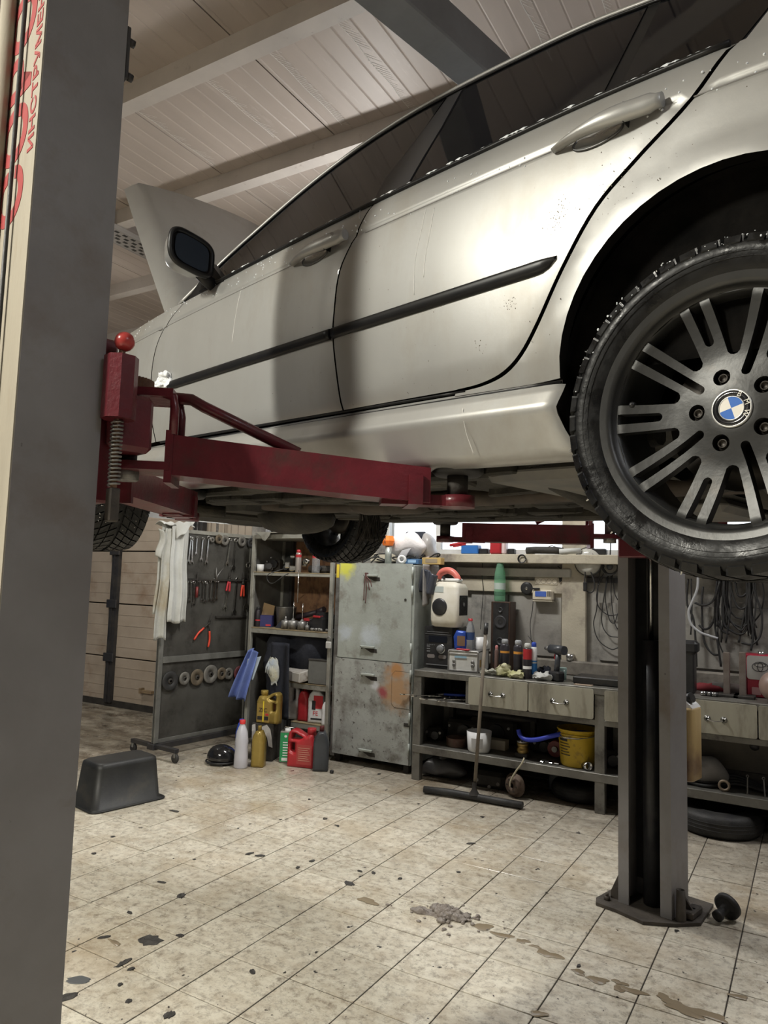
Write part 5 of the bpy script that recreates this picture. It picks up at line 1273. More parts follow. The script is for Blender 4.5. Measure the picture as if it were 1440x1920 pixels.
t = lathe_thing('cleaner_bottle', 'translucent white bottle with red cap standing on the floor', 'bottle', (p.x, p.y, 0), [(0, 0), (.052, 0), (.057, .01), (.055, .10), (.050, .17), (.054, .22), (.045, .29), (.028, .335), (.021, .35), (.021, .358)], C_('milky plastic', (.66, .66, .72), .3, 0, trans=.25), [(.024, .356), (.025, .385), (.02, .39), (0, .39)], C_('red cap', (.60, .04, .04), .4), sc=(1.08, .95))
p = fl(441, 1428)
t = lathe_thing('washer_fluid_bottle', 'dark blue bottle half hidden behind the translucent white bottle', 'bottle', (p.x, p.y+.06, 0), [(0, 0), (.045, 0), (.048, .01), (.048, .24), (.03, .31), (.018, .33)], M_blue, [(.02, .328), (.02, .35), (0, .352)], M_blue)
# block under the gold canister
a = Vector((-4.262, 5.03, 0)); bk = thing('battery_block', 'grimy black block with torn white paper in front of the shelf', 'block', a, R(18))
M_paper = C_('torn paper', (.55, .53, .50), .8, 0, var=(.4, .38, .35), vscale=20)
MB().box(0, .20, 0, .20, 0, .318, .006).build('body', M_dark, bk)
for pts in ([(.005, .30), (.035, .31), (.04, .24), (.022, .16), (.012, .12), (.008, .2)], [(.085, .285), (.14, .31), (.175, .27), (.19, .2), (.20, .12), (.165, .13), (.15, .2), (.12, .24)]):
    MB().prism(pts, 1, -.004, .002).build('torn_paper', M_paper, bk)
zj = jug('oil_canister', 'gold oil canister with black lettering on top of the grimy block', (-4.145, 5.12, .319), R(12), .205, .11, .275, M_gold, 'handle_right')
front('label', C_('gold label', (.30, .20, .05), .4), zj, -.092, .03, .01, .17, -.0555)
front('label_stripe', M_txty, zj, -.034, -.024, .015, .19, -.0575, .001); ftext('ZIC', .048, M_txtd, zj, -.032, -.0585, .112, 1.05)
front('label_block', M_txtd, zj, -.085, -.04, .03, .06, -.0575, .002); front('label_block', M_txtd, zj, -.018, .02, .03, .06, -.0575, .002); front('label_mark', M_txtr, zj, -.008, .022, .07, .085, -.0575, .002)
p = fl(484, 1437)
jug('oil_bottle', 'slim gold oil bottle standing on the floor before the block', (p.x, p.y, 0), R(20), .105, .10, .335, M_gold, 'plain')
p = fl(531, 1430); gt = thing('oil_tin', 'green and grey rectangular oil tin on the floor', 'tin', (p.x, p.y+.03, 0), R(30))
MB().box(-.05, .05, -.04, .04, 0, .265, .006).build('body', C_('tin grey', (.20, .19, .17), .4, .5), gt)
front('label', C_('green label', (.02, .26, .09), .4), gt, -.046, .046, .012, .255, -.041); front('label_mark', M_txtw, gt, -.012, .012, .215, .235, -.0425, .01)
for k in range(6): front('label_line', M_txtw, gt, -.022, .03-.006*(k % 3), .06+k*.022, .068+k*.022, -.0425, .001)
front('label_block', M_txtw, gt, -.03, .02, .02, .045, -.0425, .002)
MB().lathe([(.026, .265), (.026, .283), (.02, .286), (0, .286)], (.012, 0, 0), 2, 16).build('cap', M_white, gt)
q = MB(); q.tube([(-.03, 0, .268), (-.01, -.005, .30), (.06, -.01, .292), (.085, 0, .27)], .004, 6); q.build('spout_wire', M_chrome, gt)
p = fl(566, 1437)
rj = jug('oil_canister', 'red oil canister standing on the floor between the tin and the dark bottle', (p.x, p.y, 0), R(14), .235, .11, .325, M_redp, 'handle_left')
front('label', C_('dull red label', (.36, .05, .045), .5), rj, -.03, .105, .03, .19, -.0555)
for k in range(7): front('label_line', C_('label ink', (.55, .30, .22), .5), rj, -.015, .09-.01*(k % 3), .06+k*.017, .064+k*.017, -.0572, .001)
p = fl(601, 1444)
jug('oil_bottle', 'dark charcoal oil bottle standing on the floor next to the cabinet', (p.x, p.y, 0), R(30), .125, .11, .36, M_dgrey, 'plain', capm=C_('maroon cap', (.10, .02, .02), .4))
# low shelf row
def shelf_at(px, zs, Y): 
    g_ = at(px, 1366, Y); return (g_.x, Y, zs)
jug('fluid_jug', 'white jug with a big loop handle on the low shelf', shelf_at(546, .2875, 5.55), R(16), .165, .12, .35, M_white, 'tall')
jug('oil_bottle', 'red oil bottle standing behind the green tin on the low shelf', shelf_at(570, .2875, 5.53), R(10), .105, .10, .305, M_redp, 'plain')
wj = jug('oil_canister', 'white canister with red and black label on the low shelf', shelf_at(594, .2875, 5.53), R(14), .155, .10, .33, M_white, 'plain', capm=C_('green cap', (.02, .12, .05), .4))
front('label', M_txtr, wj, -.02, .07, .13, .245, -.0505); front('label_block', M_txtd, wj, -.035, .0, .12, .20, -.0515); ftext('FE', .055, M_txtr, wj, .0, -.0515, .085, 1.0); front('label_line', M_txtd, wj, -.045, .07, .03, .045, -.0505, .001)
jug('oil_bottle', 'small white bottle in front of the white canister on the low shelf', shelf_at(611, .2875, 5.47), R(20), .075, .06, .235, M_white, 'plain')
o = tag(MB().lathe([(0, 0), (.014, 0), (.016, .004), (.016, .02), (.011, .026), (0, .026)], (0, 0, 0), 2, 10).build('bottle_cap', M_black, loc=fl(622, 1450)), 'small black cap lying on the floor before the cabinet', 'cap')
# helmet like black cover
p = fl(414, 1434); hm = thing('helmet', 'glossy black helmet lying on the floor beside the translucent bottle', 'helmet', (p.x-.03, p.y+.03, 0), R(20))
q = MB()
def helm(u_, v_):
    th = 2*math.pi*u_; ph = v_*R(118); r = .118*(1+.06*math.cos(th)); s_ = math.sin(ph)
    return (r*s_*math.cos(th)*1.08, r*s_*math.sin(th)*.95, .055+.105*math.cos(ph)*(1.0 if ph < 1.57 else .55))
q.grid(helm, 32, 18); q.build('shell', C_('gloss black', (.012, .012, .013), .12, coat=.5), hm)
q = MB(); q.tube([(.118*math.cos(t_)*1.06, .118*math.sin(t_)*.95, .024) for t_ in [R(180+k*9) for k in range(21)]], .008, 6); q.build('visor_edge', M_black, hm)
MB().box(-.06, .06, -.108, -.07, .004, .03, .008).build('chin_piece', M_black, hm)
# ------------------------------------------------------------------ clothes and boxes on the shelves
def onx(px, py, Y): return at(px, py, Y)
tw = thing('towel', 'blue towel hanging down from the clothes heap on the shelf unit', 'towel', tuple(onx(480, 1225, 5.36)), R(18))
def blue(u_, v_):
    w = .055+.04*v_; x = -.02+w*(u_-.5)*2*.8-.11*v_; z = -.40*v_+.05*math.sin(u_*3)*(1-v_)-.03*u_*v_; y = -.04-.04*math.sin(u_*11+v_*2)-.05*math.sin(v_*2.2)
    return (x, y, z)
cloth(blue, 26, 24, .006).build('fold', C_('blue towel cloth', (.16, .22, .50), .9, 0, var=(.12, .17, .40), vscale=7, bump=.4, bscale=80), tw)
cloth(lambda u_, v_: (-.09+.16*u_-.07*v_, -.02-.025*math.sin(u_*7+1), -.06-.22*v_+.04*u_), 18, 16, .006).build('light_fold', C_('pale blue cloth', (.46, .53, .58), .9, 0, var=(.36, .42, .45), vscale=8, bump=.4), tw)
gv = thing('work_glove', 'cream and blue work glove hanging by the blue towel', 'glove', tuple(onx(512, 1240, 5.33)), R(20))
def glove(u_, v_):
    th = 2*math.pi*u_; w = .030+.026*math.sin(min(1, v_*1.15)*math.pi)**.7; return (w*math.cos(th)+.02*v_, .028*math.sin(th)*(.4+.6*math.sin(math.pi*min(1, v_*1.1)))-.01, .03-.235*v_+.012*math.sin(th*3+v_*5))
q = MB(); q.grid(glove, 24, 16); q.rough(.007, 26); q.build('hand_part', C_('cream glove', (.52, .49, .34), .9, 0, var=(.30, .36, .46), vscale=8, bump=.4), gv)
for k in range(4):
    q = MB(); q.tube([(.012*k-.03, -.015, .0), (.018*k-.05, -.03, -.05-.012*k), (.018*k-.055, -.03, -.10-.01*k)], lambda t: .012*(1-.35*t), 8); q.build('finger', MT['cream glove'], gv)
def heap(name, label, cat, c, r, m, amp=.03, sc=7, flat=.6):
    t = thing(name, label, cat, (c[0], c[1], c[2])); q = MB(); q.sphere((0, 0, r[2]*flat), 1.0, 30, 18, r); q.rough(amp, sc)
    q.v = [(x, y, max(z, .001)) for x, y, z in q.v]; q.build('body', m, t); return t
M_navy = C_('navy cloth', (.012, .014, .022), .95, 0, var=(.025, .027, .036), vscale=6, bump=.4, bscale=30)
ZS = .64
heap('jacket', 'black jacket heaped over the shelf behind the white box', 'jacket', (-4.06, 5.66, ZS), (.30, .20, .30), M_navy, .05, 5, .9)
heap('jacket', 'dark navy clothes heaped left beside the towel', 'jacket', (-4.40, 5.60, .36), (.17, .15, .42), M_navy, .05, 6, .9)
heap('jacket', 'brown grey jacket on top of the clothes heap', 'jacket', (-4.36, 5.70, .98), (.16, .12, .10), C_('brown cloth', (.10, .085, .075), .95, 0, var=(.06, .05, .045), vscale=6, bump=.4), .04, 7, .6)
p = onx(480, 1330, 5.33); tr = thing('trousers', 'dark trousers hanging down under the glove behind the gold canister', 'trousers', (-4.33, 5.38, .27))
cloth(lambda u_, v_: (-.02+.22*u_+.02*v_, -.02-.02*math.sin(u_*8+v_), .72-.68*v_), 18, 20, .008).build('fold', M_navy, tr)
p = onx(556, 1262, 5.46); wbx = thing('carton', 'dirty white flat carton lying on the shelf', 'carton', (-4.135, 5.47, ZS), R(-22))
q = MB(); q.box(-.16, .15, -.05, .17, .003, .095, .006); q.v = [(x, y, z+.05*((y+.05)/.22)*(1 if z > .05 else .8)) for x, y, z in q.v]; q.build('body', C_('dirty white card', (.46, .44, .41), .7, 0, var=(.36, .33, .29), vscale=8, dirt=(.16, .13, .10), dscale=22, dlo=.55, dhi=.68), wbx)
MB().box(.02, .15, -.056, -.048, .01, .09, .01).build('flap', C_('carton flap', (.52, .50, .47), .6), wbx)
gbx = thing('metal_box', 'grey metal box beside the white carton on the shelf', 'box', (-3.86, 5.48, ZS), R(4))
MB().box(-.115, .095, -.04, .14, 0, .215, .006).build('body', C_('grey box', (.17, .175, .165), .55, .2, var=(.12, .12, .115), vscale=6), gbx); MB().box(-.118, .098, -.043, .143, .205, .222, .004).build('lid', M_dark, gbx)
# ---- shelf at 1.10 m
def can(name, label, loc, r, h, m, capm=None, noz=False, cat='spray can', band=None, group=None):
    t = thing(name, label, cat, loc, 0, group)
    MB().lathe([(0, 0), (r*.96, 0), (r, .004), (r, h*.80), (r*.86, h*.85), (r*.6, h*.88), (0, h*.88)], (0, 0, 0), 2, 22).build('body', m, t)
    MB().lathe([(r*.62, h*.86), (r*.72, h*.87), (r*.72, h*.97), (r*.5, h), (0, h)], (0, 0, 0), 2, 18).build('cap', capm or M_black, t)
    if band:
        for z0, z1, bm in band: MB().lathe([(r*1.012, h*z0), (r*1.012, h*z1)], (0, 0, 0), 2, 22).build('band', bm, t)
    return t
Z3 = 1.108; Z2 = 1.639
def oiler(label, px, Y, r, h, neck):
    g_ = at(px, 1180, Y); t = thing('oil_can', label, 'oil can', (g_.x, Y, Z3))
    MB().lathe([(0, 0), (r, 0), (r, h), (r*.9, h*1.03), (r*.3, h*1.12), (r*.25, h*1.3), (0, h*1.3)], (0, 0, 0), 2, 22).build('body', M_steel, t)
    MB().tube([(0, 0, h*1.25), (.002, 0, h*1.25+neck)], lambda u_: .006-.003*u_, 6).build('spout', M_chrome, t); return t
oiler('squat oil can without bright spout on the shelf front', 535, 5.50, .042, .075, .02); oiler('oil can with short spout in the middle of the shelf front', 549, 5.50, .050, .078, .16)
oiler('greenish oil can with thin upright spout on the shelf front', 566, 5.49, .042, .075, .15); oiler('smallest bright oil can on the shelf front', 576, 5.48, .020, .045, .02)
pt = thing('pot', 'open grey metal pot standing at the back of the shelf', 'pot', (at(536, 1165, 5.66).x, 5.66, Z3)); MB().lathe([(0, .002), (.085, .002), (.098, .19), (.103, .195), (.098, .198), (.092, .19), (.08, .01), (0, .01)], (0, 0, 0), 2, 28).build('body', M_steel, pt)
bx = thing('parts_carton', 'open brown and navy parts carton at the left of the shelf', 'carton', (at(499, 1160, 5.58).x, 5.58, Z3), R(25)); MB().box(-.06, .07, -.05, .06, 0, .11, .003).build('body', C_('navy card', (.03, .03, .12), .6), bx); MB().prism([(-.06, .11), (.06, .11), (.07, .20), (-.04, .23)], 1, .045, .055).build('flap', C_('brown card', (.34, .23, .12), .8), bx); front('label_mark', M_txtr, bx, .01, .06, .01, .025, -.0505)
can('spray_can', 'dark spray can at the left end of the shelf', (at(484, 1160, 5.52).x, 5.52, Z3), .03, .19, C_('dark can', (.03, .025, .03), .4, .3), band=[(.30, .36, M_txtr)])
tc = thing('tool_case', 'black plastic tool case with red latch on the shelf', 'case', (at(600, 1165, 5.60).x, 5.60, Z3), R(-12)); q = MB(); q.prism([(-.14, 0), (.13, 0), (.13, .11), (.06, .17), (-.02, .10), (-.14, .09)], 1, -.09, .1); q.build('body', M_black, tc)
front('latch', M_redp, tc, -.125, -.045, .085, .11, -.091); MB().box(.0, .10, -.094, -.05, .12, .14, .004).build('lid_edge', M_redp, tc)
gz = thing('grease_gun', 'dark grease gun lying over the tool case on the shelf', 'grease gun', (at(580, 1150, 5.74).x, 5.74, Z3+.10)); MB().tube([(-.14, 0, 0), (.10, 0, .06)], .026, 12).build('barrel', C_('purple black', (.06, .045, .055), .4), gz); MB().tube([(-.14, -.02, 0), (-.18, -.03, -.04), (-.26, -.03, -.06)], .008, 8).build('hose', M_steel, gz); MB().tube([(.10, 0, .06), (.18, -.01, .09)], .03, 10).build('head', C_('purple black', (0, 0, 0)), gz)
rr = random.Random(21)
sk_m = MB().lathe([(0, 0), (.012, 0), (.012, .022), (.008, .026), (0, .026)], (0, 0, 0), 2, 10).mesh('socket'); sk_m.materials.append(M_steel)
for k in range(16):
    o = bpy.data.objects.new('socket', sk_m); o.location = (-4.02+.26*rr.random(), 5.46+.05*rr.random(), Z3); o.scale = [rr.uniform(.7, 1.2)]*3; link(o); tag(o, 'small steel socket scattered at the right front of the shelf', 'socket', 'sockets on the shelf')
MB_ = MB(); MB_.cyl((0, 0, 0), (0, 0, -.30), .004, n=6); o = tag(MB_.build('steel_rod', M_chrome, loc=(at(562, 1060, 5.44).x, 5.428, 1.66)), 'thin white rod hanging at the upper shelf edge', 'rod')
# padlock at the right post
pl = thing('padlock', 'grey padlock hanging on the shelf unit post', 'padlock', (at(617, 1200, 5.42).x, 5.415, 1.0)); MB().box(-.026, .026, -.012, .012, -.03, .03, .005).build('body', C_('lock grey', (.55, .55, .53), .4, .3), pl); MB().tube([(-.016, 0, .028), (-.016, 0, .055), (-.01, 0, .07), (0, 0, .075), (.01, 0, .07), (.016, 0, .055), (.016, 0, .028)], .005, 8).build('shackle', M_steel, pl)
# ---- shelf at 1.64 m
can('spray_can', 'grey spray can with red top on the upper shelf', (at(559, 1070, 5.50).x, 5.50, Z2), .028, .215, C_('grey can', (.30, .27, .25), .35, .4), M_redp, band=[(.66, .78, M_redp)])
bt = lathe_thing('water_bottle', 'clear plastic bottle with red label on the upper shelf', 'bottle', (at(592, 1072, 5.50).x, 5.50, Z2), [(0, 0), (.034, 0), (.037, .006), (.037, .14), (.026, .19), (.014, .21), (.014, .22)], M_clear, [(.016, .218), (.016, .235), (0, .236)], M_redp)
MB().lathe([(.0376, .135), (.035, .16), (.028, .185)], (0, 0, 0), 2, 22).build('label', M_redp, bt)
cp = lathe_thing('paint_cup', 'small white printed cup at the left of the upper shelf', 'cup', (at(488, 1062, 5.52).x, 5.52, Z2), [(0, 0), (.035, 0), (.037, .07), (.034, .07), (.033, .005)], M_white)
cw = thing('carburettor', 'shiny alloy carburettor part lying on the upper shelf', 'engine part', (at(550, 1068, 5.56).x, 5.56, Z2+.02), R(20))
for c, s_ in (((0, 0, .02), (.07, .05, .05)), ((.05, 0, .06), (.05, .05, .05)), ((-.06, .0, .05), (.05, .03, .06)), ((.11, 0, .07), (.05, .04, .06)), ((.03, .02, .12), (.03, .03, .05)), ((-.02, .02, .13), (.05, .02, .03))): MB().cbox(c, s_, .008).build('casting', M_chrome, cw)
MB().lathe([(.012, -.01), (.032, -.01), (.032, .01), (.012, .01)], (.13, -.02, .09), 1, 14).build('flange', M_chrome, cw)
for (px, Y, d, lb) in ((515, 5.66, (.16, .10, .13), 'black engine housing in the upper shelf middle'), (505, 5.60, (.09, .12, .09), 'dark grey pump housing at the left of the upper shelf'), (600, 5.62, (.22, .12, .07), 'dark brown motor lying at the right of the upper shelf'), (532, 5.75, (.18, .08, .08), 'black bracket lying at the back of the upper shelf')):
    t = thing('engine_part', lb, 'engine part', (at(px, 1068, Y).x, Y, Z2), R(px % 30)); MB().cbox((0, 0, d[2]/2+.001), d, .02).build('housing', M_dark, t); MB().cyl((d[0]*.2, -d[1]*.5, d[2]*.6), (d[0]*.2, -d[1]*.5-.03, d[2]*.6), d[2]*.32, n=16).build('port', M_black, t); MB().cyl((-d[0]*.3, 0, d[2]), (-d[0]*.3, 0, d[2]+.02), .012, n=6).build('stud', M_steel, t)
hs = tag(MB().tube(catmull([(at(524, 1068, 5.44).x, 5.50, Z2+.03), (at(505, 1080, 5.40).x, 5.395, Z2-.02), (at(502, 1090, 5.40).x, 5.395, 1.56), (at(512, 1096, 5.40).x, 5.395, 1.53), (at(532, 1083, 5.40).x, 5.395, 1.60), (at(545, 1062, 5.44).x, 5.50, Z2+.02)], 8), .0045, 8).build('rubber_hose', M_rubber), 'thin black hose looping over the upper shelf edge', 'hose')
# ---- top of the shelf unit
ZT = 2.001
tbx = thing('carton', 'tan carton on top of the shelf unit', 'carton', (at(560, 985, 5.65).x, 5.65, ZT), R(-6)); MB().box(-.20, .22, -.10, .16, 0, .17, .004).build('body', C_('tan card', (.46, .36, .19), .75, 0, var=(.40, .31, .16), vscale=4), tbx)
jr = lathe_thing('glass_jar', 'small glass jar beside the tan carton', 'jar', (at(505, 984, 5.62).x, 5.62, ZT), [(0, 0), (.032, 0), (.035, .005), (.035, .10), (.03, .115), (.03, .13), (.0, .13)], M_clear)
st = thing('sheet_scrap', 'bent sheet metal scrap hanging over the top shelf edge', 'metal scrap', (at(502, 1000, 5.42).x, 5.40, ZT+.002)); q = MB(); q.prism([(-.11, .005), (.06, .005), (.04, -.03), (.0, -.07), (-.03, -.065), (-.07, -.02)], 1, -.012, -.004); q.box(-.14, .20, -.01, .2, .004, .012); q.build('sheet', M_shelf, st); MB().tube([(.06, 0, .02), (.12, .02, .05), (.2, .06, .05), (.28, .1, .015)], .012, 8).build('bent_pipe', M_dark, st)
# ---- top of the cabinet
ZCt = 1.7365
pp = thing('steel_pipe', 'galvanised pipe stub standing on the cabinet', 'pipe', (at(728, 1050, 5.55).x, 5.55, ZCt)); q = MB(); q.lathe([(.024, 0), (.030, 0), (.030, .155), (.024, .155), (.024, 0)], (0, 0, 0), 2, 22); q.build('tube', C_('zinc', (.42, .45, .42), .4, .6, var=(.28, .30, .28), vscale=15), pp)
oc_ = thing('pipe_cap', 'bright orange faceted cap on the galvanised pipe', 'cap', (at(728, 1010, 5.55).x, 5.55, ZCt+.156)); q = MB(); q.lathe([(0, .002), (.045, .002), (.062, .045), (.048, .088), (0, .088)], (0, 0, 0), 2, 7, False); q.build('body', C_('orange plastic', (.85, .20, .03), .45), oc_); MB().box(-.002, .002, -.062, -.04, .02, .085).build('slit', M_dark, oc_)
bd = thing('packing_bundle', 'crumpled white packing bag on the cabinet', 'bag', (at(762, 1035, 5.66).x, 5.70, ZCt+.07))
q = MB(); q.sphere((0, 0, .09), 1, 26, 16, (.19, .11, .135)); q.rough(.05, 7); q.v = [(x, y, max(z, -.05)) for x, y, z in q.v]; q.build('bag', C_('white bag', (.70, .68, .68), .6, 0, var=(.58, .55, .55), vscale=6, bump=.3), bd)
cloth(lambda u_, v_: (.0+.09*u_-.08*v_, -.12-.02*math.sin(v_*4), .05-.16*v_+.02*u_), 8, 14, .005).build('strap', C_('grey felt', (.33, .33, .34), .8), bd)
gb = thing('plastic_bag', 'grey translucent bag beside the white packing bag on the cabinet', 'bag', (at(800, 1030, 5.74).x, 5.76, ZCt+.02)); q = MB(); q.sphere((0, 0, .11), 1, 22, 14, (.09, .08, .15)); q.rough(.04, 8); q.v = [(x, y, max(z, .0)) for x, y, z in q.v]; q.build('bag', C_('grey film', (.36, .34, .33), .35, 0, var=(.25, .24, .23), vscale=8), gb)
for k, (px, Y, lb, m_, d) in enumerate(((776, 5.60, 'blue printed film box on the cabinet edge', C_('film blue', (.05, .12, .24), .4), (.14, .06, .045)), (812, 5.66, 'yellow brown bearing carton on the cabinet', C_('ochre card', (.48, .34, .13), .7), (.20, .06, .06)), (798, 5.74, 'pinkish bearing carton behind the ochre one', C_('pink card', (.42, .34, .30), .7), (.14, .08, .07)))):
    t = thing('carton', lb, 'carton', (at(px, 1050, Y).x-(.0 if k else .0), Y, ZCt), R(-8)); MB().box(-d[0]/2, d[0]/2, -d[1]/2, d[1]/2, 0, d[2], .003).build('body', m_, t); front('label', C_('card print', (.30, .24, .16), .6) if k else C_('light film print', (.3, .45, .62), .4), t, -d[0]*.3, d[0]*.32, d[2]*.25, d[2]*.8, -d[1]/2-.0005)
rl = lathe_thing('tape_roll', 'white roll lying on the cabinet front edge', 'roll', (at(755, 1050, 5.52).x, 5.52, ZCt), [(.018, 0), (.036, 0), (.036, .06), (.018, .06), (.018, 0)], M_white); rl.rotation_euler = (R(90), 0, R(20)); rl.location.z = ZCt+.037
rr = random.Random(9)
for k in range(6):
    x0 = at(700+k*22, 1045, 5.7).x; pts = [(x0+rr.uniform(-.12, .12), 5.62+.16*rr.random(), ZCt+.012+.10*rr.random()*(1 if 0 < i < 5 else 0)) for i in range(6)]
    tag(MB().tube(catmull(pts, 7), .0065, 6).build('cable', M_rubber), 'black cable tangled among the things on the cabinet', 'cable', 'cables on the cabinet')
dk = thing('headrest', 'dark padded headrest behind the bags on the cabinet', 'headrest', (at(782, 985, 5.84).x, 5.82, ZCt)); MB().box(-.13, .13, -.05, .05, .10, .30, .04).build('pad', M_navy, dk); MB().cyl((-.06, 0, 0), (-.06, 0, .12), .008).build('rod', M_steel, dk); MB().cyl((.06, 0, 0), (.06, 0, .12), .008).build('rod', M_steel, dk)
# rags hanging off the cabinet side
rg = thing('cloth', 'grey cloth hanging off the right cabinet edge above the stereo', 'cloth', (CX1+.006, 5.50, 1.735)); cloth(lambda u_, v_: (.012+.03*math.sin(u_*8)*v_+.02, .02+.30*u_, .0-.36*v_*(1-.3*u_)), 18, 18, .005).build('fold', C_('grey cloth', (.30, .28, .26), .85, 0, var=(.20, .19, .18), vscale=6), rg)
bg_ = thing('plastic_sheet', 'dark folded plastic sheet hanging beside the red and white jug', 'plastic sheet', (at(800, 1075, 5.56).x, 5.52, 1.70)); cloth(lambda u_, v_: (-.02+.16*u_-.04*v_, -.01+.05*math.sin(u_*6), .0-.20*v_-.06*u_+.04*v_*u_), 14, 12, .004).build('fold', C_('dark film', (.05, .055, .07), .25), bg_)
# ------------------------------------------------------------------ on the bench
st = thing('stereo', 'black stereo unit with round dial on the left end of the workbench', 'stereo', (at(819, 1245, 5.52).x, 5.53, BZ))
sw, shh, sdp = .255, .345, .30
slab(rpoly(-sw/2, sw/2, .004, shh, .012), 0, sdp, (), .004, .05, False).build('body', M_black, st)
M_disp = C_('display', (.01, .012, .018), .12); M_btn = C_('grey button', (.16, .165, .17), .35)
front('display', M_disp, st, -.085, .085, .215, .27, -.002); front('cd_slot', M_btn, st, -.10, .10, .30, .304, -.003, .001); front('trim_line', M_btn, st, -.12, .12, .282, .285, -.001, .001)
MB().lathe([(0, -.03), (.026, -.03), (.03, -.024), (.032, 0)], (.03, 0, .165), 1, 24).build('dial', M_btn, st)
MB().lathe([(.034, -.006), (.040, -.004), (.040, 0)], (.03, 0, .165), 1, 28).build('dial_ring', M_chrome, st)
for k in range(5): front('button', M_btn, st, -.10+k*.016, -.09+k*.016, .19, .197, -.002, .002)
for k in range(3): front('button', M_btn, st, -.10, -.07, .135+k*.02, .145+k*.02, -.002, .002)
for x in (-.06, .045): front('deck', C_('deck grey', (.20, .18, .17), .3), st, x-.035, x+.035, .085, .115, -.002, .012)
front('base_trim', M_btn, st, -.105, .105, .028, .036, -.002, .002)
for x in (-.10, .10): MB().cyl((x, .04, 0), (x, .04, .006), .012, n=10).build('foot', M_rubber, st)
# home made jerrycan loudspeaker on the stereo
js = thing('jerrycan_speaker', 'white jerrycan with two black loudspeakers built in standing on the stereo', 'loudspeaker', (at(842, 1165, 5.60).x, 5.60, BZ+shh+.002), R(-4))
jw, jd, jh = .265, .21, .375
q = MB(); rings = [(.0, .045, .02), (.012, .04, .006), (.06, .035, 0), (jh*.86, .035, 0), (jh*.95, .05, .012), (jh, .06, .04)]; n = None; v = []
for z_, r_, ins in rings:
    rg_ = rr_ring(-jw/2+ins, jw/2-ins, -jd/2+ins, jd/2-ins, r_, z_, 4); n = len(rg_); v += rg_
q.add(v, [(k*n+i, k*n+(i+1) % n, (k+1)*n+(i+1) % n, (k+1)*n+i) for k in range(len(rings)-1) for i in range(n)], True); q.add(v, [tuple(range(n))[::-1], tuple(range((len(rings)-1)*n, len(rings)*n))])
q.build('body', C_('jerrycan white', (.66, .64, .57), .45, 0, var=(.52, .48, .38), vscale=5, dirt=(.34, .28, .2), dscale=7, dlo=.62, dhi=.8), js)
MB().lathe([(0, -.012), (.056, -.012), (.07, -.004), (.072, .0)], (-.035, -jd/2, .165), 1, 30).build('speaker_grille', M_black, js)
q = MB(); q.lathe([(0, .004), (.02, .006), (.045, -.006), (.058, .006), (.064, .004), (.066, -.002)], (0, 0, 0), 0, 30); q.v = [(jw/2+x, y-.0, z+.19) for x, y, z in q.v]; q.build('speaker_cone', M_black, js)
MB().lathe([(.0, .004), (.016, .0)], (jw/2+.006, 0, .19), 0, 14).build('dust_cap', M_btn, js)
MB().box(jw/2-.001, jw/2+.004, -.07, .07, .10, .265, .002).build('speaker_plate', M_black, js)
front('label_patch', C_('faded label', (.45, .50, .48), .6), js, -.11, .0, .285, .335, -jd/2-.0005)
fn = thing('fluid_jug', 'red and white jug lying on top of the jerrycan speaker', 'jug', (at(842, 1078, 5.60).x, 5.60, BZ+shh+jh+.003), R(-10))
q = MB(); q.tube(catmull([(-.11, 0, .03), (-.08, 0, .075), (-.02, 0, .095), (.04, 0, .08), (.085, 0, .04), (.10, 0, .012)], 5), lambda t: .030-.008*abs(t-.3), 14); q.build('handle_arch', C_('faded red plastic', (.55, .14, .11), .4), fn)
q = MB(); q.box(-.06, .12, -.04, .04, .0, .028, .01); q.build('shoulder', M_white, fn); q = MB(); q.tube([(-.11, -.01, .03), (-.15, -.02, -.02), (-.165, -.02, -.06)], .018, 10); q.build('neck', M_cream, fn); MB().cyl((-.02, -.04, .03), (-.02, -.06, .035), .012, n=12).build('cap', M_black, fn)
# white equipment case with things on it
cs = thing('equipment_case', 'white equipment case with steel corners and latches on the workbench', 'case', (at(872, 1248, 5.50).x, 5.46, BZ), R(8))
cw_, cd_, chh = .245, .36, .165
MB().box(-cw_/2, cw_/2, 0, cd_, .004, chh, .004).build('body', C_('case white', (.62, .62, .59), .5, 0, var=(.42, .42, .38), vscale=6), cs)
for x in (-cw_/2, cw_/2): MB().box(x-.006, x+.006, -.006, .006, 0, chh, .002).build('corner', M_steel, cs)
for z_ in (.004, chh-.03): MB().box(-cw_/2-.002, cw_/2+.002, -.004, .004, z_, z_+.012, .001).build('edge', M_steel, cs)
MB().box(-cw_/2-.004, cw_/2+.004, -.004, cd_+.004, chh-.004, chh+.008, .003).build('lid', M_steel, cs)
for x in (-.075, .08):
    for dz in (.055, .085): MB().lathe([(.008, -.008), (.014, -.008), (.015, -.002), (.008, -.002)], (x, -.002, dz), 1, 12).build('latch', M_steel, cs)
front('label', C_('blue label', (.25, .40, .50), .5), cs, -.07, .03, .112, .128, -.005); MB().box(cw_/2, cw_/2+.002, .05, .10, .04, .10).build('sticker', C_('orange sticker', (.45, .30, .12), .5), cs)
zc2 = BZ+chh+.0085
p = at(880, 1190, 5.56)
b1 = lathe_thing('water_bottle', 'clear bottle with red cap and blue label on the white case', 'bottle', (p.x, 5.58, zc2), [(0, 0), (.033, 0), (.036, .006), (.036, .15), (.03, .19), (.015, .225), (.015, .235)], M_clear, [(.018, .233), (.018, .252), (0, .253)], M_redp); MB().lathe([(.0368, .08), (.0368, .14)], (0, 0, 0), 2, 22).build('label', C_('navy label', (.03, .06, .16), .4), b1)
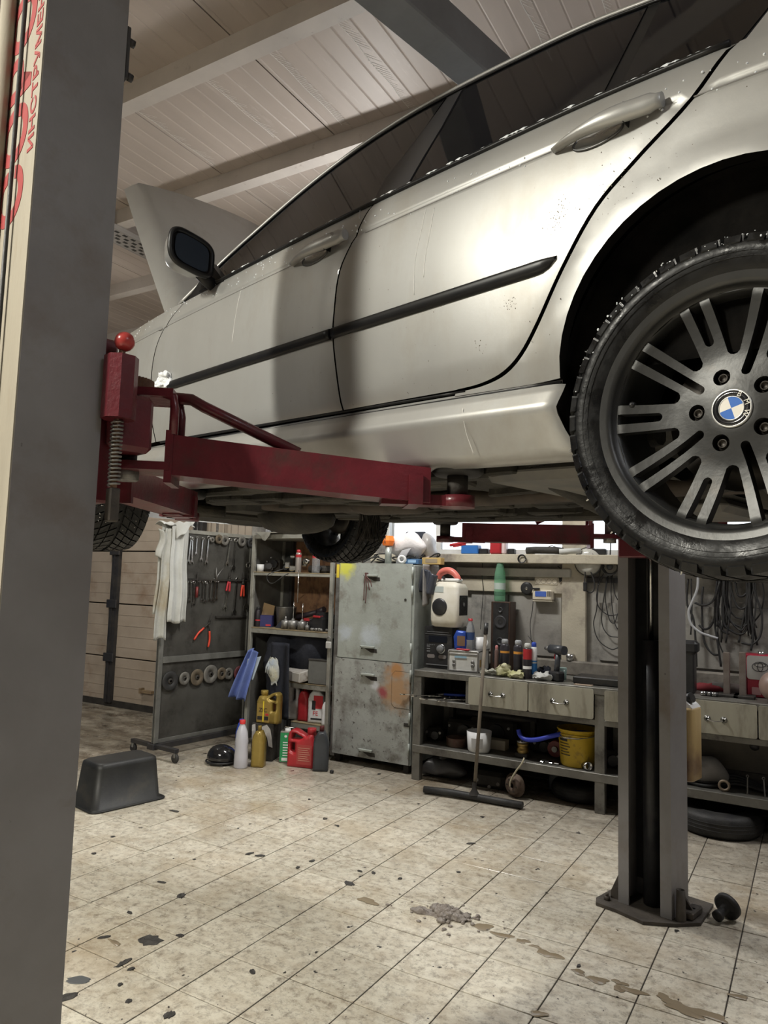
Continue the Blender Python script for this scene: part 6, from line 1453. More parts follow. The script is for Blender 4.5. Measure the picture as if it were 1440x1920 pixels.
bg2 = thing('snack_bag', 'blue and brown snack bag beside the clear bottle on the case', 'bag', (at(862, 1190, 5.52).x, 5.53, zc2), R(10)); slab([(-.045, 0), (.05, 0), (.055, .06), (.045, .15), (-.03, .155), (-.055, .10)], -.018, .018, (), .012, .018).build('body', C_('blue foil', (.03, .08, .40), .25, .2, var=(.02, .05, .26), vscale=12), bg2); front('label', C_('brown print', (.16, .10, .06), .4), bg2, -.02, .045, .03, .11, -.0185)
mg = lathe_thing('mug', 'white printed mug on the white case', 'mug', (at(898, 1190, 5.62).x, 5.64, zc2), [(0, 0), (.038, 0), (.041, .004), (.042, .10), (.038, .10), (.037, .01), (0, .01)], M_white); MB().tube([(.04, 0, .08), (.06, 0, .082), (.07, 0, .06), (.062, 0, .032), (.04, 0, .025)], .006, 8).build('handle', M_white, mg)
tag(MB().box(-.05, .06, -.02, .02, 0, .012, .004).build('marker_pen', M_redp, loc=(at(868, 1205, 5.48).x, 5.475, zc2)), 'red flat marker lying on the front edge of the white case', 'marker')
# wooden loudspeaker with green bottle on it
sp = thing('loudspeaker', 'tall dark wooden loudspeaker standing against the wall', 'loudspeaker', (at(938, 1180, 5.80).x, 5.80, BZ)); hh = at(938, 1128, 5.80).z-BZ
MB().box(-.085, .085, .0, .14, 0, hh, .004).build('cabinet', C_('dark veneer', (.055, .03, .02), .4, var=(.035, .02, .015), vscale=6, stretch=(6, 6, .6)), sp); front('baffle', M_black, sp, -.065, .072, .06, hh-.01, -.002)
for z_, r_ in ((hh-.17, .05), (hh-.07, .02), (hh-.33, .03)): MB().lathe([(0, -.004), (r_*.4, -.002), (r_*.8, -.008), (r_, -.012), (r_*1.08, -.004), (r_*1.1, 0)], (0, 0, z_), 1, 24).build('driver', C_('driver grey', (.035, .035, .038), .4), sp)
gbot = lathe_thing('soda_bottle', 'large green plastic bottle on the tall loudspeaker', 'bottle', (at(936, 1120, 5.86).x, 5.87, BZ+hh+.001), [(0, 0), (.040, 0), (.047, .01), (.047, .10), (.048, .19), (.044, .24), (.028, .31), (.015, .345), (.015, .36)], M_greenp, [(.017, .358), (.017, .378), (0, .379)], C_('dark green cap', (.03, .22, .12), .4)); MB().lathe([(.0485, .10), (.0490, .155)], (0, 0, 0), 2, 24).build('label', C_('pale label', (.42, .50, .46), .4), gbot)
# spray cans
def bcan(px0, px1, ptop, Y, nm, lb, m, capm, band=None, cat='spray can'):
    a = at(px0, 1230, Y); b = at(px1, 1230, Y); top = at((px0+px1)/2, ptop, Y).z; return can(nm, lb, ((a.x+b.x)/2, Y, BZ), (b-a).length*.86/2, top-BZ, m, capm, band=band, cat=cat)
M_cand = C_('dark printed can', (.035, .033, .04), .3, .3, var=(.06, .055, .06), vscale=12); M_or = C_('orange band', (.62, .28, .05), .4); M_lid = C_('clear grey lid', (.32, .33, .34), .2)
bcan(937, 956, 1198, 5.62, 'spray_can', 'dark spray can with orange band and clear lid before the loudspeaker', M_cand, M_lid, [(.60, .66, M_or)])
bcan(962, 981, 1200, 5.52, 'spray_can', 'dark spray can with orange band and grey trigger cap', M_cand, M_lid, [(.62, .69, M_or)])
bcan(980, 998, 1206, 5.45, 'spray_can', 'red and black spray can with a rag on its top', M_cand, M_cloth, [(.55, .84, M_redp), (.28, .36, M_txtw)])
bcan(994, 1008, 1204, 5.50, 'spray_can', 'white and blue spray can with blue nozzle', M_white, M_blue, [(.12, .42, C_('bright blue print', (.03, .20, .55), .4)), (.46, .50, C_('bright blue print', (0, 0, 0)))])
bcan(927, 935, 1210, 5.55, 'glue_bottle', 'small brown glue bottle with pink tip', C_('brown glue', (.14, .09, .08), .3), C_('pink tip', (.5, .2, .2), .4), None, 'bottle')
tag(MB().tube([(at(990, 1196, 5.5).x, 5.5, at(990, 1196, 5.5).z+.015), (at(1000, 1205, 5.5).x, 5.5, at(1000, 1205, 5.5).z)], .003, 6).build('nozzle_straw', M_black), 'thin straw on the blue spray nozzle', 'straw')
# rags
def rag(label, px, py, Y, r, m, amp=.035, sc=11):
    p = at(px, py, Y); t = thing('rag', label, 'rag', (p.x, Y, BZ)); q = MB(); q.sphere((0, 0, r[2]*.5), 1, 40, 26, r); q.rough(amp*1.1, sc*1.6); q.rough(amp*.5, sc*4); q.v = [(x, y, max(z, .001)) for x, y, z in q.v]; q.build('cloth', m, t); return t
M_rag = C_('yellowed rag', (.52, .50, .36), .9, 0, var=(.40, .40, .18), vscale=9, bump=.5, bscale=40)
rag('crumpled cream rag beside the spray cans', 945, 1250, 5.46, (.075, .055, .065), M_rag); rag('yellow green rag end at the bench edge', 967, 1262, 5.40, (.055, .04, .04), C_('yellow green rag', (.45, .46, .20), .9, 0, var=(.52, .50, .36), vscale=12, bump=.5))
rag('small off white rag before the drill', 1018, 1258, 5.44, (.07, .045, .04), M_cloth); rag('pale scraps lying left of the cream rag', 915, 1256, 5.42, (.07, .03, .025), C_('pale scraps', (.42, .42, .36), .8, 0, var=(.15, .15, .12), vscale=25))
rag('black rag heap behind the off white rag', 1020, 1240, 5.60, (.08, .06, .06), M_navy)
# cordless drill
dp = at(1045, 1265, 5.47); dr_ = thing('cordless_drill', 'black cordless drill standing on its battery on the workbench', 'drill', (dp.x, 5.47, BZ), R(-30))
MB().box(-.055, .045, -.04, .04, 0, .075, .012).build('battery', M_black, dr_); MB().tube([(-.01, 0, .06), (0, 0, .13), (.008, 0, .20)], .021, 12).build('grip', M_dgrey, dr_); MB().cyl((-.075, 0, .235), (.075, 0, .235), .034, n=18).build('motor', M_dgrey, dr_); MB().cyl((-.075, 0, .235), (-.135, 0, .235), .024, .012, 14).build('chuck', M_steel, dr_); MB().box(-.03, -.015, -.008, .008, .16, .20, .003).build('trigger', M_redp, dr_)
lathe_thing('glass_cup', 'pale green cup behind the drill', 'cup', (at(1054, 1255, 5.60).x, 5.60, BZ), [(0, 0), (.032, 0), (.036, .09), (.033, .09), (.03, .006)], C_('green cup', (.38, .52, .48), .2, trans=.4))
lathe_thing('metal_cup', 'small shiny metal cup on the wall ledge', 'cup', (at(1067, 1225, 5.90).x, 5.925, .986), [(0, 0), (.03, 0), (.034, .055), (.031, .055), (.028, .005)], M_chrome)
ty = thing('drain_tray', 'black rectangular tray lying on the workbench', 'tray', (at(1122, 1262, 5.55).x, 5.52, BZ), R(2)); q = MB(); q.box(-.16, .19, -.09, .14, 0, .055, .008); q.build('body', M_tub, ty); MB().box(-.145, .175, -.075, .125, .05, .0565).build('inner', M_dark, ty)
pc = thing('cardboard_piece', 'brown cardboard piece under the tray', 'cardboard', (at(1090, 1272, 5.40).x, 5.40, BZ)); MB().box(-.05, .08, -.03, .05, 0, .004).build('sheet', C_('brown cardboard', (.30, .23, .17), .8), pc)
# mop / floor squeegee leaning on the bench
a = atz(795, 1480, .03); b = atz(980, 1510, .03); c = atz(889, 1494, .03); topm = at(912, 1168, 5.28)
mp = thing('floor_squeegee', 'wide black floor squeegee with wooden stick leaning on the workbench', 'squeegee', (c.x, c.y, 0)); o_ = Vector((c.x, c.y, 0))
q = MB(); q.tube([(p_-o_) for p_ in (a, a.lerp(c, .5)+Vector((0, 0, .006)), c, c.lerp(b, .5), b)], .026, 8); q.build('head', M_rubber, mp)
q = MB(); cc = Vector((0, 0, .05)); tt = Vector(topm)-o_; q.tube([cc, cc.lerp(tt, .5), tt], .0135, 10); q.build('stick', C_('grey wood', (.20, .17, .13), .7, 0, var=(.13, .11, .085), vscale=8), mp)
q = MB(); q.lathe([(.04, 0), (.018, .04), (.016, .09)], (0, 0, .045), 2, 12); q.build('socket', M_dark, mp); q = MB(); q.tube([cc.lerp(tt, .93), tt], .017, 10); q.build('end_grip', M_black, mp)
lump = tag(MB().sphere((0, 0, .015), .03, 12, 8, (1.2, 1, .7)).rough(.012, 40).build('mud_lump', M_dark, loc=fl(928, 1506)), 'black mud lump on the floor in front of the squeegee', 'lump')
# ------------------------------------------------------------------ on the wall and window ledge
YW = 5.975
ps_ = thing('socket_strip', 'four gang white socket strip on the wall above the charger', 'socket strip', tuple(at(1026, 1090, YW))); MB().box(-.105, .105, -.025, .004, -.038, .038, .012).build('body', M_cream, ps_)
for k in range(4): MB().lathe([(0, -.024), (.018, -.024), (.021, -.0265), (.021, -.02)], (-.072+k*.048, 0, 0), 1, 18).build('socket', M_black, ps_)
tag(MB().box(-.13, .12, -.006, .004, -.06, .02).build('socket_plate', M_pil, loc=at(1030, 1106, YW+.01)), 'painted backing plate behind the socket strip', 'plate')
rd_ = thing('wall_speaker', 'black round speaker hung on the wall left of the charger', 'speaker', tuple(at(989, 1103, YW))); MB().lathe([(0, -.03), (.02, -.026), (.045, -.03), (.056, -.018), (.056, .003)], (0, 0, 0), 1, 28).build('body', M_black, rd_); MB().lathe([(0, -.034), (.013, -.03)], (0, 0, 0), 1, 12).build('centre', M_chrome, rd_)
chg = thing('battery_charger', 'beige battery charger with blue label on the wall', 'charger', tuple(at(1020, 1116, YW-.02))); MB().box(-.085, .085, -.05, .02, -.045, .045, .012).build('body', M_cream, chg); front('label', C_('blue white label', (.06, .12, .42), .4), chg, -.06, .035, -.012, .032, -.051); MB().box(-.09, -.02, -.06, -.04, .045, .06, .004).build('clip', M_black, chg)
for k in range(4): MB().box(.045+k*.009, .049+k*.009, -.052, -.02, -.01, .035).build('vent', M_dark, chg)
MB().box(-.085, .085, -.045, .02, -.055, -.043, .004).build('lip', C_('beige trim', (.36, .33, .26), .5), chg)
fd_ = thing('round_lamp', 'round work lamp with dusty glass hanging above the cable coil', 'lamp', tuple(at(1103, 1053, YW-.06)), R(-6)); MB().lathe([(0, -.05), (.07, -.045), (.105, -.02), (.112, 0), (.105, .03), (0, .04)], (0, 0, 0), 1, 36).build('glass', C_('dusty glass', (.50, .50, .46), .15, 0, var=(.34, .32, .27), vscale=9, coat=.5), fd_)
MB().lathe([(.111, -.01), (.118, -.004), (.118, .012), (.108, .02)], (0, 0, 0), 1, 36).build('ring', C_('lamp ring', (.10, .10, .095), .4, .4), fd_); MB().prism([(-.02, .02), (.04, .085), (.065, .03), (.02, -.01)], 1, -.053, -.049).build('inner_sticker', C_('sticker grey', (.46, .45, .42), .5), fd_)
def cable(pts, r, label, group=None, Y=None, m=None, nm='cable'):
    P = [at(x, y, (Y or YW-.03)) for x, y in pts]; return tag(MB().tube(catmull(P, 6), r, 7).build(nm, m or M_rubber), label, 'cable', group)
cb1 = thing('cable_coil', 'coiled black cable hanging on the wall beside the round lamp', 'cable coil', tuple(at(1145, 1062, YW-.05)))
rr = random.Random(31)
for k in range(7):
    r_ = .055+.016*rr.random(); MB().tube([(r_*math.cos(t_)+rr.uniform(-.004, .004), -.004*k, r_*1.05*math.sin(t_)) for t_ in [2*math.pi*i/28 for i in range(29)]], .004, 6).build('loop', M_rubber, cb1)
MB().sphere((0, -.03, 0), .026, 14, 10, (1, .5, 1.2)).build('plug', M_dgrey, cb1)
gw = 'black cable hanging in a loop under the cable coil'
for pts in ([(1128, 1055), (1122, 1090), (1119, 1140), (1113, 1170), (1122, 1200), (1145, 1217), (1160, 1214)], [(1132, 1075), (1120, 1105), (1121, 1135), (1140, 1153), (1160, 1152)], [(1140, 1080), (1135, 1120), (1142, 1160), (1152, 1168), (1158, 1150)], [(1146, 1080), (1146, 1120), (1152, 1165), (1158, 1180)], [(1138, 1082), (1128, 1160), (1140, 1190), (1160, 1195)], [(1148, 1078), (1152, 1110), (1158, 1125)]):
    cable(pts, .0042, gw, 'cables under the coil')
cable([(1098, 1050), (1097, 1075), (1096, 1100), (1100, 1108), (1108, 1111), (1114, 1105), (1114, 1090), (1107, 1070), (1103, 1052)], .005, 'black lamp cable looped under the round lamp', None, YW-.09)
tag(MB().cbox((0, 0, 0), (.03, .02, .075), .006).build('inline_switch', M_black, loc=at(1097, 1100, YW-.10)), 'black inline switch hanging below the round lamp', 'switch')
cable([(905, 1045), (904, 1080), (906, 1110), (903, 1150), (901, 1180)], .003, 'thin black cable running down the wall behind the jerrycan speaker')
cable([(1000, 1118), (998, 1145), (994, 1170), (996, 1200), (998, 1215)], .003, 'thin black cable running down from the charger')
cable([(1046, 1062), (1052, 1068), (1053, 1085), (1049, 1092)], .004, 'short dark cable beside the socket strip')
hk = thing('cable_ring', 'small black cable ring hanging from the window ledge', 'cable coil', tuple(at(979, 1048, 5.83)))
for k in range(3): MB().tube([((.028+.004*k)*math.cos(t_), -.004*k, (.03+.003*k)*math.sin(t_)) for t_ in [2*math.pi*i/22 for i in range(23)]], .003, 6).build('loop', M_rubber, hk)
# dark frame on the wall sheet right of the pillar
fr_ = thing('wall_frame', 'dark steel frame fixed to the wall below the round lamp', 'frame', tuple(at(1080, 1085, YW+.005)));
MB().box(-.03, .42, -.02, .01, -.028, .012, .002).build('top_bar', M_rail, fr_); MB().box(-.03, .03, -.02, .01, -.70, -.028, .002).build('side_bar', M_rail, fr_)
# ledge things
YL = 5.90; ZL = 1.841
bl = thing('parts_box', 'blue plastic parts box on the window ledge', 'box', (at(884, 1040, YL).x, YL, ZL)); MB().box(-.085, .075, -.04, .05, 0, .075, .006).build('body', C_('bright blue plastic', (.03, .14, .42), .4), bl); MB().box(-.08, .07, -.035, .045, .074, .078).build('inner', M_dark, bl)
rc = thing('plastic_bar', 'red plastic bar lying across the blue box', 'bar', (at(872, 1026, YL).x, YL-.03, ZL+.085), 0); rc.rotation_euler = (0, R(-10), R(6)); MB().box(-.13, .13, -.012, .012, 0, .024, .006).build('body', M_redp, rc); MB().box(-.10, .02, -.010, .010, -.012, .0, .003).build('grip', M_redp, rc)
r2 = thing('canister', 'red canister with white side on the window ledge', 'canister', (at(935, 1040, YL).x, YL, ZL)); MB().box(-.07, .035, -.04, .04, 0, .165, .012).build('body', M_redp, r2); MB().box(.037, .075, -.038, .038, 0, .15, .01).build('white_side', C_('pale pink plastic', (.62, .50, .50), .4), r2)
bb = thing('tool_roll', 'dark tool roll lying on the window ledge', 'tool roll', (at(1022, 1042, YL).x, YL, ZL)); MB().tube([(-.16, 0, .032), (-.08, 0, .038), (.08, 0, .036), (.15, 0, .03)], .03, 12).build('roll', M_dark, bb); MB().tube([(.02, -.01, .06), (.06, -.01, .075), (.10, -.01, .06)], .004, 6).build('wire', M_steel, bb)
wr = thing('small_box', 'small pale box on the window ledge', 'box', (at(993, 1042, YL).x, YL+.02, ZL)); MB().box(-.03, .03, -.03, .03, 0, .045, .004).build('body', M_cream, wr)
wn = thing('paper_roll', 'white paper roll lying on the ledge beside the pillar', 'paper roll', (at(1072, 1040, YL).x, YL-.03, ZL+.024), R(8)); MB().cyl((-.09, 0, 0), (.08, 0, .01), .022, n=14).build('roll', M_cloth, wn)
for k, (px, w_) in enumerate(((905, .05), (958, .03), (1120, .07))): t = thing('ledge_box', ('black plastic tub right of the blue box', 'dark bottle end right of the red canister', 'dark box on the ledge behind the round lamp')[k], 'box', (at(px, 1042, YL).x, YL+.02, ZL)); MB().box(-w_, w_, -.03, .03, 0, .05, .008).build('body', M_black, t)
# antenna like hook by the window
cable([(1143, 1005), (1145, 1020), (1144, 1042)], .005, 'thin dark rod standing on the ledge beside the far column', None, 5.88)
# ------------------------------------------------------------------ right end of the bench beyond the far column
fw = 'black cable hanging in a bundle on the wall at the right'
CB = [[(1355, 1070), (1352, 1110), (1342, 1150), (1352, 1180), (1368, 1190)], [(1360, 1070), (1358, 1120), (1368, 1160), (1388, 1182), (1400, 1170)], [(1365, 1070), (1364, 1120), (1372, 1150), (1392, 1160), (1404, 1140), (1402, 1080)],
      [(1368, 1070), (1372, 1110), (1385, 1140), (1402, 1130), (1398, 1070)], [(1352, 1070), (1348, 1130), (1335, 1170), (1322, 1180), (1310, 1172)], [(1350, 1075), (1346, 1180), (1350, 1210), (1362, 1235)], [(1345, 1080), (1340, 1160), (1345, 1200), (1352, 1250)],
      [(1412, 1075), (1415, 1110), (1428, 1150), (1426, 1190), (1410, 1208), (1390, 1205)], [(1406, 1075), (1406, 1140), (1412, 1190), (1408, 1220)], [(1400, 1075), (1400, 1130), (1392, 1170), (1385, 1205)], [(1410, 1075), (1410, 1150), (1420, 1210)], [(1425, 1075), (1432, 1110), (1428, 1145), (1415, 1165)],
      [(1290, 1085), (1288, 1130), (1300, 1160), (1304, 1200), (1306, 1250)], [(1378, 1072), (1382, 1112), (1392, 1118), (1402, 1110)], [(1318, 1100), (1316, 1140), (1320, 1200), (1335, 1225), (1350, 1228)], [(1358, 1070), (1355, 1160), (1375, 1185), (1396, 1186), (1404, 1150), (1404, 1075)],
      [(1362, 1070), (1362, 1150), (1380, 1172), (1398, 1168), (1401, 1100)], [(1302, 1130), (1320, 1135), (1338, 1125), (1350, 1090)], [(1296, 1085), (1297, 1150), (1295, 1190)]]
rr = random.Random(17)
for pts in CB: cable(pts, rr.choice((.005, .006, .008)), fw, 'cable bundle at the right', YW-.03-.03*rr.random())
for s_, x in ((0, 1358), (1, 1408)):   # dense middles of the two bundles
    for k in range(9):
        xx = x+rr.uniform(-9, 9); cable([(xx, 1068), (xx+rr.uniform(-3, 3), 1100), (xx+rr.uniform(-6, 6), 1140), (xx+rr.uniform(-8, 8), 1165+rr.uniform(0, 40))], .006, fw, 'cable bundle at the right', YW-.035-.02*rr.random())
cable([(1309, 1078), (1307, 1105), (1297, 1130), (1291, 1148), (1296, 1170), (1312, 1185), (1330, 1192), (1346, 1197)], .009, 'pale grey curved air hose on the wall beside the far column', None, 5.84, C_('pale hose', (.42, .43, .44), .35), 'air_hose')
for k, px in enumerate((1363, 1393)):
    Y = 5.55; g_ = at(px, 1298, Y); zt = at(px, 1223, Y).z; t = thing('steel_stand', ('upright steel bar stand on the bench near the column', 'upright steel bar stand on the bench near the tin')[k], 'stand', (g_.x, Y, BZ)); MB().box(-.02, .02, -.02, .02, .016, zt-BZ, .003).build('bar', C_('rusty bar', (.22, .19, .17), .6, .4, var=(.14, .11, .09), vscale=10), t); MB().box(-.055, .075, -.07, .07, 0, .018, .003).build('foot_plate', M_dark, t)
tn = thing('oil_tin', 'red and silver oil tin with oval emblem at the right end of the bench', 'tin', (at(1436, 1290, 5.62).x, 5.62, BZ), R(6)); tw_ = .235; th_ = at(1430, 1228, 5.62).z-BZ
MB().box(-tw_/2, tw_/2, 0, .14, 0, th_, .008).build('body', C_('tin red', (.30, .02, .04), .35, .2), tn); front('top_label', C_('silver label', (.46, .46, .45), .3, .4), tn, -tw_/2+.004, tw_/2-.004, th_*.42, th_-.008, -.0012, .02)
def oval(cx, cz, a_, b__, r_=.0022): return MB().tube([(cx+a_*math.cos(t_), -.003, cz+b__*math.sin(t_)) for t_ in [2*math.pi*i/26 for i in range(27)]], r_, 5)
for a_, b__, dz in ((.048, .032, 0), (.016, .030, .0), (.034, .012, .012)): oval(-.032, th_*.72+dz, a_, b__).build('emblem_oval', M_txtd, tn)
MB().lathe([(.02, th_), (.02, th_+.018), (0, th_+.02)], (-.02, .06, 0), 2, 14).build('cap', M_chrome, tn); front('small_print', C_('dim print', (.45, .25, .25), .5), tn, -.085, -.03, .02, .07, -.0015)
lp = thing('desk_lamp', 'peach round lamp shade at the right picture edge on the bench', 'lamp', (at(1454, 1300, 5.36).x, 5.44, BZ)); MB().sphere((0, 0, .105), .10, 24, 16).build('shade', C_('peach glass', (.26, .18, .15), .4), lp); MB().lathe([(0, 0), (.05, 0), (.045, .012), (.012, .02), (0, .02)], (0, 0, 0), 2, 16).build('foot', M_dark, lp)
bt_ = thing('tool_box', 'tall black tool box partly hidden behind the far column', 'tool box', (at(1288, 1292, 5.50).x, 5.52, BZ)); MB().box(-.06, .05, -.03, .09, 0, .30, .01).build('body', M_black, bt_); MB().box(-.06, .072, -.04, .10, .27, .36, .02).build('head', M_black, bt_)
rdc = thing('cloth', 'dark red cloth lying on the bench behind the steel stands', 'cloth', (at(1328, 1278, 5.75).x, 5.74, BZ)); q = MB(); q.sphere((0, 0, .02), 1, 22, 12, (.13, .05, .035)); q.rough(.015, 16); q.v = [(x, y, max(z, .001)) for x, y, z in q.v]; q.build('fold', C_('dark red cloth', (.16, .015, .02), .8), rdc)
for k, (px, lb) in enumerate(((1320, 'black and white socket left on the bench edge'), (1329, 'black and white socket in the middle on the bench edge'), (1340, 'black and white socket right on the bench edge'))): t = thing('socket', lb, 'socket', (at(px, 1292, 5.46).x, 5.46, BZ+.016)); MB().cyl((-.022, 0, 0), (.01, 0, 0), .015, n=12).build('drive_end', M_chrome, t); MB().cyl((.01, 0, 0), (.022, 0, 0), .0155, n=12).build('ring', M_black, t)
gd = thing('angle_grinder', 'grey angle grinder lying behind the steel stands', 'grinder', (at(1382, 1282, 5.72).x, 5.74, BZ+.035)); MB().cyl((-.16, 0, 0), (.10, 0, .0), .034, n=16).build('body', C_('grinder grey', (.20, .19, .18), .5), gd); MB().box(.09, .17, -.04, .04, -.03, .04, .012).build('gear_head', M_steel, gd); MB().lathe([(0, -.034), (.05, -.034), (.05, -.03), (0, -.03)], (.13, 0, 0), 2, 22).build('disc', M_dark, gd)
# ------------------------------------------------------------------ under the bench
ZB = .2735
def ub(px, Y): return at(px, 1400, Y).x
wt = thing('plastic_tub', 'white plastic tub on the lower bench shelf', 'tub', (at(896, 1415, 5.42).x, 5.44, ZB)); q = MB(); q.lathe([(0, .002), (.080, .002), (.088, .02), (.098, .16), (.094, .16), (.084, .02), (0, .012)], (0, 0, 0), 2, 30); q.build('body', M_white, wt)
q = MB(); q.lathe([(.0975, .04), (.103, .115)], (0, 0, 0), 2, 10, True, R(255), R(310)); q.v = [(x*.96, y*.96, z) for x, y, z in q.v]; q.build('label', C_('pale print label', (.45, .45, .45), .5), wt)
tn2 = lathe_thing('round_tin', 'round tin with rusty print left of the white tub', 'tin', (ub(857, 5.52), 5.52, ZB), [(0, 0), (.085, 0), (.087, .004), (.087, .062), (.09, .066), (.086, .07), (.08, .06), (0, .05)], C_('rusty print tin', (.22, .16, .12), .5, .3, var=(.11, .05, .04), vscale=14))
bx3 = thing('carton', 'cream carton behind the white tub on the lower shelf', 'carton', (ub(935, 5.60), 5.62, ZB)); MB().box(-.09, .06, -.04, .05, 0, .075, .003).build('body', M_cream, bx3)
yb = thing('bucket', 'yellow plastic bucket on the lower bench shelf', 'bucket', (at(1080, 1440, 5.46).x, 5.50, ZB)); M_yb = C_('yellow bucket', (.58, .40, .03), .45, 0, var=(.48, .32, .03), vscale=6, dirt=(.14, .10, .04), dscale=9, dlo=.56, dhi=.70)
MB().lathe([(0, .002), (.115, .002), (.122, .012), (.142, .255), (.150, .258), (.150, .268), (.138, .268), (.118, .02), (0, .015)], (0, 0, 0), 2, 36).build('body', M_yb, yb); MB().lathe([(.140, .225), (.147, .225), (.147, .235), (.140, .235)], (0, 0, 0), 2, 36).build('rim_band', M_yb, yb); MB().lathe([(.0, .22), (.133, .22)], (0, 0, 0), 2, 30).build('content', M_dark, yb)
q = MB(); q.tube([(-.146, 0, .24), (-.13, -.09, .225), (-.06, -.145, .21), (.04, -.148, .215), (.13, -.08, .23), (.146, 0, .24)], .004, 6); q.build('bail', M_steel, yb)
for k in range(6):
    z_ = .085+k*.020; r_ = .1215+(z_)*.085+.0015; q = MB(); q.lathe([(r_, z_), (r_+.001, z_+(.016 if k == 5 else .006))], (0, 0, 0), 2, 8, True, R(222), R(262-4*(k % 3))); q.build('print_line', M_txtd, yb)
hb_ = [at(x, y, Y) for x, y, Y in ((972, 1368, 5.40), (975, 1378, 5.39), (985, 1386, 5.38), (1005, 1387, 5.37), (1030, 1381, 5.38), (1060, 1375, 5.42), (1095, 1374, 5.50), (1115, 1378, 5.58))]
tag(MB().tube(catmull(hb_, 6), .017, 12).build('hose', C_('blue hose rubber', (.03, .05, .42), .4)), 'thick blue hose lying above the yellow bucket under the bench', 'hose')
ptm = thing('fuel_pump', 'brass and chrome pump unit beside the blue hose', 'pump', (ub(982, 5.50), 5.48, ZB)); MB().box(-.05, .05, -.04, .04, 0, .035, .006).build('base', M_dark, ptm); MB().lathe([(.035, .03), (.045, .035), (.045, .06), (.04, .065), (.04, .085), (.045, .09), (.045, .11), (0, .115)], (0, 0, 0), 2, 24).build('brass_body', C_('brass', (.38, .26, .09), .35, .8), ptm); MB().lathe([(.05, .115), (.05, .125), (.02, .13), (.018, .16), (0, .16)], (0, 0, 0), 2, 20).build('flange', M_chrome, ptm)
for k, (px, Y, d, lb) in enumerate(((870, 5.75, (.30, .12, .17), 'dark gearbox at the back of the lower shelf'), (925, 5.80, (.40, .10, .20), 'long black bumper piece at the back of the lower shelf'), (815, 5.62, (.16, .12, .10), 'black parts pile at the left of the lower shelf'), (1015, 5.72, (.16, .10, .12), 'black alternator behind the blue hose'), (1140, 5.60, (.14, .12, .12), 'black part on the shelf right of the bench leg'))):
    t = thing('engine_part', lb, 'engine part', (ub(px, Y), Y, ZB), R(k*7)); MB().cbox((0, 0, d[2]/2+.001), d, .025).build('housing', M_dark, t); MB().cyl((d[0]*.1, -d[1]*.5, d[2]*.5), (d[0]*.1, -d[1]*.5-.03, d[2]*.5), d[2]*.33, n=16).build('cover', M_black, t)
    for j in (-1, 1): MB().cyl((j*d[0]*.35, -d[1]*.5, d[2]*.7), (j*d[0]*.35, -d[1]*.5-.015, d[2]*.7), .012, n=6).build('bolt', M_steel, t)
q = MB(); q.cyl((-.35, 0, 0), (.35, 0, .0), .028, n=14); t = thing('steel_pipe', 'long dark pipe lying high at the back under the drawers', 'pipe', (ub(930, 5.78), 5.78, .50)); q.build('tube', M_rail, t); MB().box(-.42, -.38, -.03, .03, -.228, .05, .004).build('rest', M_dark, t); MB().box(.30, .34, -.03, .03, -.228, .0, .004).build('rest', M_dark, t)
t = thing('electric_motor', 'dark red motor half hidden behind the yellow bucket', 'motor', (ub(1046, 5.66), 5.68, ZB+.07)); MB().cyl((0, -.09, 0), (0, .08, 0), .06, n=20).build('body', C_('dark red paint', (.16, .02, .02), .45), t); MB().cyl((0, -.11, 0), (0, -.09, 0), .022, n=14).build('shaft', M_steel, t); MB().box(-.05, .05, -.05, .05, -.07, -.055, .003).build('foot', M_dark, t)
t = thing('metal_cup', 'small metal cup lying beside the yellow bucket', 'cup', (ub(1101, 5.40), 5.385, ZB+.03)); t.rotation_euler = (R(80), 0, R(50)); MB().lathe([(0, -.03), (.024, -.03), (.029, .03), (.026, .03), (.02, -.025)], (0, 0, 0), 2, 18).build('body', M_chrome, t)
t = thing('tool_bits', 'shiny metal bits scattered on the lower shelf before the bucket', 'metal bits', (ub(1030, 5.42), 5.42, ZB)); rr = random.Random(8)
for k in range(7): MB().cbox((rr.uniform(-.08, .06), rr.uniform(-.03, .03), .007), (rr.uniform(.02, .05), .012, .012), .003).build('bit', M_chrome if k % 2 else M_steel, t)
# open compartment
t = thing('pliers', 'pliers with blue handle lying in the open bench compartment', 'pliers', (at(840, 1280, 5.45).x, 5.45, .646+.035), R(4)); MB().tube([(-.03, 0, 0), (.05, -.01, .004), (.15, 0, .008)], .010, 8).build('grip', M_blue, t); MB().tube([(-.03, 0, 0), (-.10, .01, -.008)], .008, 8).build('jaw', M_steel, t); MB().tube([(-.03, .0, 0), (.05, .03, -.005), (.14, .04, -.005)], .010, 8).build('grip', M_blue, t); MB().box(-.05, .0, -.02, .04, -.035, -.012, .004).build('joint', M_dark, t)
rr = random.Random(12)
for k in range(10):
    x = at(800+k*8, 1285, 5.45).x; Y = 5.43+.12*rr.random(); a_ = rr.uniform(0, 3.1); o = bpy.data.objects.new('wrench', list(WM.values())[k % len(WM)]); o.location = (x, Y, .652+.006*(k % 4)); o.rotation_euler = (R(90), 0, a_); link(o); tag(o, 'dark steel wrench piled in the open bench compartment', 'wrench', 'wrenches in the compartment')
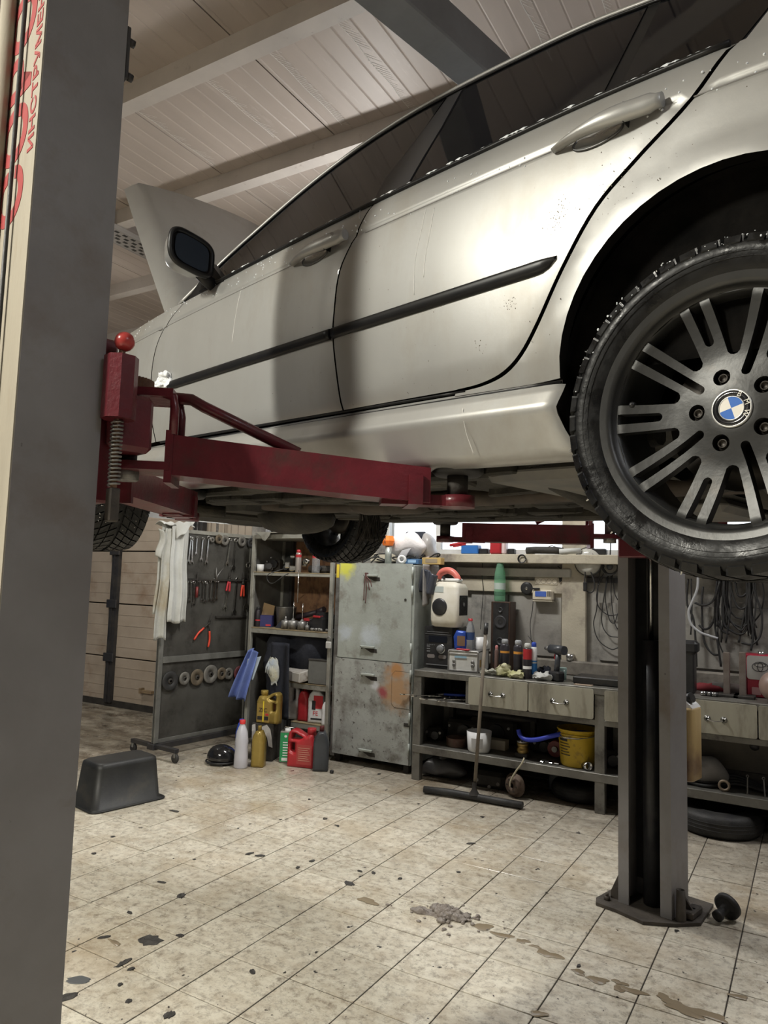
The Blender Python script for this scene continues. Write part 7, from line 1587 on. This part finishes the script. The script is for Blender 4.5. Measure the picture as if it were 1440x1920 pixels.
# below the lower shelf
t = thing('plastic_bag', 'grey plastic bag lying on the floor under the bench', 'bag', (at(830, 1450, 5.52).x, 5.56, 0)); q = MB(); q.sphere((0, 0, .07), 1, 26, 14, (.21, .12, .09)); q.rough(.05, 8); q.v = [(x, y, max(z, .001)) for x, y, z in q.v]; q.build('film', C_('grey bag film', (.14, .14, .145), .3, 0, var=(.08, .08, .085), vscale=10), t)
t = thing('gearbox', 'dark greasy gearbox lying on the floor under the bench', 'gearbox', (at(918, 1465, 5.46).x, 5.52, 0), R(4)); MB().box(-.14, .12, -.08, .1, .001, .13, .03).build('case', M_dark, t)
for x, z_ in ((-.10, .06), (.0, .02), (.07, .05)): MB().cyl((x, -.085, z_), (x, -.07, z_), .014, n=8).build('bolt', M_steel, t)
t = thing('wheel_hub', 'rusty wheel hub with bolt holes leaning under the bench', 'wheel hub', (at(963, 1480, 5.34).x, 5.35, .072), R(-22)); MB().lathe([(.02, -.03), (.062, -.03), (.065, -.02), (.065, 0), (.088, .0), (.09, .018), (.02, .018), (.02, -.03)], (0, 0, 0), 1, 30).build('disc', C_('hub rust', (.15, .11, .08), .65, .3, var=(.09, .06, .045), vscale=18), t)
t.location.z = .091
for k in range(6): MB().cyl((.045*math.cos(k*1.047), -.034, .045*math.sin(k*1.047)), (.045*math.cos(k*1.047), -.029, .045*math.sin(k*1.047)), .007, n=8).build('bolt_hole', M_dark, t)
wp = [at(x, y, Y) for x, y, Y in ((983, 1421, 5.325), (978, 1432, 5.305), (966, 1448, 5.30), (957, 1465, 5.30), (956, 1475, 5.30))]
tag(MB().tube(catmull(wp, 6), .0065, 8).build('hose', C_('yellowed tube', (.46, .42, .30), .4)), 'yellowed thin tube hanging from the lower shelf to the hub', 'hose')
def tyre(label, loc, R_, w_, tilt=0):
    t = thing('tyre', label, 'tyre', loc); q = MB(); q.lathe([(R_*.62, 0), (R_*.66, .004), (R_*.90, .004), (R_*.98, w_*.2), (R_, w_*.4), (R_, w_*.6), (R_*.98, w_*.8), (R_*.90, w_-.004), (R_*.66, w_-.004), (R_*.62, w_)], (0, 0, 0), 2, 40); q.build('casing', M_rubber, t)
    for z_ in (w_*.35, w_*.5, w_*.65): MB().lathe([(R_, z_-.004), (R_+.003, z_), (R_, z_+.004)], (0, 0, 0), 2, 40).build('tread_rib', M_rubber, t)
    return t
tyre('small tyre lying on the floor beneath the yellow bucket', (at(1085, 1495, 5.62).x, 5.66, .001), .21, .12); tyre('tyre lying flat under the bench right of the far column', (at(1345, 1560, 5.40).x, 5.50, .001), .27, .15)
t = thing('canister', 'black canister standing on the floor under the bench shelf', 'canister', (at(1040, 1470, 5.7).x, 5.72, 0)); MB().box(-.05, .05, -.04, .04, 0, .18, .015).build('body', M_dgrey, t); MB().cyl((0, 0, .18), (0, 0, .2), .018, n=12).build('cap', M_black, t)
# right side under the bench
gp_ = at(1310, 1463, 4.19); cn = thing('jerrycan', 'yellowed tall jerrycan with white top hanging behind the far lift column', 'jerrycan', (gp_.x-.10, 4.19, gp_.z), R(-14)); hj = .40
q = MB(); rings = [(0, .03, .012), (.01, .03, 0), (hj*.9, .03, 0), (hj*.93, .03, .004)]; v = []
for z_, r_, ins in rings: rg_ = rr_ring(-.12+ins, .105-ins, -.07+ins, .07-ins, r_, z_, 4); n = len(rg_); v += rg_
q.add(v, [(k*n+i, k*n+(i+1) % n, (k+1)*n+(i+1) % n, (k+1)*n+i) for k in range(3) for i in range(n)], True); q.add(v, [tuple(range(n))[::-1], tuple(range(3*n, 4*n))]); q.build('body', spots(C_('amber jerrycan', (.52, .39, .20), .4, 0, var=(.44, .32, .15), vscale=5, stretch=(3, 3, .6)), [((.03, -.05, .03), .16, (.16, .09, .06))]), cn)
q = MB(); q.prism([(-.11, hj*.93), (.10, hj*.93), (.085, hj*.97), (.02, hj*1.08), (-.05, hj*1.1), (-.11, hj*1.08)], 1, -.055, .055); q.build('top', M_white, cn); MB().cyl((.055, -.01, hj*1.03), (.085, -.015, hj*1.06), .026, n=16).build('cap', M_black, cn); MB().tube([(-.06, 0, hj*1.06), (-.03, .0, hj*1.22), (.02, .0, hj*1.02)], .003, 6).build('wire', M_steel, cn); MB().tube([(-.03, 0, hj*1.215), (-.045, -.06, hj*1.24), (-.05, -.12, hj*1.24)], .004, 6).build('hook', M_steel, cn)
t = thing('cloth_sack', 'grey cloth sack on the lower shelf right of the jerrycan', 'sack', (at(1325, 1440, 5.52).x, 5.54, ZB)); q = MB(); q.sphere((0, 0, .08), 1, 24, 14, (.14, .10, .11)); q.rough(.03, 9); q.v = [(x, y, max(z, .001)) for x, y, z in q.v]; q.build('sack', C_('grey sack', (.28, .27, .26), .85, 0, var=(.2, .19, .18), vscale=6), t)
for k in range(4):
    pts = [(at(1290, 1470-4*k, 5.42).x, 5.44+.03*k, ZB+.012+.013*k), (at(1330, 1466-5*k, 5.42).x, 5.42+.04*k, ZB+.014+.012*k), (at(1380, 1455, 5.50).x, 5.52+.03*k, ZB+.03+.01*k), (at(1440, 1470, 5.5).x, 5.50+.03*k, ZB+.014)]
    tag(MB().tube(catmull(pts, 8), .011, 8).build('air_hose', M_rubber), 'black hose lying along the lower shelf at the right', 'hose', 'hoses on the right lower shelf')
t = thing('bearing_ring', 'rusty bearing ring standing on the lower shelf edge', 'bearing', (at(1358, 1482, 5.40).x, 5.40, ZB+.038)); MB().lathe([(.022, -.012), (.037, -.012), (.037, .012), (.022, .012), (.022, -.012)], (0, 0, 0), 1, 24).build('ring', C_('bearing rust', (.24, .19, .14), .5, .5), t)
for k, (px, lb, m_) in enumerate(((1402, 'dark wrench end on the right lower shelf', M_steel), (1432, 'lighter ring spanner end at the right picture edge', M_steel))):
    o = bpy.data.objects.new('wrench', wrench_mesh(.12+.01*k).mesh('wrench')); o.data.materials.append(m_); o.location = (at(px, 1480, 5.46).x, 5.46, ZB+.105); o.rotation_euler = (R(-14), 0, .3*k); link(o); tag(o, lb, 'wrench')
t = thing('storage_box', 'long dark wooden box lying under the drawers at the right', 'box', (at(1380, 1420, 5.70).x, 5.72, ZB+.0), 0); MB().box(-.30, .55, -.08, .10, .09, .30, .006).build('body', C_('dark stained wood', (.085, .075, .06), .7, 0, var=(.05, .045, .04), vscale=5), t); MB().box(-.30, .55, -.082, -.078, .0, .09).build('front_board', M_dark, t); MB().lathe([(0, -.004), (.03, -.004), (.03, .002)], (.12, -.082, .27), 1, 18).build('knob', M_black, t)
# ------------------------------------------------------------------ slush on the floor
M_slush = C_('grey slush', (.20, .168, .145), .35, 0, var=(.28, .25, .225), vscale=30, bump=.6, bscale=90)
c = fl(838, 1716); sl = thing('slush_pile', 'pile of brown grey slush fallen on the tiles', 'slush', (c.x, c.y, 0)); rr = random.Random(77)
q = MB(); q.sphere((0, 0, .004), 1, 60, 30, (.10, .058, .018)); q.sphere((-.10, -.035, .002), 1, 30, 16, (.07, .026, .014)); q.rough(.016, 22); q.rough(.008, 70); q.v = [(x, y, max(z, .0006)) for x, y, z in q.v]; q.build('mound', M_slush, sl)
q = MB()
for k in range(90):
    a_ = rr.uniform(0, 6.28); d_ = abs(rr.gauss(0, .042)); r_ = rr.uniform(.009, .019); q.sphere((d_*1.6*math.cos(a_), d_*math.sin(a_), r_*.4+max(0, .026-d_*.4)), r_, 14, 10, (rr.uniform(.7, 1.4), rr.uniform(.7, 1.4), .8))
q.rough(.006, 70); q.v = [(x, y, max(z, .0006)) for x, y, z in q.v]; o = q.build('clods', M_slush, sl, merge=False); o['kind'] = 'stuff'
q = MB()
for k in range(24):
    a_ = rr.uniform(0, 6.28); d_ = rr.uniform(.08, .26); q.sphere((d_*1.4*math.cos(a_), d_*.7*math.sin(a_), .003), rr.uniform(.003, .010), 8, 5, (1.3, 1, .5))
q.build('crumbs', M_slush, sl, merge=False)['kind'] = 'stuff'
M_pud = C_('melt water', (.25, .20, .135), .15, 0, spec=.5)
def puddle(px, py, r1, r2, lb, seed):
    p_ = fl(px, py); rr_ = random.Random(seed); n = 28; ph = [rr_.uniform(0, 6.28) for _ in range(4)]; pts = []
    for k in range(n):
        a_ = 2*math.pi*k/n; f = 1+.22*math.sin(2*a_+ph[0])+.16*math.sin(3*a_+ph[1])+.12*math.sin(5*a_+ph[2]); pts.append((r1*f*math.cos(a_), r2*f*math.sin(a_)))
    q = MB(); q.add([(x, y, .0010+.00012*seed) for x, y in pts]+[(x*.9, y*.9, .0016+.00012*seed) for x, y in pts], [tuple(range(n, 2*n))]+[(i, (i+1) % n, n+(i+1) % n, n+i) for i in range(n)], True)
    return tag(q.build('puddle', M_pud, loc=(p_.x, p_.y, 0)), lb, 'puddle', 'melt puddles')
pd = [(905, 1738, .05, .03), (942, 1754, .045, .025), (980, 1765, .03, .02), (1004, 1775, .022, .014), (1030, 1790, .05, .03), (1085, 1823, .03, .02), (1120, 1838, .05, .022), (1162, 1843, .03, .016), (1185, 1858, .05, .022), (1160, 1855, .02, .02), (1245, 1870, .03, .02), (1270, 1885, .05, .025), (1285, 1896, .06, .03), (1322, 1902, .07, .03), (1385, 1870, .03, .02), (1010, 1902, .03, .02), (690, 1690, .05, .03), (215, 1768, .04, .012)]
for k, a_ in enumerate(pd): puddle(*a_, 'small brown melt water puddle on the floor tiles', k)
M_chip = C_('broken tile bed', (.035, .032, .03), .8, 0, var=(.08, .075, .07), vscale=30, bump=.8, bscale=60)
def chip(px, py, r1, r2, lb, seed, grey=False):
    p_ = fl(px, py); rr_ = random.Random(seed+50); n = 18; pts = []
    for k in range(n):
        a_ = 2*math.pi*k/n+rr_.uniform(-.1, .1); f = rr_.uniform(.75, 1.15); pts.append((r1*f*math.cos(a_), r2*f*math.sin(a_)))
    q = MB(); q.add([(x, y, .0009) for x, y in pts]+[(x*.93, y*.93, .0036+.00005*seed) for x, y in pts], [tuple(range(n, 2*n))]+[(i, (i+1) % n, n+(i+1) % n, n+i) for i in range(n)])
    return tag(q.build('floor_chip', M_chip if not grey else C_('grey filler', (.10, .105, .11), .7), loc=(p_.x, p_.y, 0), rot=(0, 0, R(seed*31))), lb, 'floor chip', 'dark chips in the floor')
for k, a_ in enumerate([(283, 1764, .055, .045), (147, 1838, .045, .028), (125, 1870, .05, .025), (232, 1806, .04, .015), (340, 1680, .03, .02), (655, 1657, .035, .022), (327, 1521, .045, .014), (487, 1605, .03, .015), (468, 1601, .03, .012), (317, 1904, .025, .02), (241, 1878, .014, .012), (176, 1601, .014, .014), (303, 1655, .028, .010), (883, 1582, .028, .012), (585, 1615, .02, .012), (558, 1627, .016, .01), (473, 1823, .018, .012), (243, 1712, .018, .01), (338, 1755, .02, .012), (195, 1758, .03, .010), (246, 1818, .018, .01), (225, 1847, .012, .01), (700, 1637, .02, .01), (675, 1634, .016, .01), (860, 1636, .012, .01), (750, 1648, .014, .01), (1085, 1812, .015, .008)]):
    chip(*a_, 'dark chipped spot in a floor tile', k, k in (1,))

# perforated cable tray under the ceiling beams
ct = thing('cable_tray', 'perforated metal cable tray under the ceiling behind the open hood', 'cable tray', (-5.0, 2.9, 4.34))
q = MB(); q.box(0, .22, 0, 3.0, .004, .008); q.box(-.003, .0, 0, 3.0, 0, .04); q.box(.22, .223, 0, 3.0, 0, .04); q.build('tray', C_('tray zinc', (.34, .32, .30), .5, .3), ct)
q = MB()
for r_ in range(4):
    for k in range(36):
        q.box(.025+r_*.048, .052+r_*.048, .05+k*.082+(.03 if r_ % 2 else 0), .09+k*.082+(.03 if r_ % 2 else 0), .0025, .0045)
q.build('slots', M_dark, ct, merge=False)['kind'] = 'stuff'
